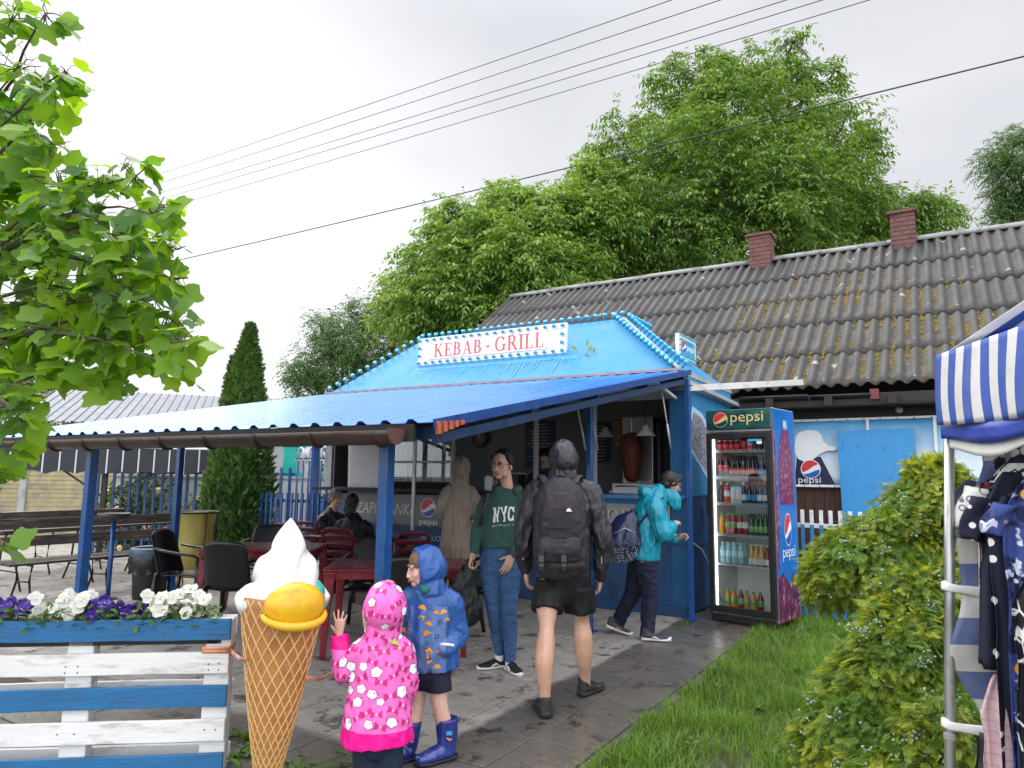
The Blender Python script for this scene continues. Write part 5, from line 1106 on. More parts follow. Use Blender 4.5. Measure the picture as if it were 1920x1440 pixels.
# shelf goods, appliances and posters
ck = kthing('wall_clock', 'round dark red clock on the kiosk back wall', 'clock', -4.05, 1.90, 2.12); m = MB(); m.lathe([(.15, 0), (.15, .03), (.13, .035)], n=26); o = m.build('case', mat('clock red', (.12, .02, .025), .4), ck, True); o.rotation_euler = (R(90), 0, 0); m = MB(); m.box((0, -.036, .02), (.01, .004, .08)); m.build('hand', M_wht, ck)
def poster(x, z, w, h, col, label, y=1.925):
    t = kthing('wall_poster', label, 'poster', x, y, z); m = MB(); m.box((0, 0, 0), (w, .012, h)); m.build('sheet', mat('poster '+str(col), col, .5, .25, 5), t)
    m = MB()
    for i in range(int(h/.05)): m.box((rnd.uniform(-.04, .04)*w, -.0075, h/2-.06-i*.05), (w*rnd.uniform(.4, .8), .002, .014))
    m.build('print_lines', M_grey if col[0] < .2 else M_dark, t)
poster(-2.95, 2.0, .52, .74, (.035, .045, .075), 'dark menu poster with white print lines behind the counter'); poster(-1.93, 2.02, .36, .60, (.02, .045, .06), 'dark teal menu poster beside the window mullion'); poster(-1.52, 2.15, .30, .50, (.42, .22, .04), 'orange menu poster hanging inside the serving window')
bxs = kthing('pizza_boxes', 'row of pale printed takeaway boxes on the shelf behind the glass', 'boxes', -3.85, .30, 1.40)
for x, w in ((-.45, .30), (-.08, .34), (.32, .32)): m = MB(); m.box((x, 0, .13), (w, .25, .25)); b_ = m.build('box', mat('box card', (.50, .49, .47), .6, .1, 8) if x < -.4 else bpy.data.materials['box card'], bxs, bevel=.003)
m = MB()
for i in range(7): m.box((-.45, -.1275, .03+i*.032), (.24, .003, .012))
m.build('dark_print', M_dark, bxs)
sh_ = kthing('shelf_rack', 'dark shelf holding the pale boxes behind the glass', 'shelf', -3.85, .30, 0); m = MB(); m.box((0, 0, 1.385), (1.2, .3, .025)); m.build('board', M_dark, sh_); m = MB(); m.box((0, .12, .7), (1.2, .04, 1.36)); m.build('back', M_dark, sh_)
def reflected_blind():
    t = kthing('blind_reflection', 'pale slanted strips standing in for a blind reflected in the upper kiosk pane', 'blind', -3.85, .16, 1.72)
    for i in range(11): m = MB(); m.box((-.5+.1*i, 0, .14), (.055, .004, .30), Matrix.Rotation(R(20), 3, 'Y')); m.build('strip', M_grey, t)  # solid grey strips imitate a reflection in the glass
reflected_blind()
rs = kthing('roller_screen', 'white roller screen pulled down at the kiosk end', 'blind', -4.90, .10, 1.20); m = MB(); sheet(m, lambda u, v: ((u-.5)*(.62+.05*v), .02*math.sin(u*3), .78*v), 10, 4, .006); m.build('cloth', mat('blind cloth', (.55, .55, .55), .7, .05), rs, True); m = MB(); m.tube([(-.36, 0, .80), (.36, 0, .80)], .025, 10); m.build('roller', M_grey, rs, True)
lm = kthing('pendant_lamp', 'white frilled glass pendant lamp hanging in the dark right window', 'lamp', -.62, .40, 2.02)
m = MB(); P = []
for z, r0 in ((.12, .02), (.10, .035), (.05, .06), (.0, .10), (-.015, .115)): P.append([((r0*(1+.10*math.sin(8*a)*(1 if z < .04 else .2)))*math.cos(a), (r0*(1+.10*math.sin(8*a)*(1 if z < .04 else .2)))*math.sin(a), z) for a in np.linspace(0, 2*math.pi, 48, endpoint=False)])
m.loft(P, False); m.build('shade', mat('milk glass', (.60, .56, .48), .3), lm, True, solid=.004); m = MB(); m.tube([(0, 0, .12), (0, 0, .56)], .006, 6); m.build('cord', M_dark, lm)
lm2 = copy_tree(lm); lm2.location = tuple(kw(-1.42, 1.0, 2.05)); lm2['label'] = 'dimmer white pendant lamp hanging deeper inside beside the orange poster'
M_meat = mat('kebab meat', (.14, .035, .018), .6, .4, 14, bump=.8, bscale=30)
kb = kthing('kebab_grill', 'upright kebab spit with stacked meat in a steel grill', 'grill', -.98, .85, 1.30)
m = MB(); m.lathe([(.05, .14), (.10, .20), (.13, .40), (.15, .62), (.13, .74), (.04, .78)], n=20); m.build('meat', M_meat, kb, True); m = MB(); m.tube([(0, 0, .02), (0, 0, .95)], .01, 8); m.build('spit', M_steel, kb); m = MB(); m.box((0, .22, .5), (.42, .06, 1.0)); m.box((0, 0, .02), (.45, .45, .04)); m.build('frame', M_steel, kb, bevel=.006)
dk = kthing('steel_cupboard', 'dark tall cupboard with steel uprights in the right window', 'cupboard', -.42, 1.35, .10); m = MB(); m.box((0, .2, 1.1), (.9, .5, 2.2)); m.build('body', mat('dark laminate', (.020, .020, .024), .35, .2), dk, bevel=.006)
for x in (-.36, -.12, .1, .32): m = MB(); m.box((x, -.06, 1.1), (.035, .02, 2.1)); m.build('upright', M_steel, dk)
ff = kthing('counter_fryer', 'low steel fryer on the counter of the right window', 'fryer', -.62, .35, 1.30); m = MB(); m.box((0, 0, .07), (.7, .35, .13)); m.build('body', M_steel, ff, bevel=.01); m = MB(); m.tube([(-.3, -.19, .10), (.3, -.19, .10)], .01, 8); m.build('rail', M_steel, ff, True)
jr = kthing('napkin_jar', 'pale napkin holder and jars on the open counter', 'jar', -2.62, .02, 1.31); m = MB(); m.lathe([(.06, 0), (.07, .01), (.07, .16), (.05, .19), (.0, .19)], n=18); m.build('jar', M_wht, jr, True); m = MB(); m.box((.16, .02, .07), (.12, .09, .14)); m.build('holder', M_grey, jr, bevel=.006)
cs = kthing('counter_display', 'small dark snack display box with coloured packs on the counter', 'display', -2.30, .04, 1.31); m = MB(); m.box((0, 0, .11), (.30, .2, .20)); m.build('case', M_black, cs, bevel=.006); m = MB(); m.box((-.06, -.103, .11), (.14, .004, .13)); m.build('printed_face', mat('violet print', (.10, .05, .16), .4, .4, 20), cs); m = MB(); m.box((0, 0, .225), (.32, .22, .02)); m.build('lid', mat('lime lid', (.25, .34, .12), .5), cs)
pb = kthing('price_board', 'small white board with dark marks leaning below the counter behind the woman', 'sign', -2.62, -.05, .62); m = MB(); m.box((0, 0, .3), (.30, .014, .60), Matrix.Rotation(R(4), 3, 'X')); m.build('board', M_white, pb, bevel=.003)
m = MB()
for i in range(4): m.box((.02, -.012+.004*0-.001*i-(.3-.12*i)*.07*0, .12+.13*i), (.16, .03, .05), Matrix.Rotation(R(30), 3, 'Y'))
m.build('marks', M_dark, pb)
hose = MB(); hose.tube([kw(.02, -.03, .88), kw(.05, -.04, .82), kw(.16, .0, .74), kw(.24, .04, .55), kw(.27, .06, .35), kw(.34, .10, .20), kw(.48, .14, .14), kw(.62, .2, .13)], .007, 8); tag(hose.build('power_cable', mat('green grey cable', (.10, .20, .20), .5), None, True), 'thin grey green cable drooping from the kiosk corner to the fridge', 'cable')
# ================================================================== overhead wires
M_wire_ = mat('dark cable', (.035, .035, .04), .6, .1)
def wire(pa, pb_, ya, yb, sag, r, label, ext=.6):
    a, b = np.array(at(*pa, ya)), np.array(at(*pb_, yb)); a2, b2 = a+(a-b)*ext, b+(b-a)*ext; P = []
    for t in np.linspace(0, 1, 40): P.append(a2+(b2-a2)*t+np.array((0, 0, -sag*4*t*(1-t)+sag*.9)))
    m = MB(); m.tube(P, r, 6); tag(m.build('overhead_wire', M_wire_, None, True), label, 'wire', 'parallel overhead wires' if r < .013 else None)
for pa, pb_, lab in (((1266, 0), (275, 335), 'highest of the five parallel wires, above the others'), ((1358, 0), (282, 350), 'second wire down of the five parallel wires'), ((1482, 0), (290, 366), 'middle one of the five parallel wires'), ((1550, 0), (296, 376), 'fourth wire down of the five parallel wires'), ((1638, 0), (320, 388), 'lowest of the five parallel wires, crossing the walnut top')):
    wire(pa, pb_, 17, 44, .35, .012, lab)
wire((1920, 108), (330, 490), 13.5, 30, .25, .017, 'thick twisted cable crossing in front of the walnut crown')
wire((1800, 432), (1880, 330), 19, 22, .0, .008, 'thin stay wire rising beside the fine leaved tree')
# ================================================================== plants
def nunit(a): return a/np.maximum(np.linalg.norm(a, axis=-1, keepdims=True), 1e-9)
def basis(fwd, up):                                                 # per-leaf frame: side, forward, normal
    f = nunit(fwd); s = np.cross(f, up); bad = np.linalg.norm(s, axis=1) < 1e-3; s[bad] = np.cross(f[bad], (1, 0, .2)); s = nunit(s); return s, f, np.cross(s, f)
def scatter(P, fwd, up, scale, tv, tf):
    """copies of a leaf template (x side, y forward, z normal) with triangles or quads tf."""
    s, f, n = basis(fwd, up); tv = np.asarray(tv, float); k = len(tv); N = len(P)
    V = P[:, None, :]+scale[:, None, None]*(tv[None, :, 0, None]*s[:, None, :]+tv[None, :, 1, None]*f[:, None, :]+tv[None, :, 2, None]*n[:, None, :])
    Fa = (np.asarray(tf)[None]+(np.arange(N)*k)[:, None, None]).reshape(-1, len(tf[0])); return V.reshape(-1, 3), Fa
class Cloud:
    def __init__(s): s.V = []; s.F = []; s.n = 0
    def add(s, V, Fa): s.V.append(V); s.F.append(Fa+s.n); s.n += len(V)
    def build(s, name, mt, par, smooth=False): return np_mesh(name, np.concatenate(s.V), np.concatenate(s.F), mt, par, smooth)
def rdir(n): return nunit(nr.normal(size=(n, 3)))
LEAFLET = ([(0, 0, 0), (.17, .35, .03), (.13, .72, .01), (0, 1, -.06), (-.13, .72, .01), (-.17, .35, .03)], [(0, 1, 2, 3), (0, 3, 4, 5)])
def compound(P, fwd, length, n_pairs, droop, lw=.36, template=LEAFLET, cl=None):
    """pinnate leaves: leaflets in pairs along a drooping rachis."""
    N = len(P); fwd = nunit(fwd); side = nunit(np.cross(fwd, (0, 0, 1.0))+1e-6)
    for j in range(n_pairs+1):
        t = .22+.78*j/n_pairs; q = P+fwd*(length*t)[:, None]+np.array((0, 0, -1.0))*(droop*length*t*t)[:, None]; tang = nunit(fwd+np.array((0, 0, -2.0))*(droop*t)[:, None])
        for sd in ((1, -1) if j < n_pairs else (0,)):
            d = nunit(tang*(.45 if sd else 1)+side*sd*.9+np.array((0, 0, -.55))+nr.normal(size=(N, 3))*.18)
            V, Fa = scatter(q, d, nunit(np.array((0, 0, 1.0))+nr.normal(size=(N, 3))*.35), length*lw*nr.uniform(.75, 1.15, N), *template); cl.add(V, Fa)
def limbs(m, base, tips, r0, r1, wob=.12, n=7, k=7):
    for tpt in tips:
        b, e = np.array(base, float), np.array(tpt, float); ln = np.linalg.norm(e-b); off = nr.normal(size=3)*wob*ln*.5; P = [b+(e-b)*t+off*math.sin(math.pi*t)*.5+np.array((0, 0, .12*ln))*math.sin(math.pi*t)+nr.normal(size=3)*wob*.05*ln*(0 < t < 1) for t in np.linspace(0, 1, n)]
        m.tube(P, [r0+(r1-r0)*i/(n-1) for i in range(n)], k)
M_bark = mat('grey bark', (.085, .070, .055), .85, .3, 9, bump=.6, bscale=14, stretch=(3, 3, .6))
M_wal = leafmat('walnut leaf', (.060, .135, .026), (.215, .345, .075), .42, .35, .55)
M_wal2 = leafmat('young walnut leaf', (.080, .165, .030), (.25, .385, .08), .42, .38, .6)
M_rob = leafmat('dark fine leaf', (.040, .10, .028), (.12, .22, .055), .5, .25, .6)
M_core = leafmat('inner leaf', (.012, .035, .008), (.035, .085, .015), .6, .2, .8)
def big_tree(name, label, cat, trunk, lobes, dist, twigs, mt, ln=.36, pairs=3, droop=.45, trunk_r=.3, inner=.25, lw=.36, group=None, per=7, fork=.45):
    t = thing(name, label, cat, trunk, 0, group); T = np.array(trunk, float); C, Rr = [], []
    for px, py, r, dy in lobes: C.append(at(px, py, dist+dy)); Rr.append(r*(dist+dy)/F)
    C = np.array(C); Rr = np.array(Rr); w = Rr**1.55/np.sum(Rr**1.55); idx = nr.choice(len(C), twigs, p=w); d = rdir(twigs); d[:, 2] = d[:, 2]*.9+.12; d = nunit(d)
    rad = np.where(nr.random(twigs) < inner, nr.uniform(.35, .8, twigs), nr.uniform(.80, 1.05, twigs)); lump = np.array([1+.55*noise.noise(tuple(q*2.6+c*.7)) for q, c in zip(d, C[idx])])
    P = C[idx]+d*(Rr[idx]*rad*lump)[:, None]*np.array((1, 1, .92)); out = nunit(d+np.array((0, 0, .25)))
    cl = Cloud()
    PP = np.repeat(P, per, 0)+nr.normal(size=(twigs*per, 3))*ln*.25; dd = nunit(np.repeat(out, per, 0)*.55+rdir(twigs*per)*np.array((1, 1, .55))); L_ = ln*nr.uniform(.7, 1.2, len(PP))
    compound(PP, dd, L_, pairs, droop+nr.uniform(-.15, .3, len(PP)), lw, cl=cl); PP = PP-T; 
    cl.V = [v-T for v in cl.V]; cl.build('crown', mt, t)
    m = MB(); top = C.mean(0)-T; fk = top*fork; fk[2] = max(top[2]*fork, 1.5)
    m.tube([np.zeros(3), fk*.35+nr.normal(size=3)*.1, fk], [trunk_r, trunk_r*.8, trunk_r*.62], 12); limbs(m, fk, [c-T for c in C], trunk_r*.42, trunk_r*.10, .12)
    for c, r in zip(C, Rr):
        sel = P[nr.choice(twigs, 1)] if False else P[np.argsort(np.linalg.norm(P-c, axis=1))[::max(1, twigs//(len(C)*5))][:5]]
        limbs(m, c-T, [q-T for q in sel], trunk_r*.10, .012, .12, 5, 5)
    m.build('trunk', M_bark, t, True); return t
wal_l = [(1296, 150, 58, 0), (1345, 135, 36, .5), (1410, 135, 52, -.5), (1487, 78, 18, .3), (1484, 130, 26, .3), (1505, 190, 66, 0), (1370, 230, 105, -1), (1265, 235, 70, 1), (1490, 270, 100, -1), (1575, 245, 62, .5), (1602, 300, 46, 0), (1610, 370, 44, .6), (1200, 300, 90, 0), (1290, 320, 120, -2), (1430, 350, 130, -2.4), (1540, 370, 98, -1), (1150, 370, 84, .5), (1075, 380, 44, 1), (1230, 430, 130, -2), (1360, 440, 130, -2.5), (1490, 450, 115, -1.6), (1600, 440, 80, 0), (1110, 460, 110, -.5), (1680, 400, 56, 0), (1740, 405, 46, .4), (1785, 392, 22, .4), (1700, 440, 64, .6), (1190, 520, 110, -1)]
big_tree('walnut_tree', 'very large bright green walnut tree rising behind the mossy roof', 'tree', (7.4, 23.5, 0), wal_l, 22.0, 2300, M_wal, .46, 3, .28, .42, lw=.40)
wal_2 = [(955, 372, 34, 0), (985, 385, 30, .2), (850, 400, 26, 0), (838, 438, 34, .3), (900, 430, 50, -.5), (960, 440, 62, -.6), (1020, 450, 64, -.8), (880, 490, 80, -1), (980, 510, 90, -1.6), (800, 500, 54, 0), (770, 545, 46, .3), (740, 590, 40, .5), (1040, 405, 50, -.2), (1085, 410, 60, -.4), (1110, 345, 40, 0), (1130, 425, 70, -.6), (830, 560, 76, -1), (900, 580, 80, -1.4), (1060, 540, 84, -1.2), (790, 605, 44, -.8)]
big_tree('walnut_tree', 'lower walnut tree of lighter green between the dark tree and the roof end', 'tree', (-.9, 20.5, 0), wal_2, 19.5, 1550, M_wal2, .42, 3, .3, .25, lw=.40)
rob = [(690, 585, 40, 0), (645, 625, 50, 0), (600, 612, 26, .5), (620, 660, 46, .4), (690, 650, 72, -.6), (740, 640, 60, 0), (575, 695, 38, .6), (640, 700, 62, 0), (710, 700, 70, -.4), (560, 715, 22, .6), (590, 725, 40, .4), (770, 590, 40, .3)]
big_tree('ash_tree', 'dark fine leaved tree left of the walnuts above the kiosk roof end', 'tree', (-6.3, 27, 0), rob, 26.0, 1100, M_rob, .42, 4, .35, .25, lw=.24, per=6)
edge = [(1895, 275, 34, 0), (1862, 312, 30, 0), (1915, 330, 50, 0), (1905, 395, 38, 0), (1930, 280, 40, .5), (1880, 362, 18, 0), (1950, 380, 50, 0), (1875, 410, 18, 0), (1960, 440, 60, 0)]
big_tree('robinia_tree', 'feathery grey green tree entering beside the far end of the long roof', 'tree', (19.5, 25.5, 0), edge, 25.0, 620, M_rob, .48, 5, .3, .22, lw=.20, per=6)
far = [(10, 730, 34, 0), (50, 725, 30, .5), (25, 760, 40, 0), (150, 735, 36, 0), (190, 750, 30, .5), (120, 765, 40, 1), (220, 770, 26, 1)]
big_tree('far_tree', 'pale yellowish tree beyond the ribbed metal roof', 'tree', (-19.5, 32, 0), far, 31, 420, leafmat('yellow green leaf', (.075, .10, .018), (.20, .22, .05), .5, .3, .5), .5, 3, .4, .2, lw=.3, per=5)
# ------------------------------------------------------------------ tulip tree at the near left
def tulip():
    T = np.array((-2.95, 3.45, 0.0)); t = thing('tulip_tree', 'near tulip tree with large four lobed backlit leaves overhanging the planter', 'tree', T)
    half = [(0, 0, 0), (.13, -.03, .02), (.30, .02, .04), (.47, .14, .02), (.40, .34, .05), (.36, .46, .05), (.44, .64, .01), (.33, .74, .02), (.16, .74, .03), (0, .66, 0), (0, .33, 0)]
    tri = [(0, 1, 2), (0, 2, 10), (2, 3, 4), (2, 4, 10), (4, 5, 10), (5, 6, 7), (5, 7, 8), (5, 8, 10), (8, 9, 10)]
    tv = list(half)+[(-x, y, z) for x, y, z in half]; mp = {0: 0, 9: 9, 10: 10}
    tf = [q for q in tri]+[tuple(mp.get(i, i+11) for i in q)[::-1] for q in tri]
    lobes = [(20, 40, 46, 3.0), (85, 25, 34, 2.9), (35, 130, 56, 3.1), (95, 165, 42, 2.9), (30, 215, 60, 3.2), (120, 135, 26, 2.8), (25, 300, 66, 3.2), (90, 270, 46, 3.0), (110, 345, 60, 3.1), (30, 400, 80, 3.3), (130, 410, 70, 3.0), (195, 345, 40, 2.9), (255, 330, 40, 2.8), (210, 410, 66, 3.0), (285, 400, 46, 2.8), (60, 490, 90, 3.3), (160, 490, 80, 3.0), (250, 480, 66, 2.9), (315, 460, 36, 2.8), (320, 520, 36, 2.8), (60, 570, 90, 3.3), (150, 570, 80, 3.1), (240, 560, 70, 2.9), (310, 590, 50, 2.8), (345, 640, 34, 2.7), (90, 630, 66, 3.2), (190, 640, 60, 3.0), (270, 645, 50, 2.9), (330, 690, 22, 2.7), (120, 690, 40, 3.1), (200, 700, 44, 3.0), (65, 720, 46, 3.0), (25, 660, 50, 3.2), (20, 760, 40, 2.8), (40, 790, 24, 2.7), (5, 835, 24, 2.8), (-60, 200, 120, 3.4), (-70, 420, 140, 3.5), (-60, 620, 130, 3.5), (5, 1020, 18, 2.7), (-40, 880, 40, 3.0)]
    P, Fd, S = [], [], []
    tips = []
    for px, py, r, dy in lobes:
        c = at(px, py, dy); rr = r*dy/F; n = max(3, int((r/13)**2*1.5)); tips.append(c)
        d = rdir(n); q = c+d*rr*(nr.random(n)**.45)[:, None]*np.array((1, 1.6, 1)); P.append(q); dirs = nunit(d*np.array((1, 1, .4))+np.array((.35, -.15, -.75))+nr.normal(size=(n, 3))*.35); Fd.append(dirs); S.append(nr.uniform(.060, .135, n))
    P = np.concatenate(P); Fd = np.concatenate(Fd); S = np.concatenate(S)
    up = nunit(np.array((.0, -.55, .75))+nr.normal(size=P.shape)*.55)
    V, Fa = scatter(P-T, Fd, up, S, tv, tf)
    # curl and droop each leaf a little, by its own amount
    k = len(tv); vv = V.reshape(len(P), k, 3); tvx = np.array(tv)[None, :, 0]; cur = nr.uniform(-.35, .55, len(P))[:, None]*tvx**2*S[:, None]*1.6; vv[:, :, 2] -= cur; V = vv.reshape(-1, 3)
    np_mesh('leaves', V, Fa, leafmat('tulip tree leaf', (.045, .145, .020), (.26, .43, .045), .38, .55, 2.2, tcol=(1.9, 1.75, .4)), t, True)
    m = MB(); trunk = np.array((0, 0, 0.)); m.tube([(0, 0, 0), (.03, .02, .9), (.0, .05, 1.8), (.05, .0, 2.8), (.1, 0, 3.9)], [.10, .085, .07, .05, .02], 12)
    for h, sub in ((1.55, tips[30:38]), (1.9, tips[20:30]), (2.3, tips[10:20]), (2.7, tips[:10])):
        for c in sub: limbs(m, (0.02, .02, h), [c-T], .012, .003, .12, 8, 6)
    tw = []                                                             # twigs through each leaf cluster
    for (px, py, r, dy), c in zip(lobes, tips):
        rr = r*dy/F
        for q in range(6):
            e = c+unit(nr.normal(size=3)*np.array((1, 1.3, .8))+np.array((.3, 0, .1)))*rr*.9; mid = (c+e)/2+nr.normal(size=3)*rr*.12; m.tube([c-T, mid-T, e-T], [.0035, .0028, .0018], 5, False); tw += [c+(mid-c)*u for u in (.3, .65, 1)]+[mid+(e-mid)*u for u in (.35, .7, 1)]
    tw = np.array(tw)
    for q in P:
        d2 = np.sum((tw-q)**2, 1); c = tw[int(np.argmin(d2))]
        if np.min(d2) < .05: m.tube([q-T, (q+c)/2-T+np.array((0, 0, .012)), c-T], [.0014, .0014, .0018], 4, False)
    m.build('trunk', mat('young grey bark', (.10, .085, .06), .8, .25, 20), t, True)
tulip()
# ------------------------------------------------------------------ columnar cedar
def cedar():
    T = np.array((-4.25, 11.6, 0.0)); t = thing('columnar_cedar', 'dark green columnar cedar with two pointed tips behind the canopy', 'tree', T)
    N = 15000; P = []; Nn = []
    for cx, cy, h, r, n in ((-.12, 0, 3.85, .54, int(N*.66)), (-.36, .05, 3.30, .36, int(N*.34))):
        z = nr.random(n)**.85*h; a = nr.uniform(0, 2*math.pi, n); prof = r*np.clip((1-(z/h)**1.7), .0, 1)**.9*np.clip(.8+z*.3, 0, 1)
        lump = np.array([1+.20*noise.noise((math.cos(q)*1.7, math.sin(q)*1.7, w*2.1)) for q, w in zip(a, z)]); rr = prof*lump*nr.uniform(.78, 1.06, n)
        P.append(np.stack([cx+rr*np.cos(a), cy+rr*np.sin(a), z+.05], 1)); Nn.append(np.stack([np.cos(a), np.sin(a), np.zeros(n)], 1))
    P = np.concatenate(P); Nn = np.concatenate(Nn); fd = nunit(Nn*.55+np.array((0, 0, .9))+nr.normal(size=P.shape)*.38)
    tv = [(0, 0, 0), (.22, .4, .02), (.10, .45, 0), (.20, .85, .02), (.04, .75, 0), (0, 1.1, .03), (-.04, .75, 0), (-.20, .85, .02), (-.10, .45, 0), (-.22, .4, .02)]
    tf = [(0, 1, 2), (0, 2, 8), (0, 8, 9), (2, 3, 4), (2, 4, 6), (2, 6, 8), (6, 7, 8), (4, 5, 6)]
    V, Fa = scatter(P, fd, nunit(Nn+nr.normal(size=P.shape)*.5), nr.uniform(.07, .15, len(P)), tv, tf); np_mesh('crown', V, Fa, leafmat('cedar spray', (.020, .062, .012), (.095, .185, .030), .55, .25, 1.2), t)
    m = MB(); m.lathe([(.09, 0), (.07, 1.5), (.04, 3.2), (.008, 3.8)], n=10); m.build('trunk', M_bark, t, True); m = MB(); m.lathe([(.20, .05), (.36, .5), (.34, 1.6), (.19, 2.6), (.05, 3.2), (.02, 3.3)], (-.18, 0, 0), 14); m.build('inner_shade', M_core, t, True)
cedar()
# ------------------------------------------------------------------ flowering bushes by the railing
def bush(name, label, pos, size, n, mt, fl=None, nf=0):
    T = np.array(pos, float); t = thing(name, label, 'bush', T); d = rdir(n); d[:, 2] = np.abs(d[:, 2]); lump = np.array([1+.25*noise.noise(tuple(q*2.2+T)) for q in d]); P = d*lump[:, None]*np.array(size)*(nr.random(n)**.35)[:, None]
    V, Fa = scatter(P, nunit(d+nr.normal(size=P.shape)*.7), nunit(d+nr.normal(size=P.shape)*.6), nr.uniform(.05, .11, n), [(0, 0, 0), (.32, .4, .04), (.22, .8, .0), (0, 1, -.05), (-.22, .8, 0), (-.32, .4, .04)], LEAFLET[1]); np_mesh('foliage', V, Fa, mt, t)
    m = MB(); limbs(m, (0, 0, 0), [q*np.array(size)*.8 for q in d[:14]], .018, .004, .15, 6, 5); m.build('stems', M_bark, t, True)
    for i in range(nf):
        q = d[-1-i]; 
        if i == 0:
            fm = MB(); 
            for k in range(6): a = k*1.05; fm.ball((.022*math.cos(a), .022*math.sin(a), .004*(k % 2)), (.024, .024, .012), None, 7, 5)
            fm.ball((0, 0, .01), (.02, .02, .014), None, 7, 5); f0 = fm.build('blossom', fl, t, True); o = f0
        else: o = f0.copy(); COL.objects.link(o)
        o.location = tuple(q*np.array(size)*1.0*(1+.1*noise.noise(tuple(q*2)))); o.rotation_euler = Vector(q).to_track_quat('Z', 'Y').to_euler(); s = rnd.uniform(.9, 1.8); o.scale = (s, s, s)
M_bushl = leafmat('rose leaf', (.030, .075, .016), (.11, .19, .035), .5, .3, 1.5); M_cream = mat('cream petal', (.70, .50, .24), .6, .2, 30)
bush('rose_bush', 'cream flowering bush behind the blue slats beside the first post', (-7.05, 13.9, .0), (.75, .6, 1.75), 2400, M_bushl, M_cream, 40); bush('rose_bush', 'small leafy bush at the end of the yellowish panel wall', (-8.0, 14.6, .0), (.5, .4, 1.35), 1100, M_bushl, M_cream, 6); bush('rose_bush', 'low bush with orange cream flowers behind the railing by the yellow sack', (-5.7, 13.6, .0), (.6, .5, 1.1), 1300, M_bushl, M_cream, 26); bush('shrub', 'dark shrub beyond the arched gate next to the turquoise toilet', (-3.3, 14.2, .0), (.8, .6, 2.1), 1800, M_core)
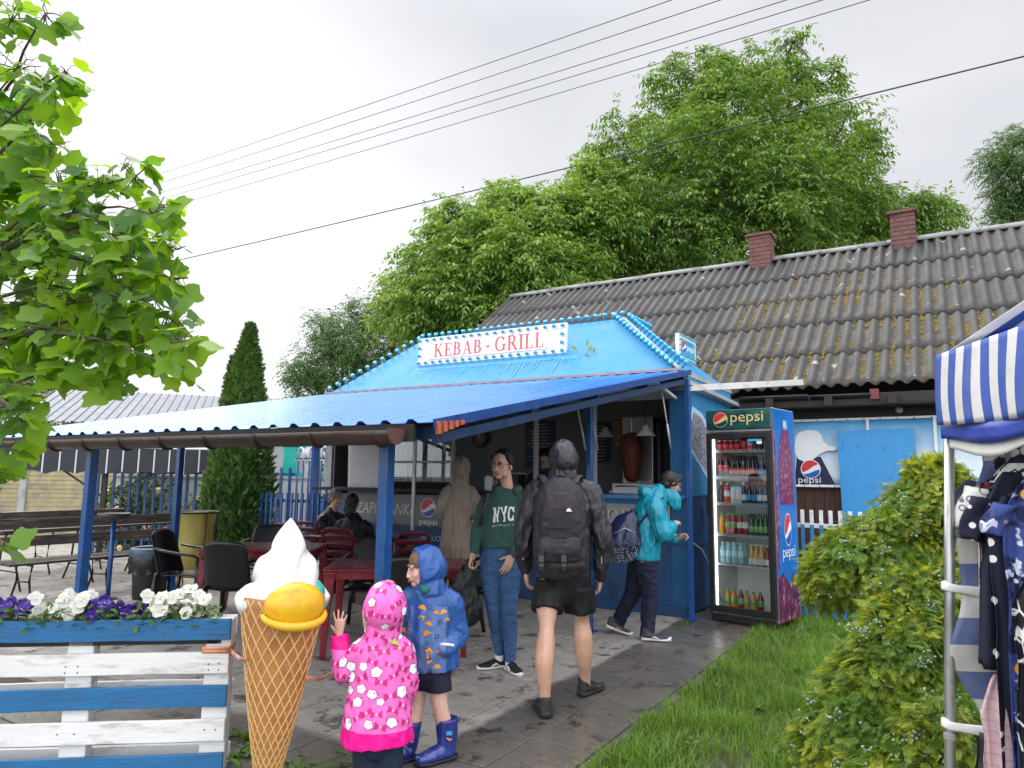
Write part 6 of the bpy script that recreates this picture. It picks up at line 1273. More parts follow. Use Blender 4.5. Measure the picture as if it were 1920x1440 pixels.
# ------------------------------------------------------------------ golden juniper at the right
def golden():
    T = np.array((2.15, 4.15, -.02)); t = thing('golden_cypress', 'sprawling golden green cypress bush with pale blue cones by the tent pole', 'bush', T)
    arms = [[(1770, 1180, 4.5, .30), (1755, 1010, 4.6, .30), (1752, 930, 4.7, .24), (1752, 890, 4.7, .12)], [(1750, 1060, 4.6, .28), (1680, 1030, 4.6, .26), (1610, 1055, 4.6, .22), (1555, 1085, 4.6, .14)], [(1750, 1120, 4.3, .26), (1700, 1130, 4.2, .18), (1675, 1180, 4.1, .13)], [(1740, 1240, 4.1, .30), (1690, 1230, 4.0, .25), (1640, 1300, 3.9, .21), (1600, 1360, 3.8, .19), (1570, 1420, 3.8, .17)], [(1750, 1330, 3.9, .30), (1700, 1370, 3.8, .26), (1640, 1440, 3.7, .22)], [(1730, 1400, 3.6, .26), (1790, 1400, 3.6, .20), (1690, 1460, 3.6, .26)], [(1790, 1060, 4.7, .2), (1800, 960, 4.8, .2)], [(1800, 1300, 4.2, .24), (1790, 1200, 4.4, .24)]]
    P, D, O = [], [], []; stems = MB(); root = np.array((0.0, 0.05, 0.0)); cores = MB()
    for arm in arms:
        C = [np.array(at(px, py, d)) for px, py, d, r in arm]; Rr = [r for *_, r in arm]; stems.tube([root]+[c-T for c in C], [.03]+[.018-.003*i for i in range(len(C))], 7)
        for i in range(len(C)):
            n = int(1900*Rr[i]/.25); k = min(i+1, len(C)-1); tt = nr.random(n); c = C[i]+(C[k]-C[i])*tt[:, None]; r = Rr[i]+(Rr[k]-Rr[i])*tt; d = rdir(n); d[:, 2] = d[:, 2]*.8+.15; d = nunit(d)
            lump = np.array([1+.55*noise.noise(tuple(q*1.7+w*2.6)) for q, w in zip(d, c)]); P.append(c+d*(r*lump*nr.uniform(.72, 1.05, n))[:, None]); O.append(d); D.append(nunit(d*.75+np.array((-.25, -.2, -.75))+nr.normal(size=(n, 3))*.35))
    P = np.concatenate(P)-T; D = np.concatenate(D); O = np.concatenate(O); keep = P[:, 2] > .02; P, D, O = P[keep], D[keep], O[keep]; S = nr.uniform(.050, .105, len(P))
    # a flat fern-like spray
    tv, tf = [], []
    def leaflet(x, y, dx, dy, w): b = len(tv); nx_, ny_ = -dy, dx; tv.extend([(x, y, 0), (x+dx*.5+nx_*w, y+dy*.5+ny_*w, .012), (x+dx, y+dy, -.03), (x+dx*.5-nx_*w, y+dy*.5-ny_*w, .012)]); tf.append((b, b+1, b+2, b+3))
    leaflet(0, .0, 0, 1.15, .035)
    for j, y in enumerate((.08, .22, .36, .50, .64, .78, .90)): ln = .44*(1-.60*y); [leaflet(0, y, s*ln*.72, ln*.80, .10) for s in (1, -1)]
    V, Fa = scatter(P, D, nunit(O+nr.normal(size=P.shape)*.45), S, tv, tf)
    m, nt, N, L = _nodes('golden cypress spray'); out = N('ShaderNodeOutputMaterial'); p = N('ShaderNodeBsdfPrincipled'); tr = N('ShaderNodeBsdfTranslucent'); geo = N('ShaderNodeNewGeometry'); a_ = N('ShaderNodeAttribute'); a_.attribute_name = 'tip'
    c = mix(nt, a_.outputs['Fac'], (.040, .115, .014), (.60, .62, .045)); c = mix(nt, ramp(nt, noise_tex(nt, 3.2, 3, .6), .42, .62), c, (.12, .225, .026)); L(c, p.inputs['Base Color']); L(mix(nt, 1.0, c, (1.5, 1.4, .4), 'MULTIPLY'), tr.inputs['Color']); p.inputs['Roughness'].default_value = .5
    ms = N('ShaderNodeMixShader'); ms.inputs[0].default_value = .3; L(p.outputs[0], ms.inputs[1]); L(tr.outputs[0], ms.inputs[2]); L(ms.outputs[0], out.inputs[0])
    o = np_mesh('foliage', V, Fa, m, t); ty = np.array(tv)[:, 1]; gold_ = np.clip(nr.uniform(-.1, 1.1, len(P)), 0, 1); at_ = o.data.attributes.new('tip', 'FLOAT', 'POINT'); at_.data.foreach_set('value', np.clip((ty[None, :]*.75+.2)*gold_[:, None]*1.15, 0, 1).astype(np.float32).ravel())
    # clusters of small pale cones
    sel = nr.choice(len(P), 900); CP = []
    for i in sel:
        if noise.noise(tuple(P[i]*2.6)) < -.02: continue
        n = 9; CP.append(P[i]+D[i]*.03+nr.normal(size=(n, 3))*.019+O[i]*.015)
    CP = np.concatenate(CP); ov = np.array([(1, 0, 0), (-1, 0, 0), (0, 1, 0), (0, -1, 0), (0, 0, 1), (0, 0, -1)], float); of = [(0, 2, 4), (2, 1, 4), (1, 3, 4), (3, 0, 4), (2, 0, 5), (1, 2, 5), (3, 1, 5), (0, 3, 5)]
    V, Fa = scatter(CP, rdir(len(CP)), rdir(len(CP)), nr.uniform(.006, .0105, len(CP)), ov, of); tag(np_mesh('cones', V, Fa, mat('pale blue cone', (.27, .36, .28), .6, .3, 60), t, True), kind='stuff')
    stems.build('stems', M_bark, t, True)
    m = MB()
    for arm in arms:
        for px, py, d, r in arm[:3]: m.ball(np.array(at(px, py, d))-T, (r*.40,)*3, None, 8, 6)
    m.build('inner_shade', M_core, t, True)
golden()
# ------------------------------------------------------------------ lawn
def grass(name, n, area, hmin, hmax, mt, dens=None):
    pts = []
    while len(pts) < n:
        q = area(); 
        if q is None: continue
        if dens and rnd.random() > dens(q): continue
        pts.append(q)
    P = np.array(pts, float); N = len(P); a = nr.uniform(0, 2*math.pi, N); lean = nr.uniform(.1, 1.25, N); hm = np.array([max(.35, 1+1.1*noise.noise((q[0]*2.6, q[1]*2.6, 3))+.5*noise.noise((q[0]*9, q[1]*9, 1))) for q in P]); h = nr.uniform(hmin, hmax, N)*(0.6+.4*nr.random(N))*hm; w = nr.uniform(.0016, .0042, N); d = np.stack([np.cos(a), np.sin(a), np.zeros(N)], 1); s = np.stack([-np.sin(a), np.cos(a), np.zeros(N)], 1)
    V = []
    for t in (0, .35, .7, 1.0):
        c = P+d*(h*lean*t*t)[:, None]+np.array((0, 0, 1.0))*(h*(t-.32*lean*t*t))[:, None]; ww = (w*(1-t*.92))[:, None]; V += [c-s*ww, c+s*ww]
    V = np.stack(V, 1); k = 8; f = np.array([(0, 1, 3, 2), (2, 3, 5, 4), (4, 5, 7, 6)]); Fa = (f[None]+(np.arange(N)*k)[:, None, None]).reshape(-1, 4)
    return tag(np_mesh(name, V.reshape(-1, 3), Fa, mt), kind='stuff')
M_grass = leafmat('grass blade', (.080, .165, .020), (.24, .40, .055), .42, .35, .9, spec=.4); 
def lawn_pt():
    x, y = rnd.uniform(.80, 4.2), rnd.uniform(-5.6, 1.2); q = kw(x, y, -.035)
    if abs(q[0])/max(q[1], .1) > .80: return None
    if q[1] > 4.6 and rnd.random() > (4.6/q[1])**1.2: return None
    e = .06*noise.noise((y*3, 0, 0))
    if x < .83+e: return None
    return q
def lawn_d(q):
    bare = noise.noise((q[0]*1.5+4, q[1]*1.5, 2)); d0 = 1.0
    for bx, by, r in ((1.20, 4.02, .17), (1.72, 4.55, .18)):
        u = math.hypot((q[0]-bx)*.8, q[1]-by)/r
        if u < 1: d0 = .06+.25*u
    return d0*(.55 if bare < -.15 else 1)
grass('grass', 70000, lawn_pt, .05, .17, M_grass, lawn_d)
def strip_pt():
    if rnd.random() < .55: x, y = rnd.uniform(-4, .3), rnd.uniform(-6.6, -5.35); q = kw(x, y, -.035); return q if noise.noise((q[0]*2.5, q[1]*2.5, 5)) > -.05 and q[0] < -.85 else None
    y = rnd.uniform(-4.6, .2); return kw(.79+abs(rnd.gauss(0, .03)), y, -.02) if noise.noise((y*4, 1, 1)) > -.1 else None
grass('verge_grass', 7000, strip_pt, .03, .11, M_grass)
def weed(label, pos, n, ln, mt, cat='weed', spread=.12, wid=.28, nm='weed'):
    T = np.array(pos, float); t = thing(nm, label, cat, T); a = nr.uniform(0, 2*math.pi, n); el = nr.uniform(.35, 1.2, n); fd = np.stack([np.cos(a)*np.cos(el), np.sin(a)*np.cos(el), np.sin(el)], 1); L_ = nr.uniform(.6, 1.1, n)*ln; P = nr.normal(size=(n, 3))*np.array((spread, spread, .01)); P[:, 2] = abs(P[:, 2])
    V = []; side = nunit(np.cross(fd, (0, 0, 1.0)))
    for u in (0, .2, .45, .7, .9, 1):
        w = wid*L_*(math.sin(math.pi*min(1, u*1.0+.06))**.8)*.5*(1 if u < 1 else .05); c = P+fd*(L_*u)[:, None]+np.array((0, 0, -.45))*(L_*u*u)[:, None]; V += [c-side*w[:, None], c+np.array((0, 0, -.012))*(u > 0)*(u < 1), c+side*w[:, None]]
    V = np.stack(V, 1); f = []
    for j in range(5): b = 3*j; f += [(b, b+1, b+4, b+3), (b+1, b+2, b+5, b+4)]
    Fa = (np.array(f)[None]+(np.arange(n)*18)[:, None, None]).reshape(-1, 4); np_mesh('leaves', V.reshape(-1, 3), Fa, mt, t, True)
    m = MB(); [m.tube([(0, 0, 0), p*.5+(0, 0, .01), p+(0, 0, .005)], .003, 5, False) for p in P]; m.build('stems', bpy.data.materials['grass blade'], t)
M_weed = leafmat('weed leaf', (.05, .13, .018), (.14, .27, .04), .4, .3, 3)
weed('broad leaved weed at the foot of the planter fence end', on_ground(445, 1418), 16, .13, M_weed); weed('tall narrow weed between the planter and the cone tip', on_ground(468, 1385), 10, .20, M_weed, spread=.03, wid=.12); weed('low weed in the soil right of the cone tip', on_ground(560, 1448), 14, .09, M_weed); weed('leafy weed tuft at the fridge corner on the lawn', on_ground(1530, 1190), 26, .16, M_weed, spread=.12); weed('nettle clump under the picket fence', on_ground(1585, 1150), 40, .22, M_weed, spread=.2); weed('small tuft growing by the kiosk corner post', on_ground(1285, 1172), 10, .09, M_weed, spread=.05, wid=.1); weed('leafy weeds along the fence foot beside the golden bush', on_ground(1660, 1150), 40, .22, M_weed, spread=.25)
for i_, (px_, py_) in enumerate(((1290, 1395), (1420, 1330), (1350, 1290), (1450, 1420), (1500, 1260), (1250, 1420))): weed(('flat rosette weed in the lawn near the bare soil', 'flat rosette weed in the middle of the lawn', 'flat rosette weed close to the path edge', 'flat rosette weed in the lawn below the golden bush', 'flat rosette weed between the fridge and the golden bush', 'flat rosette weed at the lowest corner of the lawn')[i_], on_ground(px_, py_), 12, .085, M_weed, spread=.02, wid=.42)
# sprig of leaves caught on the blue slope
sp = thing('leaf_sprig', 'small yellow green leaf sprig stuck on the blue kiosk slope', 'leaf', kw(-1.33, .36, 3.12)); V, Fa = scatter(nr.normal(size=(14, 3))*np.array((.10, .03, .03)), rdir(14), nr.normal(size=(14, 3))*.3+np.array((.3, -.8, .6)), nr.uniform(.06, .11, 14), *LEAFLET); np_mesh('leaves', V, Fa, leafmat('fallen leaf', (.16, .24, .03), (.30, .36, .04), .5, .3), sp)
# ------------------------------------------------------------------ pansies in the planter
def petal_mesh(col_, col2, yel):
    m = MB()
    for a, r, l, mi in ((80, .020, .018, 0), (100+25, .019, .016, 0), (20, .019, .017, 1), (160, .019, .017, 1), (270, .024, .016, 1)):
        c = np.array((l*math.cos(R(a)), l*math.sin(R(a)), .003*(mi)+.0007*(a % 7))); n = 10; ring = [c+np.array((r*math.cos(q)*1.05, r*math.sin(q), .006*math.sin(3*q+a)+.004)) for q in np.linspace(0, 2*math.pi, n, endpoint=False)]; b = m.add([c]+ring, [(0, 1+i, 1+(i+1) % n) for i in range(n)], mi)
    m.ball((0, .0, .010), (.005, .005, .004), None, 7, 4, m=2); me = m.mesh('flower'); [me.materials.append(q) for q in (col_, col2, yel)]; me.polygons.foreach_set('material_index', m.M); me.polygons.foreach_set('use_smooth', [True]*len(me.polygons)); return me
M_yel = mat('flower eye', (.75, .50, .03), .5); pw_m = leafmat('white petal', (.70, .70, .64), (.84, .84, .80), .55, .25, 20, tcol=(1, 1, 1)); pv_m = leafmat('violet petal', (.020, .006, .14), (.075, .02, .32), .5, .2, 20, tcol=(1.3, 1, 1.5)); pv2 = leafmat('pale violet petal', (.05, .015, .22), (.20, .14, .38), .5, .2, 20, tcol=(1, 1, 1)); pd = mat('dark eye', (.012, .003, .05), .5)
me_w = petal_mesh(pw_m, pw_m, M_yel); me_v = petal_mesh(pv_m, pv_m, M_yel); me_v2 = petal_mesh(pv2, pv_m, M_yel)
M_pl = leafmat('pansy leaf', (.035, .095, .018), (.11, .22, .03), .45, .25, 4)
def pansy(label, x0, x1, n, mes, hgt, cat='flower'):
    T = pfw((x0+x1)/2, .068, .72); t = thing('pansy_plant', label, cat, T, R(7.5)); hw2 = (x1-x0)/2; N = int(150*(x1-x0)/.25)
    P = np.stack([nr.uniform(-hw2*1.05, hw2*1.05, N), nr.uniform(-.085, .09, N), nr.uniform(-.01, .085, N)], 1); fd = nunit(rdir(N)*np.array((1, 1, .5))+np.array((0, -.35, .15))); V, Fa = scatter(P, fd, nunit(np.array((0, -.2, 1.0))+nr.normal(size=(N, 3))*.4), nr.uniform(.035, .062, N), [(0, 0, 0), (.24, .35, .03), (.20, .75, .0), (0, 1, -.1), (-.20, .75, 0), (-.24, .35, .03)], LEAFLET[1]); np_mesh('foliage', V, Fa, M_pl, t)
    m = MB()
    for i in range(n):
        p = np.array((rnd.uniform(-hw2, hw2), rnd.uniform(-.085, .06), rnd.uniform(.05, hgt))); o = bpy.data.objects.new('flower', rnd.choice(mes)); COL.objects.link(o); o.parent = t; o.location = tuple(p)
        nrm = Vector((rnd.gauss(.1, .4), -1+rnd.gauss(0, .35), rnd.gauss(.45, .4))); o.rotation_euler = nrm.to_track_quat('Z', 'Y').to_euler(); s = rnd.uniform(.80, 1.12); o.scale = (s, s, s); m.tube([(p[0]*.8, p[1]*.5+.01, 0), p*np.array((.9, .8, .8))+(0, .012, 0), p+np.array((0, .006, -.004))], .0016, 5, False)
    m.build('stems', M_pl, t)
pansy('violet pansies at the outer end of the planter in view', -1.28, -1.00, 12, [me_v, me_v2], .12); pansy('white pansy clump nearer the outer end of the planter', -1.00, -.72, 26, [me_w], .145); pansy('violet pansies between the two white clumps', -.72, -.42, 17, [me_v, me_v, me_v2], .115); pansy('white pansy clump at the cone end of the planter', -.43, -.10, 28, [me_w], .165); pansy('white pansies beyond the violet ones at the unseen end', -1.62, -1.30, 14, [me_w], .13)
# ================================================================== people
def crom(P, sub):
    P = [np.array(p, float) for p in P]; Q = [2*P[0]-P[1]]+P+[2*P[-1]-P[-2]]; out = []
    for i in range(1, len(Q)-2):
        for k in range(sub):
            t = k/sub; a, b, c, d = Q[i-1], Q[i], Q[i+1], Q[i+2]; out.append(.5*((2*b)+(c-a)*t+(2*a-5*b+4*c-d)*t*t+(3*b-a-3*c+d)*t**3))
    return out+[P[-1]]
def limb(m, pts, rads, up=(0, 1, 0), sub=4, n=14, end=True):
    rr = [(r if hasattr(r, '__len__') else (r, r)) for r in rads]; P = crom(pts, sub); Q = crom([np.array(r) for r in rr], sub); Q = [(max(q[0], .002), max(q[1], .002)) for q in Q]; rings = []
    U = np.array(up, float); A = None
    for i, p in enumerate(P):
        t = unit(P[min(i+1, len(P)-1)]-P[max(i-1, 0)]); a = np.cross(U, t) if A is None else A-t*np.dot(A, t)
        if np.linalg.norm(a) < 1e-3: a = np.cross((1, 0, .1), t)
        a = unit(a); A = a; b = np.cross(t, a); rings.append([p+a*Q[i][0]*math.cos(2*math.pi*j/n)+b*Q[i][1]*math.sin(2*math.pi*j/n) for j in range(n)])
    if end:                                                        # rounded ends
        for e in ((0, -1) if end is True else (-1,)):
            c = P[e]; t = unit(P[e]-P[1 if e == 0 else -2]); q = np.array(rings[e]); r = min(Q[e])
            ext = [list(c+(q-c)*k+t*r*h) for k, h in ((.80, .45), (.45, .75))]
            rings = ([ext[1], ext[0]]+rings) if e == 0 else (rings+ext)
    m.loft(rings)
def blob(name, mb, mats, parent, voxel=.005, smooth=5, amp=0.0, fs=9.0, aniso=(1, 1, .45), seed=0.0, matfn=None, amp2=0.0):
    me = mb.mesh('tmp'); o = bpy.data.objects.new('tmp', me); COL.objects.link(o)
    q = o.modifiers.new('r', 'REMESH'); q.mode = 'VOXEL'; q.voxel_size = voxel; q.use_smooth_shade = True
    if smooth: q = o.modifiers.new('s', 'SMOOTH'); q.iterations = smooth; q.factor = .5
    dg = bpy.context.evaluated_depsgraph_get(); nm = bpy.data.meshes.new_from_object(o.evaluated_get(dg)); bpy.data.objects.remove(o); bpy.data.meshes.remove(me); nm.name = name
    k = len(nm.vertices); co = np.empty(k*3, np.float32); nm.vertices.foreach_get('co', co); co = co.reshape(-1, 3)
    if amp:
        no = np.empty(k*3, np.float32); nm.vertices.foreach_get('normal', no); no = no.reshape(-1, 3); s = np.array(aniso)*fs; d = np.empty(k)
        for i in range(k):
            p = co[i]*s+seed; w = noise.noise((p[0], p[1], p[2])); d[i] = (1-abs(w)*2.6)*amp+(noise.noise((p[0]*2.7, p[1]*2.7, p[2]*2.7))*amp*.45)
        co = co+no*d[:, None].astype(np.float32); nm.vertices.foreach_set('co', co.ravel())
    mats = mats if isinstance(mats, (list, tuple)) else [mats]; [nm.materials.append(x) for x in mats]
    if matfn is not None:
        c = np.empty(len(nm.polygons)*3, np.float32); nm.polygons.foreach_get('center', c); nm.polygons.foreach_set('material_index', np.array([matfn(x) for x in c.reshape(-1, 3)], np.int32))
    nm.polygons.foreach_set('use_smooth', [True]*len(nm.polygons)); nm.update(); o = bpy.data.objects.new(name, nm); COL.objects.link(o); o.parent = parent; return o
def skinmat(name, col):
    m, nt, N, L = _nodes(name); out = N('ShaderNodeOutputMaterial'); p = N('ShaderNodeBsdfPrincipled'); L(p.outputs[0], out.inputs[0]); n = noise_tex(nt, 14, 4, .6); n2 = noise_tex(nt, 90, 3, .6)
    c = ramp(nt, n, .3, .7, tuple(q*.88 for q in col), tuple(min(1, q*1.1) for q in col)); c = mix(nt, ramp(nt, n2, .5, .75), c, (col[0]*.95, col[1]*.78, col[2]*.74)); L(c, p.inputs['Base Color']); p.inputs['Roughness'].default_value = .48
    p.inputs['Subsurface Weight'].default_value = .12; p.inputs['Subsurface Radius'].default_value = (.01, .004, .002); p.inputs['Subsurface Scale'].default_value = .6
    b = N('ShaderNodeBump'); b.inputs['Strength'].default_value = .12; b.inputs['Distance'].default_value = .003; L(n2, b.inputs['Height']); L(b.outputs[0], p.inputs['Normal']); return m
M_skin = skinmat('skin', (.56, .33, .24)); M_skin2 = skinmat('fair skin', (.66, .42, .33)); M_skin3 = skinmat('leg skin', (.60, .36, .255))
M_lip = mat('lips', (.36, .12, .10), .4, .1); M_eyew = mat('eye white', (.70, .68, .66), .25, .03); M_iris = mat('dark iris', (.03, .02, .015), .15); M_hair = mat('dark brown hair', (.012, .007, .005), .5, .4, 60, stretch=(1, 1, .2), bump=.5, bscale=120); M_hairg = mat('grey hair', (.20, .18, .165), .55, .4, 50, stretch=(1, 1, .2), bump=.5, bscale=110); M_blond = mat('blond hair', (.50, .36, .18), .5, .3, 60)
def hframe(f, up=(0, 0, 1)):
    f = unit(f); r = unit(np.cross(f, up)); u = np.cross(r, f); return np.stack([r, f, u], 1)           # columns: right, forward, up
def head(m, c, f, s=1.0, up=(0, 0, 1), ears=True, child=False):
    H = hframe(f, up); P = lambda x, y, z: c+H @ np.array((x, y, z))*s
    B = lambda x, y, z, r: m.ball(P(x, y, z), np.array(r)*s, H, 14, 10)
    k = .93 if child else 1.0
    B(0, -.012, .028, (.074, .093, .087)); B(0, .020, -.026, (.061*(1.05 if child else 1), .070, .078*k)); B(0, .058, -.086*k, (.027, .024, .020)); 
    for q in (-1, 1):
        B(q*.034, .022, -.066*k, (.026, .042, .030)); B(q*.037, .060, -.024, (.022, .019, .021)); B(q*.030, .080, .024, (.024, .010, .007))
        if ears: B(q*.076, -.006, -.010, (.010, .019, .031))
    limb(m, [P(0, .086, .012), P(0, .100-.006*child, -.012), P(0, .110-.012*child, -.030)], [.007*s, .009*s, .0125*s-.002*child], H[:, 1], 3, 10); B(.009, .098, -.035, (.009, .010, .007)); B(-.009, .098, -.035, (.009, .010, .007)); B(0, .086, -.060*k, (.021, .010, .011))
    return H, P
def face_parts(t, c, f, s=1.0, up=(0, 0, 1), brow=None, lash=.0022, child=False):
    H = hframe(f, up); P = lambda x, y, z: c+H @ np.array((x, y, z))*s; k = .93 if child else 1.0
    for q in (-1, 1):
        m = MB(); m.ball(P(q*.030, .0795, .003), np.array((.0135, .008, .0085))*s, H, 12, 8); o = m.build('eye', M_eyew, t, True)
        m = MB(); m.ball(P(q*.030+.001, .0850, .003), np.array((.0062, .0036, .0064))*s, H, 10, 7); m.build('iris', M_iris, o, True)
        m = MB(); m.tube([P(q*.015, .0845, .006), P(q*.024, .0885, .0125), P(q*.034, .0875, .0125), P(q*.045, .079, .006)], lash*s, 6); m.build('eyelash', M_hair, o, True)
        m = MB(); m.tube([P(q*.012, .0905, .022), P(q*.026, .0915, .028), P(q*.046, .081, .024)], [.003*s, .0034*s, .0018*s], 6); m.build('eyebrow', brow or M_hair, t, True)
    m = MB(); limb(m, [P(-.024, .084, -.059*k), P(-.010, .0945, -.055*k), P(0, .0955, -.0565*k), P(.010, .0945, -.055*k), P(.024, .084, -.059*k)], [.0022*s, .0046*s, .0042*s, .0046*s, .0022*s], H[:, 1], 3, 8); limb(m, [P(-.022, .084, -.061*k), P(0, .0945, -.0665*k), P(.022, .084, -.061*k)], [.0022*s, .0056*s, .0022*s], H[:, 1], 4, 8); m.build('lips', M_lip, t, True)
def hand(m, w, fd, pn, side, s=1.0, curl=.5, spread=.10, thumb=.6, per=None):
    """w wrist, fd finger direction, pn palm normal (towards the palm side), side = thumb side sign along cross(fd, pn)."""
    f = unit(fd); n = unit(np.array(pn, float)-f*np.dot(pn, f)); x = np.cross(f, n)*side; pal = .095*s
    limb(m, [w-f*.01*s, w+f*.03*s, w+f*.07*s, w+f*pal], [(.026*s, .020*s), (.034*s, .017*s), (.041*s, .0155*s), (.040*s, .012*s)], n, 3, 12)
    for i, (o, L_) in enumerate(((.030, .072), (.0102, .080), (-.0100, .074), (-.029, .058))):
        p = w+f*(pal-.006*s*abs(i-1))+x*o*s; d = unit(f+x*spread*(1.5-i)*.6); pts = [p-d*.012*s]; c = (per[i] if per else curl)*(1+.08*i); a = 0
        pts.append(p)
        for k, fr_ in enumerate((.44, .31, .25)): a += c*(.55, .9, .7)[k]; p = p+(d*math.cos(a)+n*math.sin(a))*L_*fr_*s; pts.append(p)
        limb(m, pts, [.0092*s, .0092*s, .0085*s, .0078*s, .0066*s], n, 2, 9)
    p = w+f*.022*s+x*.028*s; d = unit(f*.62+x*thumb+n*.30); limb(m, [p-d*.012*s, p+d*.024*s, p+d*.048*s+n*.005*s, p+d*.068*s+n*.010*s], [.0135*s, .0125*s, .0105*s, .0078*s], n, 2, 9)
def shoe(t, heel, d, L_, mats, pitch=0.0, w=.048, collar=.085, sole_h=.026, roll=0.0, stripe=None, boot=None):
    """shoe with its heel at the point heel on the ground, toe along d."""
    d = unit((d[0], d[1], 0)); x = np.cross(d, (0, 0, 1.0)); q = Matrix.Rotation(pitch, 3, Vector(tuple(x))); Q = np.array(q); f = Q @ d; u = Q @ np.array((0, 0, 1.0)); h = np.array(heel, float)
    P = lambda a, b, c: h+x*a+f*b+u*c
    def ring(b, hw, z0, z1, n=14):
        return [P(hw*math.cos(2*math.pi*j/n)*(1 if True else 1), b, z0+(z1-z0)*(.5+.5*math.sin(2*math.pi*j/n))) for j in range(n)]
    m = MB(); m.loft([ring(b*L_, hw*w, 0, z) for b, hw, z in ((-.01, .35, sole_h*1.2), (.02, .72, sole_h*1.25), (.12, .84, sole_h*1.1), (.35, .78, sole_h), (.60, .95, sole_h*.9), (.76, 1.0, sole_h*.9), (.90, .80, sole_h*1.0), (.985, .42, sole_h*1.2), (1.005, .15, sole_h*1.25))]); s_ = m.build('sole', mats[1], t, True)
    m = MB(); c = collar; m.loft([ring(b*L_, hw*w, .010, z) for b, hw, z in ((.0, .35, c*.7), (.03, .68, c*.98), (.12, .78, c), (.26, .78, c*.98), (.38, .76, c*.86), (.52, .86, c*.70), (.68, .93, c*.58), (.82, .82, c*.50), (.94, .52, c*.42), (.985, .2, c*.36))]); m.tube([P(0, .13*L_, c*.5), P(0, .14*L_, c*1.05), P(0, .16*L_, c*1.25)], [w*.75, w*.78, w*.80], 14); o = blob('shoe', m, mats[0], t, .005, 3)
    m = MB()
    for k in range(4): b = (.34+.09*k)*L_; z = c*(.98-.10*k); m.tube([P(-w*.55, b, z*.86), P(0, b, z+.004), P(w*.55, b, z*.86)], .003, 5)
    m.build('laces', mats[2] if len(mats) > 2 else mats[0], o, True)
    if stripe:
        for sd in (-1, 1): m = MB(); m.tube([P(sd*w*.80, .30*L_, c*.30), P(sd*w*.87, .42*L_, c*.52), P(sd*w*.90, .58*L_, c*.30)], [.004, .007, .004], 6); m.build('side_stripe', stripe, o, True)
    return o
def onto(obj, place, pts, lift=.0015):
    """drop flat lettering onto a garment: each point goes to the nearest place of its surface."""
    tr = bvhtree.BVHTree.FromPolygons([v.co for v in obj.data.vertices], [tuple(p.vertices) for p in obj.data.polygons]); out = []
    for p in pts: co, no, i, d = tr.find_nearest(Vector(tuple(place(p)))); out.append(tuple(co+no*lift))
    return out
def prints(obj, shapes, n, ok, gap, name, mats, size=(.8, 1.2), lift=.0016, seed=3, upv=(0, 0, 1)):
    """small flat prints spread over a garment; each shape is a list of (polygon, material, extra lift)."""
    rg = random.Random(seed); me = obj.data; tr = bvhtree.BVHTree.FromPolygons([v.co for v in me.vertices], [tuple(p.vertices) for p in me.polygons]); got = []; m = MB(); tries = 0
    while len(got) < n and tries < n*60:
        tries += 1; p = me.polygons[rg.randrange(len(me.polygons))]
        if not ok(p.center, p.normal) or any((p.center-q).length < gap for q in got): continue
        got.append(p.center.copy()); N_ = np.array(p.normal); a = np.cross(upv, N_)
        if np.linalg.norm(a) < .2: continue
        a = unit(a); b = np.cross(N_, a); th = rg.uniform(-.5, .5); a, b = a*math.cos(th)+b*math.sin(th), -a*math.sin(th)+b*math.cos(th); k = rg.uniform(*size)
        for poly, mi, ex in rg.choice(shapes):
            V = []
            for x, y in poly: co, no, i, d = tr.find_nearest(p.center+Vector(tuple(a*x*k+b*y*k))); V.append(co+no*(lift+ex))
            c = sum(V, Vector())/len(V); c0, no, i, d = tr.find_nearest(c); V = [c0+no*(lift+ex)]+V; m.add([tuple(v) for v in V], [(0, 1+i, 1+(i+1) % len(poly)) for i in range(len(poly))], mi)
    return m.build(name, mats, obj)
def circ(r, n=14, cx=0, cy=0, sx=1, sy=1, a0=0, a1=360): return [(cx+r*sx*math.cos(R(a0+(a1-a0)*i/n)), cy+r*sy*math.sin(R(a0+(a1-a0)*i/n))) for i in range(n+(a1-a0 != 360))]
class Rel:                                                          # joints measured at a true distance, relative to the person's base
    def __init__(s, T): s.T = np.array(T, float)
    def __call__(s, px, py, y): return np.array(at(px, py, y))-s.T
def hooded(m, c, f, s=1.0, up=(0, 0, 1), open_=52, r=(.098, .118, .125), off=(0, -.015, .015)):
    """hood shell round a head, open towards f."""
    H = hframe(f, up); n, k = 26, 16; rings = []
    for th, sc in [(open_, .97)]+[(open_+2, 1.0)]+[(open_+(178-open_)*i/k, 1.0) for i in range(1, k+1)]:
        a = R(th); rings.append([c+H @ (np.array(off)*s+np.array((r[0]*math.sin(a)*math.cos(q), r[1]*math.cos(a), r[2]*math.sin(a)*math.sin(q)))*s*sc) for q in np.linspace(0, 2*math.pi, n, endpoint=False)])
    inner = [[c+H @ np.array(off)*s+(np.array(p)-c-H @ np.array(off)*s)*.90 for p in q] for q in rings[::-1]]
    m.loft(inner+rings, True)
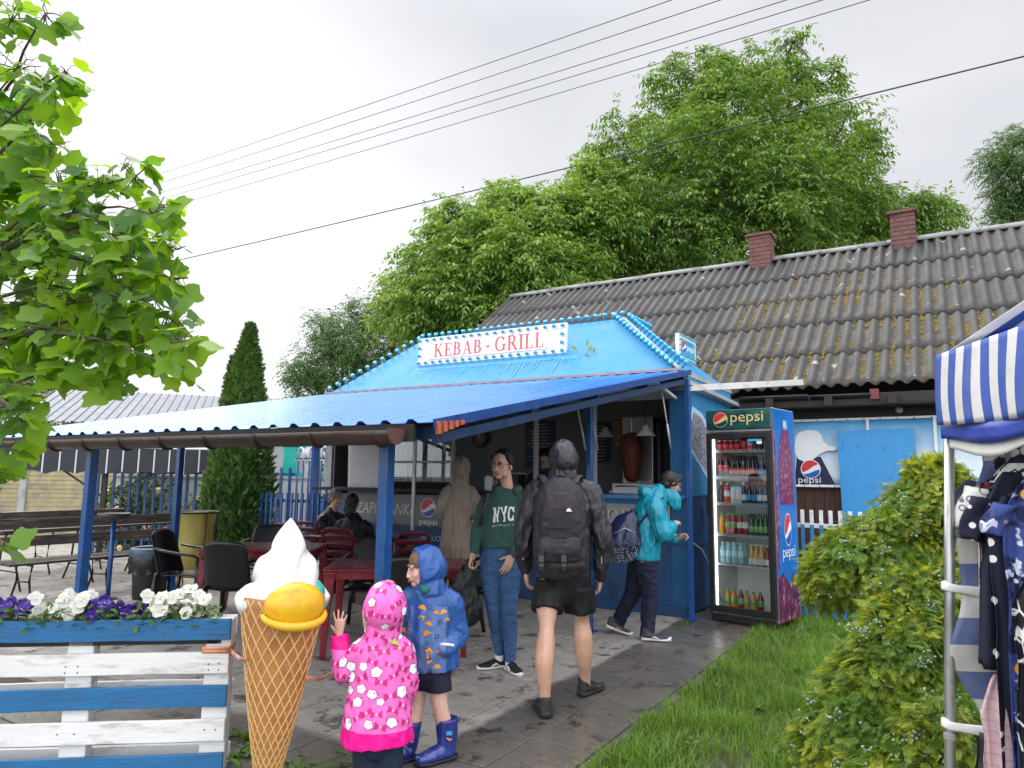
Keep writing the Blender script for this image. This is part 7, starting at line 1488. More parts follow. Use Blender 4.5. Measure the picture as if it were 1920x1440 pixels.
# ------------------------------------------------------------------ woman in the green hoodie
def woman_green():
    y = 5.78; T = np.array((-.06, y, 0)); J = Rel(T); t = thing('person', 'standing woman in dark green college hoodie, jeans and glasses', 'person', T)
    hc = J(941, 872, y-.02); f = unit((-.42, -.90, -.06)); body = MB(); head(body, hc, f, 1.04)
    neck = J(951, 912, y+.02); ch = J(950, 940, y+.02)
    limb(body, [hc+np.array((.02, .03, -.04)), neck, ch], [.050, .049, .062]); limb(body, [ch, J(940, 985, y+.03), J(938, 1040, y+.03)], [(.13, .08), (.115, .08), (.13, .09)])
    aL = [J(912, 945, y+.03), J(895, 995, y+.02), J(889, 1036, y-.06)]; aR = [J(979, 944, y+.02), J(984, 992, y+.03), J(960, 1042, y-.10)]
    for a in (aL, aR): limb(body, [ch+np.array((0, 0, -.0)), a[0], a[1], a[2]], [.05, .045, .036, .026])
    hand(body, aL[2], (-.25, -.05, -.9), (.6, -.3, 0), 1, .95, .95, .05); hand(body, aR[2], J(944, 1078, y-.14)-aR[2], (-.35, .9, 0), -1, .95, .28, .08)
    lL = [J(921, 1050, y+.03), J(926, 1138, y), J(937, 1224, y+.06)]; lR = [J(955, 1050, y+.02), J(955, 1140, y-.03), J(957, 1238, y-.02)]
    for l in (lL, lR): limb(body, l, [.07, .036, .030])
    blob('body', body, M_skin, t, .0042, 3)
    face_parts(t, hc, f, 1.04)
    j = MB(); limb(j, [J(939, 1012, y+.03), J(938, 1050, y+.03), J(938, 1068, y+.02)], [(.122, .090), (.160, .114), (.14, .11)])
    for l, hp in ((lL, J(920, 1065, y+.03)), (lR, J(956, 1065, y+.02))): a, b, c = l; limb(j, [hp, (hp+b)/2, b, (b+c)/2+np.array((0, .02, 0)), c], [(.094, .102), (.078, .086), (.060, .064), (.056, .060), (.041, .045)])
    blob('jeans', j, cloth('blue denim', (.045, .105, .235), .8, .7, 16, .22, (1, 1, 1.6)), t, .006, 4, .0022, 26, (1, 1, 1.9))
    h = MB(); limb(h, [J(937, 1024, y+.03), J(937, 1002, y+.03), J(942, 965, y+.025), J(947, 936, y+.03), J(950, 925, y+.03)], [(.150, .120), (.156, .122), (.160, .115), (.140, .092), (.082, .078)], end=2)
    limb(h, [J(936, 1026, y+.03), J(936, 1012, y+.03)], [(.150, .120), (.153, .122)], end=2)
    for a in (aL, aR): limb(h, [ch+(a[0]-ch)*.45, a[0]+np.array((0, 0, .004)), (a[0]+a[1])/2, a[1], (a[1]+a[2])/2, a[2]+(a[1]-a[2])*.12], [(.055, .07), .062, .056, .052, .046, .036]); limb(h, [a[2]+(a[1]-a[2])*.20, a[2]+(a[1]-a[2])*.04], [.040, .034])
    H = hframe(f); 
    for q in np.linspace(-2.2, 2.2, 12):                            # hood lying on the shoulders
        h.ball(neck+np.array((.0, .02, -.015))+np.array((math.sin(q)*.092, math.cos(q)*.085+.01, .012*math.cos(q)-.012)), (.038, .036, .036), None, 10, 8)
    G = blob('hoodie', h, cloth('green sweatshirt', (.036, .088, .074), .9, .6, 12, .12), t, .006, 5, .004, 13, (1, 1, .7))
    m = MB(); quads = MB(); x = 0
    serif_text('NYC', 1.0, lambda a, b, l: (a, b, l), quads, T=.21, t=.10, s=.34, gap=.03, fit=2.6)
    big = quads; quads = MB()
    for q in big.F:
        A, B_, C_, D = (np.array(big.V[i]) for i in q)
        for i in range(6):
            for k in range(3):
                g = lambda u, v: (A*(1-u)+B_*u)*(1-v)+(D*(1-u)+C_*u)*v
                quads.add([g(i/6, k/3), g((i+1)/6, k/3), g((i+1)/6, (k+1)/3), g(i/6, (k+1)/3)], [(0, 1, 2, 3)])
    pl = J(920, 980, y-.13); ux = J(970, 977, y-.12)-pl; w = np.linalg.norm(ux)
    quads.V = onto(G, lambda p: pl+ux*(p[0]/2.6)+np.array((0, 0, .125))*p[1], quads.V, .0045); quads.V = [(v[0], v[1]-.0002*(i//72 % 12), v[2]) for i, v in enumerate(quads.V)]
    quads.build('lettering', M_wht, G)
    q2 = MB(); text_mesh('NEW YORK CITY  EST. 1989', .10, lambda a, b: (a, b, 0), q2, fit=1.0); q2.V = onto(G, lambda p: pl+np.array((0, 0, -.035))+ux*p[0]+np.array((0, 0, .16))*p[1], q2.V, .003); q2.build('small_lettering', M_wht, G)
    hr_ = MB(); P = lambda x, y_, z: hc+H @ np.array((x, y_, z))*1.05
    hr_.ball(P(0, -.026, .040), (.086, .096, .092), H, 16, 12); hr_.ball(P(0, -.07, -.005), (.066, .055, .075), H, 14, 10); limb(hr_, [P(0, -.08, .03), P(.01, -.115, -.04), P(.03, -.09, -.14), P(.035, -.07, -.20)], [.035, .034, .026, .010])
    for q in (-1, 1): limb(hr_, [P(q*.066, .030, .065), P(q*.077, .010, .02), P(q*.072, -.03, -.01)], [.016, .013, .018])
    blob('hair', hr_, M_hair, t, .0045, 3, .002, 60, (1, 1, .3))
    gl = MB()
    for q in (-1, 1): gl.tube([P(q*.031+.023*math.cos(a), .098-.010*abs(math.cos(a)+q*.3)*.6, -.002+.020*math.sin(a)) for a in np.linspace(0, 2*math.pi, 20)], .0022, 6); gl.tube([P(q*.054, .090, .004), P(q*.078, .03, .006), P(q*.080, -.01, .002)], .0020, 6)
    gl.tube([P(-.009, .097, .004), P(0, .101, .006), P(.009, .097, .004)], .002, 6); g_o = gl.build('glasses', mat('grey glasses rim', (.12, .11, .12), .3), t, True)
    sm = [mat('black mesh shoe', (.014, .014, .016), .7, .3, 40), M_wht, M_black]
    w1 = lL[2]-unit(np.array((-.92, -.38, 0)))*.06; w2 = lR[2]-unit(np.array((.42, -.90, 0)))*.06
    shoe(t, (w1[0], w1[1], 0), (-.92, -.38), .25, sm, stripe=M_wht); shoe(t, (w2[0], w2[1], 0), (.42, -.90), .25, sm, stripe=M_wht)
    sk_ = MB()
    for l in (lL, lR): limb(sk_, [l[2]+np.array((0, 0, .02)), l[2]+np.array((0, 0, -.05))], [.040, .040])
    blob('socks', sk_, M_white, t, .006, 3)
    # black shoulder bag hanging from her hand and a strap on the shoulder
    b = thing('hand_bag', 'crumpled black shopping bag hanging from the woman in green', 'bag', T+J(868, 1165, y-.05)); B = T+J(868, 1165, y-.05)
    bm = MB(); K = lambda px, py, dy=0: np.array(at(px, py, y-.05+dy))-B
    limb(bm, [K(880, 1058), K(872, 1085), K(868, 1120), K(872, 1150), K(880, 1162)], [(.03, .03), (.075, .05), (.13, .06), (.145, .07), (.12, .06)], (0, 1, 0)); blob('bag', bm, mat('black bag fabric', (.010, .010, .012), .5, .3, 30), b, .006, 3, .012, 16, (1, 1, .5), 4)
    bm = MB(); bm.tube([K(876, 1050, -.02), K(884, 1046, -.02), K(891, 1056, -.02), K(884, 1070)], .010, 8); bm.build('handle', M_black, b, True)
    st = MB(); limb(st, [J(915, 925, y-.07), J(905, 960, y-.11), J(900, 985, y-.08)], [(.018, .012)]*3); blob('bag_strap', st, M_black, t, .005, 3)
woman_green()
# ------------------------------------------------------------------ man with the backpack
def man_back():
    y = 4.95; T = np.array((.38, 4.85, 0)); J = Rel(T); t = thing('person', 'man seen from behind in dark hooded jacket and black shorts', 'person', T)
    body = MB(); hc = J(1056, 862, y+.02); f = unit((-.15, 1, -.08)); head(body, hc, f, .96)
    ch = J(1054, 925, y+.0); limb(body, [hc+np.array((0, -.01, -.05)), J(1055, 905, y), ch], [.058, .06, .09]); limb(body, [ch, J(1053, 1000, y+.01), J(1055, 1080, y+.02)], [(.14, .08), (.12, .07), (.11, .07)])
    aL = [J(1004, 925, y+.01), J(980, 1005, y+.0), J(985, 1068, y+.06)]; aR = [J(1106, 925, y+.01), J(1130, 1005, y-.02), J(1127, 1082, y+.04)]
    for a in (aL, aR): limb(body, [ch, a[0], a[1], a[2]], [.06, .055, .044, .032])
    hand(body, aL[2], J(988, 1100, y+.08)-aL[2], (1, .2, 0), -1, 1.0, .55, .05); hand(body, aR[2], J(1122, 1112, y+.08)-aR[2], (-1, .2, 0), 1, 1.0, .62, .05)
    yl, yr = 4.68, 5.14
    lL = [J(1027, 1085, y), J(1025, 1182, 4.80), J(1020, 1245, 4.72), J(1022, 1322, 4.72)]; lR = [J(1085, 1085, y+.03), J(1090, 1170, 5.05), J(1094, 1225, 5.07), J(1098, 1285, 5.16)]
    limb(body, [lL[0], (lL[0]+lL[1])/2, lL[1]+(0, 0, .03), lL[1]*.6+lL[2]*.4+(0, -.01, 0), lL[2], lL[2]*.4+lL[3]*.6, lL[3]], [(.066, .07), (.078, .082), (.051, .055), (.061, .068), (.060, .066), (.040, .044), (.033, .039)])
    limb(body, [lR[0], (lR[0]+lR[1])/2, lR[1]+(0, 0, .03), lR[1]*.6+lR[2]*.4+(.004, -.01, 0), lR[2], lR[2]*.4+lR[3]*.6, lR[3]], [(.066, .07), (.080, .084), (.054, .057), (.065, .070), (.063, .068), (.042, .046), (.034, .040)])
    for l in (lL, lR): body.ball(l[3]+np.array((0, .01, -.03)), (.030, .034, .04), None, 12, 8)
    zc = lL[1][2]+.12
    blob('body', body, [M_skin, M_skin3], t, .0045, 3, matfn=lambda c: 1 if c[2] < zc else 0)
    s = MB(); limb(s, [J(1055, 1060, y+.01), J(1056, 1090, y+.02), J(1056, 1112, y+.02)], [(.175, .115), (.185, .125), (.16, .115)])
    for l, hp, e in ((lL, J(1029, 1098, y+.0), J(1026, 1146, 4.87)), (lR, J(1084, 1098, y+.03), J(1087, 1146, 5.0))): limb(s, [hp, (hp+e)/2, e], [(.102, .118), (.108, .116), (.107, .112)], end=False)
    blob('shorts', s, cloth('black shorts', (.010, .010, .012), .6, .5, 10, .15), t, .006, 4, .006, 12, (1, 1, .5), 2)
    u = MB(); limb(u, [J(1057, 1078, y+.02), J(1058, 1090, y+.02)], [(.182, .122), (.180, .120)]); blob('undershirt', u, M_wht, t, .007, 3)
    jk = MB(); limb(jk, [J(1055, 1082, y+.02), J(1055, 1050, y+.01), J(1055, 990, y), J(1055, 940, y), J(1055, 915, y), J(1056, 898, y+.01)], [(.185, .125), (.190, .130), (.195, .130), (.205, .125), (.165, .11), (.085, .085)], end=2)
    for a in (aL, aR): limb(jk, [ch+(a[0]-ch)*.6+np.array((0, 0, .01)), a[0], (a[0]+a[1])/2, a[1], (a[1]+a[2])/2, a[2]+(a[1]-a[2])*.10], [(.085, .085), .084, .074, .066, .060, .046]); limb(jk, [a[2]+(a[1]-a[2])*.16, a[2]+(a[1]-a[2])*.02], [.048, .042])
    hooded(jk, hc, f, 1.0, open_=50, r=(.100, .120, .128), off=(0, -.006, .008)); limb(jk, [J(1056, 885, y+.01), J(1056, 905, y)], [(.092, .092), (.105, .098)])
    Jk = blob('jacket', jk, cloth('charcoal rain shell', (.026, .023, .030), .46, 1.0, 15, .15, spec=.5), t, .006, 3, .008, 15, (1, 1, .5), 7)
    sm = [mat('dark running shoe', (.022, .021, .020), .6, .4, 30, (.07, .065, .05), .3, 20), mat('dark rubber', (.020, .020, .019), .6), M_black]
    dl = unit(np.array((-.18, 1, 0))); dr_ = unit(np.array((.62, .78, 0))); gl_ = lL[3]-dl*.065; gr_ = lR[3]-dr_*.065
    shoe(t, (gl_[0], gl_[1], 0), (-.18, 1), .29, sm, .0, .054, .092, .034); shoe(t, (gr_[0], gr_[1], 0), (.62, .78), .29, sm, .0, .054, .092, .034)
    tg = MB()
    for a, w in ((aL, 1), (aR, -1)): p = a[1]*.45+a[2]*.55; tg.tube([p+np.array((-.01, -.056, .05)), p+np.array((-.008, -.057, -.03))], .004, 6)
    tg.build('reflective_tab', mat('grey tab', (.30, .30, .32), .4), Jk)
    # backpack
    B = J(1050, 985, y-.22)+T; b = thing('backpack', 'large dark multi pocket backpack with two lower straps on the hooded man', 'backpack', B); K = lambda px, py, yy: np.array(at(px, py, yy))-B
    M_pk = cloth('pack fabric', (.024, .020, .026), .6, .35, 18, .2, spec=.4); M_pk2 = cloth('pack panel', (.036, .026, .036), .6, .3, 18, .2); M_web = mat('black webbing', (.010, .010, .011), .6, .3, 40)
    m = MB(); yb = y-.20
    limb(m, [K(1052, 1070, yb), K(1051, 1040, yb), K(1050, 985, yb), K(1050, 935, yb), K(1050, 910, yb+.01), K(1050, 898, yb+.03)], [(.165, .075), (.180, .095), (.180, .10), (.165, .09), (.120, .07), (.05, .04)]); m.ball(K(1052, 1058, yb-.01), (.17, .085, .06), None, 16, 10); P0 = blob('pack', m, M_pk, b, .006, 5, .004, 14, (1, 1, .8), 3)
    m = MB(); limb(m, [K(1051, 1000, yb-.085), K(1051, 960, yb-.09), K(1051, 928, yb-.08)], [(.130, .022), (.128, .030), (.095, .022)]); blob('front_pocket', m, M_pk2, b, .005, 4, .003, 18, (1, 1, 1), 5)
    m = MB(); limb(m, [K(1050, 1050, yb-.09), K(1050, 1030, yb-.10), K(1050, 1010, yb-.095)], [(.135, .02), (.14, .032), (.13, .022)]); blob('lower_pocket', m, M_pk, b, .005, 4, .003, 18, (1, 1, 1), 8)
    for i, (py, h) in enumerate(((962, .032), (985, .020), (1003, .020), (1022, .022))):
        m = MB(); P = [K(1050+dx, py, yb-.122-.003*(i % 2)+.000038*dx*dx) for dx in np.linspace(-38, 38, 9)]; m.tube(P, [(.003, h)]*9, 6, up=(0, 1, 0)) if False else m.loft([[p+np.array((0, a, c)) for a, c in ((-.003, -h), (.003, -h), (.003, h), (-.003, h))] for p in P]); m.build('webbing', M_web, b)
    for px in (1015, 1057):
        m = MB(); m.box(K(px, 1052, yb-.125), (.030, .012, .12)); w = m.build('strap', M_web, b, bevel=.003); m = MB(); m.box(K(px, 1048, yb-.136), (.036, .012, .040)); m.box(K(px, 1060, yb-.136), (.030, .012, .02)); m.build('buckle', mat('buckle grey', (.05, .05, .055), .4), w, bevel=.003)
    m = MB(); m.box(K(1067, 956, yb-.127), (.052, .004, .034)); lb = m.build('label_patch', M_black, b); m = MB(); pl = K(1067, 956, yb-.1305); m.add([pl+np.array(q) for q in ((-.018, 0, -.010), (.016, 0, -.010), (.020, 0, -.004), (.006, 0, .002), (.010, 0, .010), (-.006, 0, .010), (-.016, 0, -.002))], [tuple(range(7))]); m.build('emblem', M_wht, lb)
    m = MB(); m.tube([K(1040, 905, yb-.02), K(1043, 893, yb-.02), K(1051, 890, yb-.02), K(1059, 893, yb-.02), K(1062, 905, yb-.02)], .009, 8); m.build('grab_loop', M_web, b, True)
    for q in (-1, 1):
        m = MB(); limb(m, [K(1050+q*26, 905, yb+.0), K(1050+q*34, 893, y-.08), K(1050+q*36, 898, y+.02), K(1050+q*34, 930, y+.12)], [(.030, .010)]*4, (0, 0, 1)); blob('shoulder_strap', m, M_pk, b, .005, 3)
        m = MB(); m.tube([K(1050+q*31, 985, yb-.05), K(1050+q*33, 950, yb-.055), K(1050+q*24, 915, yb-.05), K(1050, 905, yb-.05)], .005, 6); m.build('zip', mat('zip grey', (.08, .08, .085), .4), b, True)
    m = MB(); limb(m, [K(1093, 1020, yb+.02), K(1097, 1000, yb+.02), K(1092, 985, yb+.02)], [(.02, .06), (.03, .065), (.02, .05)]); blob('side_pocket', m, M_pk, b, .005, 3, .003)
man_back()
# ------------------------------------------------------------------ person in the turquoise jacket
def turquoise():
    y = 6.98; T = np.array((1.28, 6.98, 0)); J = Rel(T); t = thing('person', 'dark haired person in turquoise rain jacket bending towards the fridge', 'person', T)
    f = unit((.93, .25, -.30)); hc = J(1258, 907, y+.05); up = unit((.28, .0, 1)); body = MB(); H, P = head(body, hc, f, .98, up)
    ch = J(1226, 945, y+.02); pel = J(1208, 1050, y); limb(body, [hc-f*.01+np.array((-.02, 0, -.05)), J(1243, 925, y+.03), ch], [.052, .052, .08]); limb(body, [ch, J(1212, 1000, y), pel], [(.13, .09), (.12, .09), (.14, .10)], (1, 0, 0))
    a1 = [J(1228, 952, y-.17), J(1244, 1000, y-.20), J(1262, 985, y-.02)]; a2 = [J(1230, 950, y+.20), J(1246, 1000, y+.22), J(1266, 1010, y+.12)]
    for a in (a1, a2): limb(body, [ch, a[0], a[1], a[2]], [.05, .045, .038, .028])
    hand(body, a1[2], (.5, .5, .3), (.2, .5, -.5), 1, .9, .8); hand(body, a2[2], (.8, -.1, .3), (0, -.5, -.5), -1, .9, .8)
    l1 = [pel+np.array((-.01, -.09, 0)), J(1218, 1120, y-.06), J(1213, 1192, y-.10)]; l2 = [pel+np.array((-.03, .09, 0)), J(1187, 1112, y+.12), J(1158, 1166, y+.20)]
    for l in (l1, l2): limb(body, l, [.08, .055, .038])
    blob('body', body, M_skin, t, .0045, 3); face_parts(t, hc, f, .98, up)
    hr_ = MB(); hr_.ball(P(0, -.028, .034), (.080, .091, .086), H, 16, 12); hr_.ball(P(0, -.055, -.02), (.070, .058, .070), H, 14, 10)
    for q in (-1, 1): limb(hr_, [P(q*.060, .045, .075), P(q*.074, .022, .03), P(q*.074, -.01, -.015)], [.02, .018, .016])
    hr_.ball(P(.0, .045, .085), (.055, .04, .026), H, 12, 8); blob('hair', hr_, M_hair, t, .0045, 3, .0025, 60, (1, 1, .3))
    g = MB()
    for q in (-1, 1): g.tube([P(q*.031+.021*math.cos(a), .096, -.002+.018*math.sin(a)) for a in np.linspace(0, 2*math.pi, 18)], .002, 6); g.tube([P(q*.052, .092, .004), P(q*.079, .02, .006), P(q*.080, -.01, .002)], .002, 6)
    g.build('glasses', M_black, t, True)
    tr = MB(); limb(tr, [J(1208, 1028, y), pel, pel+np.array((0, 0, -.06))], [(.15, .12), (.155, .125), (.14, .115)], (1, 0, 0))
    for l in (l1, l2): limb(tr, [l[0]+np.array((0, 0, .01)), (l[0]+l[1])/2, l[1], (l[1]+l[2])/2, l[2]+np.array((0, 0, -.015))], [.108, .094, .080, .070, .064], end=False)
    blob('trousers', tr, cloth('dark navy trousers', (.014, .018, .040), .8, .5, 12, .15), t, .0065, 4, .006, 13, (1, 1, 1.3), 3)
    jk = MB(); limb(jk, [J(1207, 1047, y), J(1208, 1025, y), J(1211, 990, y), J(1220, 955, y+.01), J(1230, 932, y+.02), J(1238, 920, y+.02)], [(.185, .150), (.185, .148), (.178, .145), (.175, .135), (.13, .11), (.07, .07)], (1, 0, 0), end=2)
    for a in (a1, a2): limb(jk, [ch+(a[0]-ch)*.6, a[0], (a[0]+a[1])/2, a[1]+np.array((0, 0, -.01)), (a[1]+a[2])/2, a[2]-(a[2]-a[1])*.1], [.085, .084, .078, .076, .064, .05])
    hooded(jk, J(1218, 925, y+.02), (.55, .1, .75), .92, open_=60, r=(.12, .085, .12), off=(0, -.02, 0)); limb(jk, [J(1245, 925, y+.03), J(1262, 935, y+.02), J(1268, 950, y+.0)], [(.085, .05), (.07, .05), (.04, .04)])
    blob('jacket', jk, cloth('turquoise shell', (.004, .27, .38), .40, 1.0, 10, .12, (1, 1, .8), spec=.5), t, .006, 4, .010, 11, (1.3, 1.3, .5), 11)
    st = MB(); limb(st, [J(1244, 933, y-.10), J(1225, 950, y-.17), J(1196, 985, y-.15), J(1185, 1000, y-.1)], [(.013, .006)]*4, (0, 1, 0)); blob('strap', st, mat('navy leather', (.012, .016, .05), .4, .2, 20), t, .004, 2)
    sm = [mat('grey purple mesh', (.05, .045, .06), .7, .3, 40), mat('white foam sole', (.74, .72, .71), .5, .05), M_black]; pk_ = mat('coral stripe', (.70, .16, .16), .5)
    shoe(t, J(1203, 1201, y-.14), (.98, -.12), .27, sm, 0, .046, .085, .036, stripe=M_wht); shoe(t, J(1136, 1176, y+.12), (.97, -.20), .26, sm, R(-16), .046, .085, .036, stripe=pk_)
    B = T+J(1172, 1005, y-.10); b = thing('backpack', 'small navy glossy backpack with pale speckles on the turquoise jacket', 'backpack', B); K = lambda px, py, yy: np.array(at(px, py, yy))-B; m = MB()
    limb(m, [K(1175, 1034, y-.08), K(1171, 1020, y-.09), K(1175, 995, y-.08), K(1183, 975, y-.07), K(1188, 962, y-.06)], [(.12, .16), (.145, .185), (.125, .165), (.085, .12), (.03, .04)], (1, 0, 0))
    mt, nt, N, L = _nodes('speckled navy'); out = N('ShaderNodeOutputMaterial'); p = N('ShaderNodeBsdfPrincipled'); L(p.outputs[0], out.inputs[0]); v = N('ShaderNodeTexVoronoi'); v.inputs['Scale'].default_value = 70; tc = N('ShaderNodeTexCoord'); L(tc.outputs['Object'], v.inputs['Vector']); sx = N('ShaderNodeSeparateXYZ'); L(tc.outputs['Object'], sx.inputs[0])
    mr = N('ShaderNodeMapRange'); L(sx.outputs[2], mr.inputs[0]); mr.inputs[1].default_value = -.16; mr.inputs[2].default_value = .02; mr.inputs[3].default_value = .42; mr.inputs[4].default_value = 0; lt = N('ShaderNodeMath'); lt.operation = 'LESS_THAN'; L(v.outputs['Distance'], lt.inputs[0]); L(mr.outputs[0], lt.inputs[1]); L(mix(nt, lt.outputs[0], (.012, .018, .06), (.50, .52, .60)), p.inputs['Base Color']); p.inputs['Roughness'].default_value = .32
    blob('pack', m, mt, b, .006, 4, .006, 10, (1, 1, .6), 5); m = MB(); m.tube([K(1180, 968, y-.07), K(1184, 955, y-.07), K(1190, 955, y-.07), K(1192, 968, y-.07)], .008, 8); m.build('grab_loop', M_black, b, True); m = MB(); m.tube([K(1152, 1000, y-.22), K(1172, 990, y-.25), K(1192, 1000, y-.2)], .004, 6); m.build('zip', M_alu, b, True)
turquoise()
# ------------------------------------------------------------------ boy in the blue raincoat
def boy():
    y = 4.0; T = np.array((-.45, 4.0, 0)); J = Rel(T); t = thing('person', 'boy in blue hooded raincoat with orange print and blue rubber boots', 'person', T)
    f = unit((-.93, -.36, -.10)); hc = J(795, 1066, y); body = MB(); H, P = head(body, hc, f, .93, child=True)
    ch = J(803, 1125, y+.02); pel = J(802, 1255, y+.02); limb(body, [hc-f*.02+np.array((.01, 0, -.05)), J(799, 1100, y), ch], [.042, .042, .065]); limb(body, [ch, pel], [(.10, .07), (.10, .075)])
    aR = [J(845, 1128, y+.02), J(858, 1190, y+.04), J(830, 1222, y-.09)]; aL = [J(768, 1125, y+.03), J(752, 1180, y+.06), J(745, 1120, y-.10)]
    for a in (aR, aL): limb(body, [ch, a[0], a[1], a[2]], [.04, .036, .03, .022])
    hand(body, aR[2], (-.75, .45, -.25), (.2, .8, -.2), -1, .72, .5); hand(body, aL[2], (-.4, -.1, .9), (-.5, -.6, 0), 1, .72, .5)
    l1 = [J(822, 1262, y), J(824, 1318, y-.02), J(836, 1372, y), J(838, 1408, y)]; l2 = [J(784, 1262, y+.04), J(781, 1320, y+.04), J(768, 1385, y+.0), J(764, 1410, y)]
    for l in (l1, l2): limb(body, l, [.062, .043, .043, .030])
    blob('body', body, M_skin2, t, .004, 3); face_parts(t, hc, f, .93, child=True, brow=mat('light brown brow', (.20, .12, .07), .6))
    hr_ = MB(); hr_.ball(P(0, -.010, .045), (.078*.95, .088, .074), H, 14, 10); hr_.ball(P(0, .045, .075), (.05, .03, .022), H, 12, 8); blob('hair', hr_, mat('light brown hair', (.16, .09, .045), .5, .3, 60), t, .0045, 3, .002, 50)
    s = MB(); limb(s, [J(803, 1235, y+.02), J(803, 1258, y+.02), J(803, 1268, y+.02)], [(.122, .09), (.128, .098), (.11, .09)])
    for l, e in ((l1, J(824, 1296, y-.01)), (l2, J(782, 1290, y+.04))): limb(s, [l[0], (l[0]+e)/2, e], [(.066, .078), (.068, .076), (.067, .074)], end=False)
    blob('shorts', s, cloth('navy shorts', (.012, .015, .032), .8, .4, 14), t, .0055, 4, .003, 14)
    jk = MB(); limb(jk, [J(806, 1252, y+.02), J(806, 1225, y+.02), J(805, 1180, y+.02), J(805, 1135, y+.02), J(803, 1112, y+.015), J(801, 1098, y+.01)], [(.152, .115), (.152, .118), (.145, .112), (.135, .10), (.10, .082), (.066, .066)], end=2)
    for a in (aR, aL): limb(jk, [ch+(a[0]-ch)*.55, a[0], (a[0]+a[1])/2, a[1], (a[1]+a[2])/2, a[2]-(a[2]-a[1])*.12], [.062, .063, .060, .060, .050, .040]); limb(jk, [a[2]-(a[2]-a[1])*.22, a[2]-(a[2]-a[1])*.06], [.042, .036])
    hooded(jk, hc, f, .98, open_=60, r=(.098, .116, .118), off=(0, -.012, .010)); limb(jk, [J(806, 1088, y+.01), J(806, 1108, y+.015)], [(.075, .08), (.095, .09)])
    M_jb = cloth('royal blue raincoat', (.022, .085, .30), .42, .75, 14, .12, (1, 1, .6), spec=.5); M_jp = cloth('printed blue panel', (.085, .155, .36), .5, .5, 12, .15, spec=.4)
    xc = ch[0]; zt = J(800, 1133, y)[2]
    Jk = blob('raincoat', jk, [M_jb, M_jp], t, .005, 3, .007, 15, (1, 1, .6), 3, matfn=lambda c: 1 if (c[2] < zt and abs(c[0]-xc+.005) < .118 and c[1] < .02 and abs(c[0]-xc+.050) > .020) else 0)
    hat = [(circ(.020, 10, 0, -.004, 1, 1, 0, 180), 0, 0), ([(-.024, -.008), (.024, -.008), (.024, -.002), (-.024, -.002)], 0, .0003)]; cone = [([(-.017, -.018), (.017, -.018), (.004, .024), (-.004, .024)], 0, 0), ([(-.012, -.004), (.012, -.004), (.010, .004), (-.010, .004)], 1, .0004)]; sq = [([(-.016, -.014), (.016, -.012), (.014, .016), (-.016, .014)], 0, 0), ([(-.009, -.006), (.009, -.005), (.008, .0), (-.009, .0)], 1, .0004)]; wheel = [(circ(.013, 12), 1, 0), (circ(.007, 10), 2, .0004)]
    prints(Jk, [hat, cone, sq, wheel, hat], 46, lambda c, n: c[2] < zt and abs(c[0]-xc+.005) < .125 and c[1] < .03 and abs(c[0]-xc+.050) > .026 and n[1] < .3, .040, 'printed_pattern', [mat('orange print', (.70, .30, .02), .5), mat('navy print', (.015, .03, .11), .5), M_jp], (.75, 1.05))
    m = MB(); P1 = aR[1]*.35+aR[2]*.65; dd = unit(aR[2]-aR[1]); m.tube([P1+np.array((-.045, -.034, .012)), P1+np.array((-.01, -.058, .02)), P1+np.array((.035, -.040, .01))], [(.005, .008)]*3, 6); m.build('reflective_stripe', M_wht, Jk, True)
    m = MB(); limb(m, [J(792, 1100, y-.06), J(797, 1108, y-.07), J(803, 1104, y-.07)], [.018, .02, .018]); blob('green_collar', m, mat('green shirt', (.01, .12, .09), .8), t, .005, 3)
    M_bt = mat('glossy blue rubber', (.018, .032, .20), .22, .25, 9, (.05, .07, .28), .3, 8, coat=.4, rvar=.08); M_bs = mat('boot sole', (.008, .010, .03), .5)
    for tp, an, he, d, L_ in ((J(838, 1346, y), J(838, 1402, y), J(848, 1424, y+.02), (-.82, -.57), .215), (J(770, 1352, y+.0), J(764, 1402, y), J(772, 1424, y+.0), (-.80, -.60), .205)):
        d = unit((d[0], d[1], 0)); m = MB(); g = np.array((he[0], he[1], -T[2])); limb(m, [tp, (tp+an)/2, an, g+d*.045+np.array((0, 0, .06))], [(.060, .062), (.056, .058), (.048, .050), (.047, .052)], d, end=False); limb(m, [g+d*.02+np.array((0, 0, .042)), g+d*.08+np.array((0, 0, .048)), g+d*.15+np.array((0, 0, .038)), g+d*L_*.95+np.array((0, 0, .032))], [(.040, .036), (.043, .040), (.046, .032), (.032, .024)], (0, 0, 1)); bo_ = blob('rubber_boot', m, M_bt, t, .005, 4, .002, 20)
        m = MB(); x = np.cross(d, (0, 0, 1)); m.loft([[g+d*b+x*w*math.cos(q)*1.0+np.array((0, 0, .012+.012*math.sin(q))) for q in np.linspace(0, 2*math.pi, 12, endpoint=False)] for b, w in ((-.025, .02), (-.01, .040), (.04, .044), (.09, .043), (.15, .050), (L_-.015, .036), (L_+.005, .012))]); m.build('sole', M_bs, bo_, True)
        m = MB(); c = tp*.62+an*.38; c = c+np.array((.018, -.060, 0)); m.box(c, (.030, .004, .020), Matrix.Rotation(R(10), 3, 'Z')); m.build('badge', mat('cyan badge', (.03, .30, .55), .4), bo_); m = MB(); m.tube([c+np.array((-.012, -.003, -.022)), c+np.array((.004, -.004, -.034)), c+np.array((.014, -.002, -.026))], .005, 6); m.build('orange_print', mat('orange boot print', (.60, .20, .04), .5), bo_)
boy()
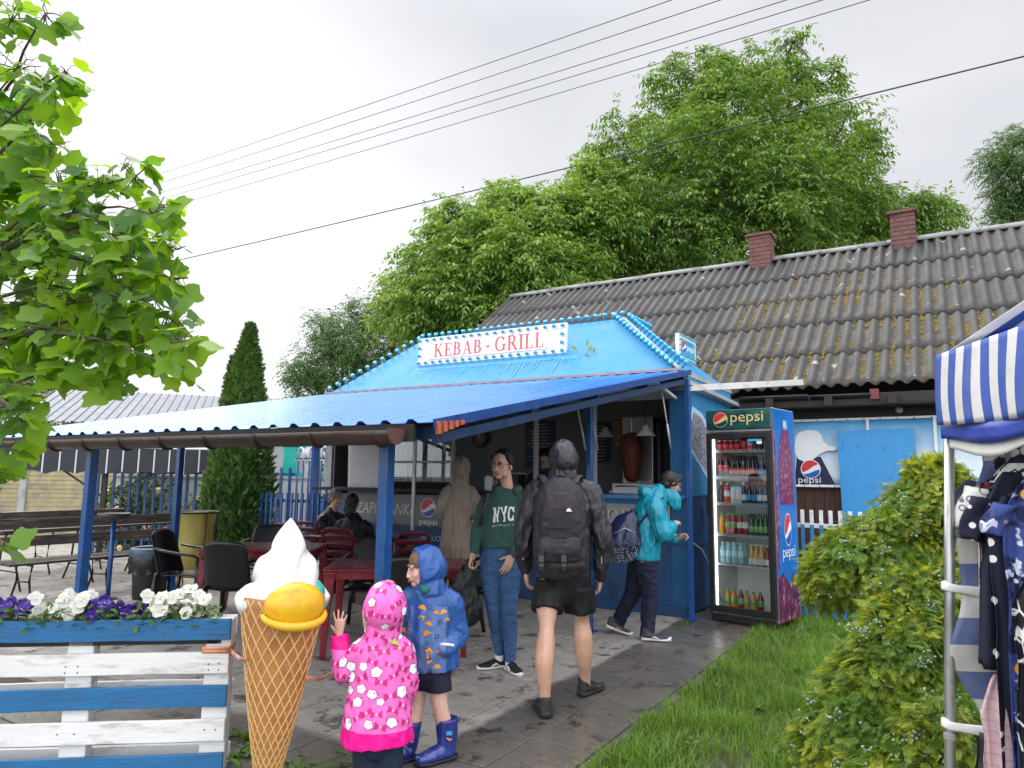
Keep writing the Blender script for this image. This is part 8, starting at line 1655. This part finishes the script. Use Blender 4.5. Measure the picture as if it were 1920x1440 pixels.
# ------------------------------------------------------------------ girl in the pink raincoat
def girl():
    y = 3.68; T = np.array((-.70, 3.68, 0)); J = Rel(T); t = thing('person', 'small girl seen from behind in bright pink patterned raincoat reaching up a hand', 'person', T)
    f = unit((-.30, .95, .0)); hc = J(721, 1138, y+.01); body = MB(); head(body, hc, f, .90, child=True)
    ch = J(712, 1212, y); pel = J(708, 1370, y); limb(body, [hc+np.array((0, 0, -.05)), ch], [.045, .06]); limb(body, [ch, pel], [(.10, .075), (.10, .08)])
    aL = [J(678, 1225, y), J(646, 1258, y+.02), J(637, 1205, y+.10)]; aR = [J(752, 1220, y), J(762, 1285, y+.02), J(752, 1330, y+.12)]
    for a in (aL, aR): limb(body, [ch, a[0], a[1], a[2]], [.04, .036, .03, .022])
    hand(body, J(636, 1190, y+.10), (-.02, .12, 1), (.1, 1, .1), 1, .70, .12, .42, .75); hand(body, aR[2], (-.2, .3, -.9), (-.8, 0, 0), 1, .7, .5)
    l1 = [J(690, 1380, y), J(688, 1440, y), J(692, 1478, y)]; l2 = [J(728, 1380, y), J(730, 1440, y), J(732, 1478, y)]
    for l in (l1, l2): limb(body, l, [.055, .045, .034])
    blob('body', body, M_skin2, t, .0038, 2)
    tr = MB(); limb(tr, [J(708, 1370, y), J(708, 1395, y)], [(.115, .09), (.12, .095)])
    for l in (l1, l2): limb(tr, [l[0], (l[0]+l[1])/2, l[1], l[2]], [.072, .070, .064, .055], end=False)
    blob('trousers', tr, cloth('dark teal trousers', (.012, .022, .045), .75, .5, 14, .15), t, .006, 4, .005, 14)
    for l in (l1, l2): g = np.array((l[2][0], l[2][1]-.03, 0)); shoe(t, g, (-.15, 1), .19, [mat('small dark boot', (.02, .03, .06), .4) if l is l1 else bpy.data.materials['small dark boot'], M_bsole if False else M_black, M_black], 0, .038, .075, .02)
    c = MB(); limb(c, [J(707, 1390, y), J(707, 1365, y), J(709, 1320, y), J(711, 1270, y), J(713, 1225, y), J(714, 1205, y), J(716, 1190, y)], [(.178, .138), (.172, .134), (.158, .125), (.143, .115), (.128, .10), (.105, .085), (.075, .07)], end=2)
    for a in (aL, aR): limb(c, [ch+(a[0]-ch)*.5, a[0], (a[0]+a[1])/2, a[1], (a[1]+a[2])/2, a[2]], [.064, .064, .060, .058, .050, .043])
    limb(c, [aL[2]*.86+aL[1]*.14, J(637, 1192, y+.10)], [(.047, .045), (.045, .043)], end=False)
    hooded(c, hc, f, 1.0, open_=55, r=(.104, .118, .126), off=(0, -.012, .0)); limb(c, [J(720, 1172, y), J(717, 1200, y)], [(.088, .085), (.092, .085)])
    M_pk1 = cloth('pink raincoat', (.80, .15, .50), .5, .5, 14, .06, (1, 1, .6), spec=.35); M_pk3 = cloth('magenta band', (.80, .005, .26), .5, .5, 12, .06)
    zb = J(707, 1358, y)[2]; zc = J(637, 1213, y+.1)[2]; xw = J(660, 1200, y)[0]
    C = blob('raincoat', c, [M_pk1, M_pk3], t, .005, 4, .006, 14, (1, 1, .6), 9, matfn=lambda q: 1 if (q[2] < zb-.04*(q[0]+.0)*.3 and q[0] > -.26) or (q[2] > zc and q[0] < xw) else 0)
    bow = [([(-.027, -.018), (-.004, -.005), (-.004, .005), (-.028, .017)], 1, .0012), ([(.004, -.005), (.028, -.017), (.027, .018), (.004, .005)], 1, .0014), (circ(.0075, 8), 2, .002)]
    def flower(r):
        out = [(circ(r*1.02, 18, 0, 0, 1.12, .96), 3, 0)]; out.append(([(r*(.90+.06*math.cos(5*a))*1.10*math.cos(a), r*(.90+.06*math.cos(5*a))*.94*math.sin(a)) for a in np.linspace(0, 2*math.pi, 30, endpoint=False)], 0, .0012)); out.append((circ(r*.16, 8, r*.30, r*.42), 1, .0010)); out.append((circ(r*.08, 6, -r*.2, -r*.05), 4, .0011)); return out
    prints(C, [bow, flower(.026), bow, flower(.021), bow, flower(.027)], 170, lambda q, n: not (q[2] < zb+.03) and not (q[2] > zc-.02 and q[0] < xw), .050, 'printed_pattern', [M_wht, mat('magenta print', (.55, .01, .18), .5), mat('pale pink knot', (.85, .35, .55), .5), mat('print outline', (.42, .04, .20), .5), mat('yellow print', (.75, .5, .05), .5)], (.85, 1.15))
    m = MB(); lc = J(743, 1203, y-.11); m.add(onto(C, lambda p: lc+np.array((p[0], 0, p[1])), [(-.026, -.013), (.026, -.012), (.026, .013), (-.026, .012)], .003), [(0, 1, 2, 3)]); m.build('green_tag', mat('lime tag', (.45, .50, .05), .5), C)
    h = MB()
    for k in range(7): h.tube([J(690, 1118+k*3, y+.06), J(685-k*.7, 1145, y+.05), J(687-k*.8, 1170, y+.03), J(691-k*.5, 1186+k, y+.02)], [.006, .006, .005, .002], 6)
    h.build('hair', M_blond, t, True)
girl()
# ------------------------------------------------------------------ people by the counter
def beige():
    y = 9.05; T = np.array((-.68, 9.05, 0)); J = Rel(T); t = thing('person', 'person in long beige hooded raincoat with back turned at the counter', 'person', T); f = unit((.2, 1, 0)); hc = J(865, 880, y); b = MB(); head(b, hc, f, .95)
    ch = J(860, 925, y); limb(b, [hc, ch], [.05, .07]); limb(b, [ch, J(858, 1000, y)], [(.12, .08), (.12, .09)]); a = [J(880, 922, y), J(896, 953, y), J(890, 980, y-.05)]; a2 = [J(842, 922, y), J(828, 956, y), J(838, 975, y+.15)]
    for q in (a, a2): limb(b, [ch, q[0], q[1], q[2]], [.05, .045, .038, .03])
    hand(b, a[2], (.25, 0, -1), (-1, 0, 0), 1, .95, .5); hand(b, a2[2], (.3, .9, -.2), (0, 0, -1), 1, .95, .4)
    for dx in (-.08, .10): limb(b, [J(858, 1000, y)+np.array((dx, 0, 0)), np.array((dx, 0, .5)), np.array((dx, 0, .08))], [.075, .05, .04])
    blob('body', b, M_skin, t, .006, 3); c = MB(); limb(c, [J(862, 1062, y), J(860, 1035, y), J(859, 990, y), J(860, 955, y), J(862, 925, y), J(863, 905, y)], [(.27, .22), (.245, .2), (.19, .15), (.165, .13), (.165, .12), (.08, .08)], end=2)
    for q in (a, a2): limb(c, [ch+(q[0]-ch)*.5, q[0], q[1], q[2]], [.075, .075, .066, .055])
    hooded(c, hc, f, 1.14, open_=55); limb(c, [J(864, 893, y), J(863, 910, y)], [(.092, .09), (.105, .10)]); limb(c, [J(859, 958, y), J(859, 963, y)], [(.178, .142), (.178, .142)])
    blob('raincoat', c, cloth('beige raincoat', (.34, .275, .22), .7, .9, 10, .15, (1.6, 1.6, .3)), t, .008, 3, .014, 11, (1.4, 1.4, .22), 2); m = MB(); limb(m, [a[2]+np.array((0, 0, .05)), a[2]+np.array((.003, 0, .0))], [.055, .045]); blob('black_cuff', m, M_black, t, .007, 2)
    for dx in (-.08, .11): shoe(t, (dx, -.05, 0), (.2, 1) if dx < 0 else (.6, .8), .25, [mat('pale trainer', (.45, .42, .40), .6) if dx < 0 else bpy.data.materials['pale trainer'], M_wht, M_grey])
beige()
def sitter(label, hx, hy, y, f, hairm, coat, lean, seed, long_hair):
    c0 = np.array(at(hx, hy, y)); T = np.array((c0[0], y, 0)); t = thing('person', label, 'person', T); hc = c0-T; f = unit(f); H = hframe(f); b = MB(); head(b, hc, f, .96); sh = hc+np.array((lean, .0, -.26)); hip = np.array((lean*1.2, -.02, .50)); fw_ = np.array((f[0], f[1], 0)); rt = np.array((f[1], -f[0], 0))
    limb(b, [hc+np.array((0, 0, -.05)), sh], [.05, .08]); limb(b, [sh, hip], [(.12, .09), (.13, .10)]); arms = []
    for q in (-1, 1): a = [sh+rt*q*.17+np.array((0, 0, -.03)), sh+rt*q*.22+fw_*.10+np.array((0, 0, -.26)), sh+rt*q*.10+fw_*.34+np.array((0, 0, -.16))]; arms.append(a); limb(b, [sh]+a, [.05, .05, .04, .03]); hand(b, a[2], fw_+rt*-q*.4+np.array((0, 0, .2)), (0, 0, -1), q, .95, .6)
    legs = []
    for q in (-1, 1): l = [hip+rt*q*.10, hip+rt*q*.12+fw_*.42+np.array((0, 0, .0)), np.array((hip+rt*q*.12+fw_*.44)*np.array((1, 1, 0)))+np.array((0, 0, .08))]; legs.append(l); limb(b, l, [.075, .055, .04])
    blob('body', b, M_skin, t, .006, 3); face_parts(t, hc, f, .96, brow=hairm); m = MB(); P = lambda x, y_, z: hc+H @ np.array((x, y_, z)); m.ball(P(0, -.024, .038), (.086, .095, .092), H, 14, 10); m.ball(P(0, -.055, -.02), (.075, .06, .075), H, 12, 8)
    if long_hair: m.ball(P(0, -.075, -.08), (.075, .05, .10), H, 12, 8)
    blob('hair', m, hairm, t, .006, 2, .006, 40); c = MB(); limb(c, [hip+np.array((0, 0, -.06)), hip+np.array((0, 0, .08)), (hip+sh)/2, sh+np.array((0, 0, -.06)), sh+np.array((0, 0, .05)), sh+np.array((0, 0, .10))], [(.19, .15), (.19, .15), (.185, .145), (.19, .13), (.13, .10), (.07, .07)], fw_)
    for a in arms: limb(c, [sh, a[0], (a[0]+a[1])/2, a[1], a[2]], [.07, .078, .07, .066, .048])
    blob('jacket', c, coat, t, .008, 4, .010, 11, (1, 1, .8), seed); m = MB()
    for l in legs: limb(m, [l[0], l[1], l[1]*.5+l[2]*.5, l[2]], [.095, .078, .065, .055])
    blob('trousers', m, cloth('dark trousers', (.015, .016, .022)), t, .009, 3)
    for l in legs: shoe(t, np.array((l[2][0], l[2][1], 0))-fw_*.05, f, .26, [M_black, M_black, M_black])
sitter('seated grey haired person in dark padded jacket at the burgundy table', 630, 934, 9.95, (.80, -.45, -.15), M_hairg, cloth('padded black jacket', (.020, .021, .024), .5, .8, 9, .15, (.6, .6, 2.5), spec=.5), -.06, 4, False)
sitter('seated dark haired person in black jacket with back to us', 661, 944, 9.25, (.25, .95, -.05), M_hair, cloth('black soft jacket', (.009, .009, .012), .6, .5, 10, .15), .02, 8, True)
def server():
    b0 = kw(-2.25, .85, 0); T = np.array((b0[0], b0[1], .085)); t = thing('person', 'dim figure in dark cap working inside the kiosk behind the counter', 'person', T); hc = np.array((0, 0, 1.68)); f = unit((-.5, -.8, -.2)); b = MB(); H, P = head(b, hc, f, .98); sh = np.array((0, 0, 1.42)); limb(b, [hc, sh], [.05, .08]); limb(b, [sh, (0, 0, .95)], [(.13, .09), (.13, .1)])
    for q in (-1, 1): a = [sh+np.array((q*.17, 0, -.03)), np.array((q*.22, -.05, 1.12)), np.array((q*.12, -.28, 1.16))]; limb(b, [sh]+a, [.05, .05, .042, .032]); hand(b, a[2], (-q*.3, -1, -.2), (0, 0, -1), q, .95, .5); limb(b, [(q*.09, 0, .95), (q*.1, 0, .5), (q*.1, 0, .05)], [.08, .06, .045])
    blob('body', b, M_skin, t, .007, 3); face_parts(t, hc, f, .98); m = MB(); m.ball(P(0, -.02, .04), (.084, .096, .085), H, 14, 10); blob('hair', m, M_hair, t, .007, 2); m = MB(); m.ball(P(0, -.012, .065), (.090, .103, .068), H, 16, 10); limb(m, [P(0, .06, .075), P(0, .15, .060)], [(.07, .012), (.055, .008)], H[:, 2]); blob('cap', m, M_black, t, .006, 3)
    c = MB(); limb(c, [(0, 0, .85), (0, 0, 1.1), (0, 0, 1.36), (0, 0, 1.46), (0, 0, 1.52)], [(.18, .14), (.175, .13), (.19, .125), (.13, .1), (.07, .07)])
    for q in (-1, 1): limb(c, [sh, sh+np.array((q*.17, 0, -.03)), (q*.21, -.03, 1.22)], [.07, .075, .065])
    blob('shirt', c, cloth('dark violet shirt', (.040, .028, .045)), t, .009, 3, .005); m = MB(); limb(m, [(0, 0, .95), (0, 0, .86)], [(.17, .13), (.175, .135)])
    for q in (-1, 1): limb(m, [(q*.09, 0, .9), (q*.1, 0, .5), (q*.1, 0, .03)], [.10, .08, .065])
    blob('trousers', m, bpy.data.materials['dark trousers'], t, .01, 3)
server()
# ================================================================== market tent with clothes
TP = np.array((1.795, 2.90, 0.0)); TA = R(-6)                         # corner pole; tent frame x runs along its back, -y towards us
tent = thing('market_tent', 'blue and white striped market tent on a steel pole with tied back side curtain', 'tent', TP, TA)
def stripe_mat(name, axis, freq, c0, c1, off=0.0, duty=.5):
    mt, nt, N, L = _nodes(name); out = N('ShaderNodeOutputMaterial'); p = N('ShaderNodeBsdfPrincipled'); tr = N('ShaderNodeBsdfTranslucent'); tc = N('ShaderNodeTexCoord'); sx = N('ShaderNodeSeparateXYZ')
    at_ = N('ShaderNodeAttribute'); at_.attribute_name = 'stripe'; q = N('ShaderNodeMath'); q.operation = 'MULTIPLY_ADD'; L(at_.outputs['Fac'], q.inputs[0]); q.inputs[1].default_value = freq; q.inputs[2].default_value = off
    f = N('ShaderNodeMath'); f.operation = 'FRACT'; L(q.outputs[0], f.inputs[0]); lt = N('ShaderNodeMath'); lt.operation = 'LESS_THAN'; L(f.outputs[0], lt.inputs[0]); lt.inputs[1].default_value = duty
    n = noise_tex(nt, 5, 5, .65); c = mix(nt, lt.outputs[0], c0, c1); c = mix(nt, ramp(nt, n, .5, .8, (0, 0, 0), (.5, .5, .5)), c, (.30, .29, .30)); L(c, p.inputs['Base Color']); L(c, tr.inputs['Color']); p.inputs['Roughness'].default_value = .55
    b = N('ShaderNodeBump'); b.inputs['Strength'].default_value = .35; b.inputs['Distance'].default_value = .02; L(noise_tex(nt, 7, 4, .6), b.inputs['Height']); L(b.outputs[0], p.inputs['Normal'])
    ms = N('ShaderNodeMixShader'); ms.inputs[0].default_value = .25; L(p.outputs[0], ms.inputs[1]); L(tr.outputs[0], ms.inputs[2]); L(ms.outputs[0], out.inputs[0]); return mt
def grid_cloth(name, f, nu, nv, mt, par, sfun, solid=.0025):
    V = [f(i/nu, j/nv) for j in range(nv+1) for i in range(nu+1)]; n = nu+1; Fa = [(j*n+i, j*n+i+1, (j+1)*n+i+1, (j+1)*n+i) for j in range(nv) for i in range(nu)]; o = np_mesh(name, V, Fa, mt, par, True)
    a = o.data.attributes.new('stripe', 'FLOAT', 'POINT'); a.data.foreach_set('value', np.array([sfun(i/nu, j/nv) for j in range(nv+1) for i in range(nu+1)], np.float32))
    if solid: q = o.modifiers.new('solid', 'SOLIDIFY'); q.thickness = solid
    return o
BL, WH = (.055, .12, .46), (.74, .73, .72)
M_tst = stripe_mat('tent stripes', 0, 1, WH, BL); LEN = 2.6
# side valance (runs from the pole towards us) and the roof slope above it
def val(u, v): y = -LEN*u; w = .018*math.sin(u*46)*v+.03*math.sin(v*math.pi*.9); return (-.035-.03*math.sin(v*2.6)+w*.6, y+.02*v*math.sin(u*40), 2.02-.29*v-.015*math.sin(u*9)*v)
grid_cloth('valance', val, 120, 14, M_tst, tent, lambda u, v: u*LEN/.115+.10*v*math.sin(v*3)+.05)
def hem(u, v): a = val(u, 1.0); return (a[0]+.012*math.sin(u*30)+.01, a[1], a[2]-.055*v-.02*v*math.sin(u*12)**2)
grid_cloth('blue_hem', hem, 90, 3, mat('tent blue hem', (.025, .055, .33), .5, .15, 6, bump=.3, bscale=12), tent, lambda u, v: 0)
def hem2(u, v): a = hem(u, 1.0); return (a[0]+.015, a[1], a[2]-.035*v-.015*v*math.sin(u*17))
grid_cloth('white_hem', hem2, 90, 3, mat('tent white hem', (.66, .65, .63), .6, .1, 6, (.4, .38, .35), .2, 9), tent, lambda u, v: 0)
def slope(u, v): y = -LEN*u; x = -.035+1.3*v; yy = y*(1-.45*v)-.6*v; return (x, yy, 2.02+.62*v-.05*math.sin(math.pi*v)-.03*math.sin(u*math.pi*5)*(1-v)*v)
grid_cloth('roof_slope', slope, 60, 16, M_tst, tent, lambda u, v: u*LEN/.115+.05)
def bval(u, v): x = 2.6*u; return (x, .035+.02*math.sin(v*2.6)+.012*math.sin(u*40)*v, 2.02-.29*v)
grid_cloth('rear_valance', bval, 80, 10, M_tst, tent, lambda u, v: u*2.6/.115+.5)
def bslope(u, v): x = 2.6*u; return (x*(1-.45*v)+1.3*v*.45*0+.6*v*(1 if True else 0), .035-1.3*v, 2.02+.62*v)
grid_cloth('rear_slope', bslope, 40, 10, M_tst, tent, lambda u, v: u*2.6/.115+.5)
m = MB(); m.tube([(-.108, 0, 0), (-.086, 0, .35), (-.046, 0, 1.0), (0, 0, 1.78)], [.0195]*4, 14); m.build('pole', mat('tent steel', (.34, .35, .34), .34, .2, 9, (.20, .15, .11), .2, 14, metal=.8, stretch=(1, 1, .3)), tent, True)
m = MB(); m.tube([(0, 0, 1.70), (0, 0, 1.99)], .016, 12); m.bar((0, .0, 1.97), (0, -LEN, 1.97), .025, .03); m.bar((0, .0, 1.97), (2.5, .0, 1.97), .03, .025); m.bar((.02, -.05, 1.72), (1.2, -1.2, 2.5), .02, .02); m.bar((.0, -.02, 1.70), (.0, -1.3, 1.95), .02, .02); m.build('roof_frame', M_steel, tent)
m = MB(); m.box((0, 0, 1.735), (.055, .055, .07)); m.lathe([(.0215, .505), (.0215, .535)], (-.076, 0, 0), n=14); m.build('collar', mat('grey plastic collar', (.26, .26, .25), .5), tent, bevel=.006)
m = MB(); m.lathe([(.05, 0), (.05, .008), (.024, .012)], (-.108, 0, 0), n=16); m.build('foot', M_steel, tent)
# striped curtain: hangs from the rear rail and is tied twice to the pole
def cur(u, v):
    z = 1.74-1.26*v; gather = .30*math.exp(-((z-1.02)/.10)**2)+.35*math.exp(-((z-.52)/.09)**2); x0 = .035+.05*math.sin(v*7+.6)+.035*math.sin(v*15)+.02*max(0, 1-v*6); x0 = x0*(1-gather)+.03*gather-.05*v; x0 = min(x0, .12)
    x = x0+(1.15-x0)*u; return (x, -.02+.020*math.sin(u*22+v*3)*(.4+u)+.014*math.sin(v*17+u*4), z)
grid_cloth('curtain', cur, 50, 90, stripe_mat('curtain stripes', 2, 1, (.60, .58, .56), (.12, .165, .34)), tent, lambda u, v: 1.26*v/.205+.035*math.sin(u*6)+.25)
for z, dz in ((1.085, .0), (.565, -.0)):
    m = MB(); k0 = -.062*(1.74-z); S0 = len(m.V); m.tube([(-.028, -.006, z+.008), (-.012, -.027, z), (.026, -.024, z-.005), (.10, -.03, z-.012+dz), (.20, -.035, z-.02+dz)], [(.004, .020), (.004, .017), (.004, .016), (.006, .020), (.008, .026)], 8); m.tube([(-.028, -.006, z+.008), (-.02, .022, z), (.028, .02, z)], [(.004, .018)]*3, 8); m.V = [(a+k0, b, c) for a, b, c in m.V]; m.build('tie_band', mat('tie white', (.66, .66, .66), .6) if z > 1 else bpy.data.materials['tie white'], tent, True)
def drape(u, v): z = .55-.55*v; w = .06+.34*v; return (.02-.04*v+(u-.25)*w*1.2+.02*math.sin(v*9), -.03-.05*v+.03*math.sin(u*16)*(.3+v), z)
grid_cloth('dark_flap', drape, 30, 24, mat('dark flap', (.030, .032, .038), .5, .25, 6, bump=.5, bscale=10), tent, lambda u, v: 0)
# ------------------------------------------------------------------ garments on the rail
rail_ = thing('clothes_rail', 'steel clothes rail inside the striped tent', 'rail', TP, TA); m = MB(); m.tube([(.20, -.03, 1.67), (.10, -1.6, 1.67)], .012, 10); m.build('bar', M_steel, rail_, True); m = MB(); m.tube([(.20, -.03, 0), (.20, -.03, 1.67)], .013, 10); m.tube([(.10, -1.6, 0), (.10, -1.6, 1.67)], .013, 10); m.build('upright', M_steel, rail_, True)
def pat(name, base, fn, rough=.75):
    mt, nt, N, L = _nodes(name); out = N('ShaderNodeOutputMaterial'); p = N('ShaderNodeBsdfPrincipled'); L(p.outputs[0], out.inputs[0]); tc = N('ShaderNodeTexCoord'); c = fn(nt, N, L, tc.outputs['Object'], base); L(c, p.inputs['Base Color']); p.inputs['Roughness'].default_value = rough; p.inputs['Specular IOR Level'].default_value = .25
    b = N('ShaderNodeBump'); b.inputs['Strength'].default_value = .3; b.inputs['Distance'].default_value = .02; L(noise_tex(nt, 12, 3, .5, stretch=(1, 1, .3)), b.inputs['Height']); L(b.outputs[0], p.inputs['Normal']); return mt
def vor(nt, N, L, vec, sc, rnd_=1.0, feat='F1', stretch=(1, .01, 1)):
    mp = N('ShaderNodeMapping'); mp.inputs['Scale'].default_value = stretch; L(vec, mp.inputs[0]); v = N('ShaderNodeTexVoronoi'); v.inputs['Scale'].default_value = sc; v.inputs['Randomness'].default_value = rnd_; v.feature = feat; L(mp.outputs[0], v.inputs['Vector']); return v
def dots(nt, N, L, vec, base):
    v = vor(nt, N, L, vec, 15, .40); return mix(nt, ramp(nt, v.outputs['Distance'],   .215, .245, (1, 1, 1), (0, 0, 0)), base, (.72, .72, .70))
def outline(nt, N, L, vec, base):
    v = vor(nt, N, L, vec, 24, .7); a = ramp(nt, v.outputs['Distance'], .36, .40, (0, 0, 0), (1, 1, 1)); b = ramp(nt, v.outputs['Distance'], .44, .48, (1, 1, 1), (0, 0, 0)); q = N('ShaderNodeMix'); q.data_type = 'RGBA'; q.blend_type = 'MULTIPLY'; q.inputs[0].default_value = 1; L(a, q.inputs[6]); L(b, q.inputs[7]); c = mix(nt, q.outputs[2], base, (.16, .16, .18)); return mix(nt, ramp(nt, v.outputs['Distance'], .07, .09, (1, 1, 1), (0, 0, 0)), c, (.30, .22, .24))
def floral(nt, N, L, vec, base):
    n = noise_tex(nt, 9, 5, .6, vec=vec, stretch=(1, .01, 1)); c = mix(nt, ramp(nt, n, .44, .50), base, (.045, .07, .24)); n2 = noise_tex(nt, 11, 3, .5, vec=vec, stretch=(1.1, .3, .9)); c = mix(nt, ramp(nt, n2, .575, .60), c, (.60, .64, .78)); c = mix(nt, ramp(nt, n2, .63, .65), c, (.20, .25, .50)); v = vor(nt, N, L, vec, 8, 1.0, 'F1', (1, .3, 1)); c = mix(nt, ramp(nt, v.outputs['Distance'], .17, .19, (1, 1, 1), (0, 0, 0)), c, (.66, .38, .06)); return mix(nt, ramp(nt, v.outputs['Distance'], .05, .07, (1, 1, 1), (0, 0, 0)), c, (.70, .62, .45))
def strokes(nt, N, L, vec, base):
    v = vor(nt, N, L, vec, 17, 1.0, 'DISTANCE_TO_EDGE', (1, .3, .6)); n = noise_tex(nt, 5, 2, .5, vec=vec, stretch=(1, .01, 1)); q = N('ShaderNodeMath'); q.operation = 'MULTIPLY'; L(ramp(nt, v.outputs['Distance'], .035, .05, (1, 1, 1), (0, 0, 0)), q.inputs[0]); L(ramp(nt, n, .46, .5), q.inputs[1]); return mix(nt, q.outputs[0], base, (.70, .70, .70))
def plain(nt, N, L, vec, base):
    return mix(nt, noise_tex(nt, 5, 4, .6), tuple(q*.8 for q in base), tuple(min(1, q*1.2) for q in base))
def quilt(nt, N, L, vec, base):
    v = vor(nt, N, L, vec, 26, .0, 'DISTANCE_TO_EDGE'); return mix(nt, ramp(nt, v.outputs['Distance'], .02, .09, (1, 1, 1), (0, 0, 0)), base, tuple(q*.72 for q in base))
def garment(name, label, cat, px, py, y, rz, ztop, zbot, wtop, wbot, thick, mt, sleeve=0.0, seed=0, hanger=True, slw=.075):
    """a garment on a hanger: shoulders slope, body hangs in soft pleats, open hem."""
    o = thing(name, label, cat, (float(at(px, py, y)[0]), y, 0), TA+rz, 'clothes hanging in the tent'); n = 64; rings = []; K = 26
    for j in range(K+1):
        t = j/K; z = ztop+(zbot-ztop)*t; sh = min(1, (ztop-z)/.13); w = (.07+(wtop-.07)*sh**.8) if sh < 1 else wtop+(wbot-wtop)*((t-.13/(ztop-zbot))/(1-.13/(ztop-zbot)))**1.2
        if .28 < t < .5: w *= 1-.06*math.sin((t-.28)/.22*math.pi)
        fold = .006+.022*t; ring = []
        for i in range(n):
            a = 2*math.pi*i/n; q = math.sin(5*a+seed+t*1.2)+.6*math.sin(9*a+seed*2.3-t*2); d = thick*(.5+.6*t); ca, sa_ = math.cos(a), math.sin(a); ring.append((w*math.copysign(abs(ca)**.75, ca)+fold*.35*q*abs(sa_), d*math.copysign(abs(sa_)**.8, sa_)+fold*q, z-.02*math.cos(2*a)*sh*(t < .2)+.010*math.sin(3*a+seed)*(t > .95)))
        rings.append(ring)
    m = MB(); m.loft(rings, False); m.build('garment', mt, o, True, solid=.002)
    if sleeve:
        for q in (-1, 1):
            m = MB(); R_ = []
            for j in range(9):
                t = j/8; c = np.array((q*(wtop*.86+.055*math.sin(t*1.5)), 0, ztop-.10-sleeve*t)); r = slw*(1-.12*t); R_.append([c+np.array((r*math.cos(a)*.8+.006*math.sin(4*a+j), (thick*.5+.012)*math.sin(a)+.006*math.sin(3*a+seed+j*.6), .25*r*math.cos(a)*q*.6)) for a in np.linspace(0, 2*math.pi, 28, endpoint=False)])
            m.loft(R_, False); m.build('sleeve', mt, o, True, solid=.002)
    if hanger: m = MB(); m.tube([(-wtop*.8, 0, ztop-.07), (0, 0, ztop+.01), (wtop*.8, 0, ztop-.07)], .007, 8); m.tube([(0, 0, ztop+.01), (0, 0, ztop+.05), (.02, 0, ztop+.075), (.0, 0, ztop+.10), (-.02, 0, ztop+.085)], .004, 6); m.build('hanger', M_black, o, True)
    return o
garment('blouse', 'plain dark navy blouse furthest along the rail behind the white blouse', 'garment', 1913, 850, 2.84, R(-26), 1.60, 1.10, .155, .17, .04, pat('navy plain', (.012, .015, .03), plain), .10, 1)
garment('dress', 'burgundy dress whose hem shows below the dotted dress', 'garment', 1900, 1200, 2.80, R(-26), 1.50, .80, .09, .10, .03, pat('burgundy plain', (.075, .008, .022), plain), 0, 2)
garment('blouse', 'white blouse with grey flower outlines and short sleeves', 'garment', 1926, 870, 2.76, R(-26), 1.575, 1.02, .17, .19, .04, pat('white outline print', (.70, .70, .68), outline), .16, 3, slw=.075)
garment('dress', 'long white dress with grey flower outlines under the dotted dress', 'garment', 1928, 1200, 2.72, R(-26), 1.45, .50, .10, .10, .03, bpy.data.materials['white outline print'], 0, 5)
garment('dress', 'navy dress with large white polka dots', 'garment', 1923, 890, 2.67, R(-26), 1.54, .82, .150, .19, .035, pat('navy polka dots', (.010, .012, .028), dots), .16, 4, slw=.055)
garment('dress', 'long navy polka dot skirt dress behind the floral one', 'garment', 1943, 1200, 2.63, R(-26), 1.45, .30, .12, .13, .03, bpy.data.materials['navy polka dots'], 0, 6)
garment('jacket', 'pale pink quilted jacket near the tent floor', 'garment', 1913, 1350, 2.70, R(-26), .80, .20, .12, .12, .05, pat('pink quilt', (.50, .34, .36), quilt), 0, 7, hanger=False)
garment('dress', 'blue floral dress with orange and pale flowers', 'garment', 1966, 895, 2.58, R(-26), 1.52, .38, .150, .17, .04, pat('blue floral', (.012, .018, .065), floral), .11, 8, slw=.05)
garment('dress', 'black dress with white brush strokes nearest along the rail', 'garment', 2000, 1060, 2.50, R(-26), 1.23, .30, .165, .18, .04, pat('white strokes', (.012, .012, .016), strokes), .0, 9)
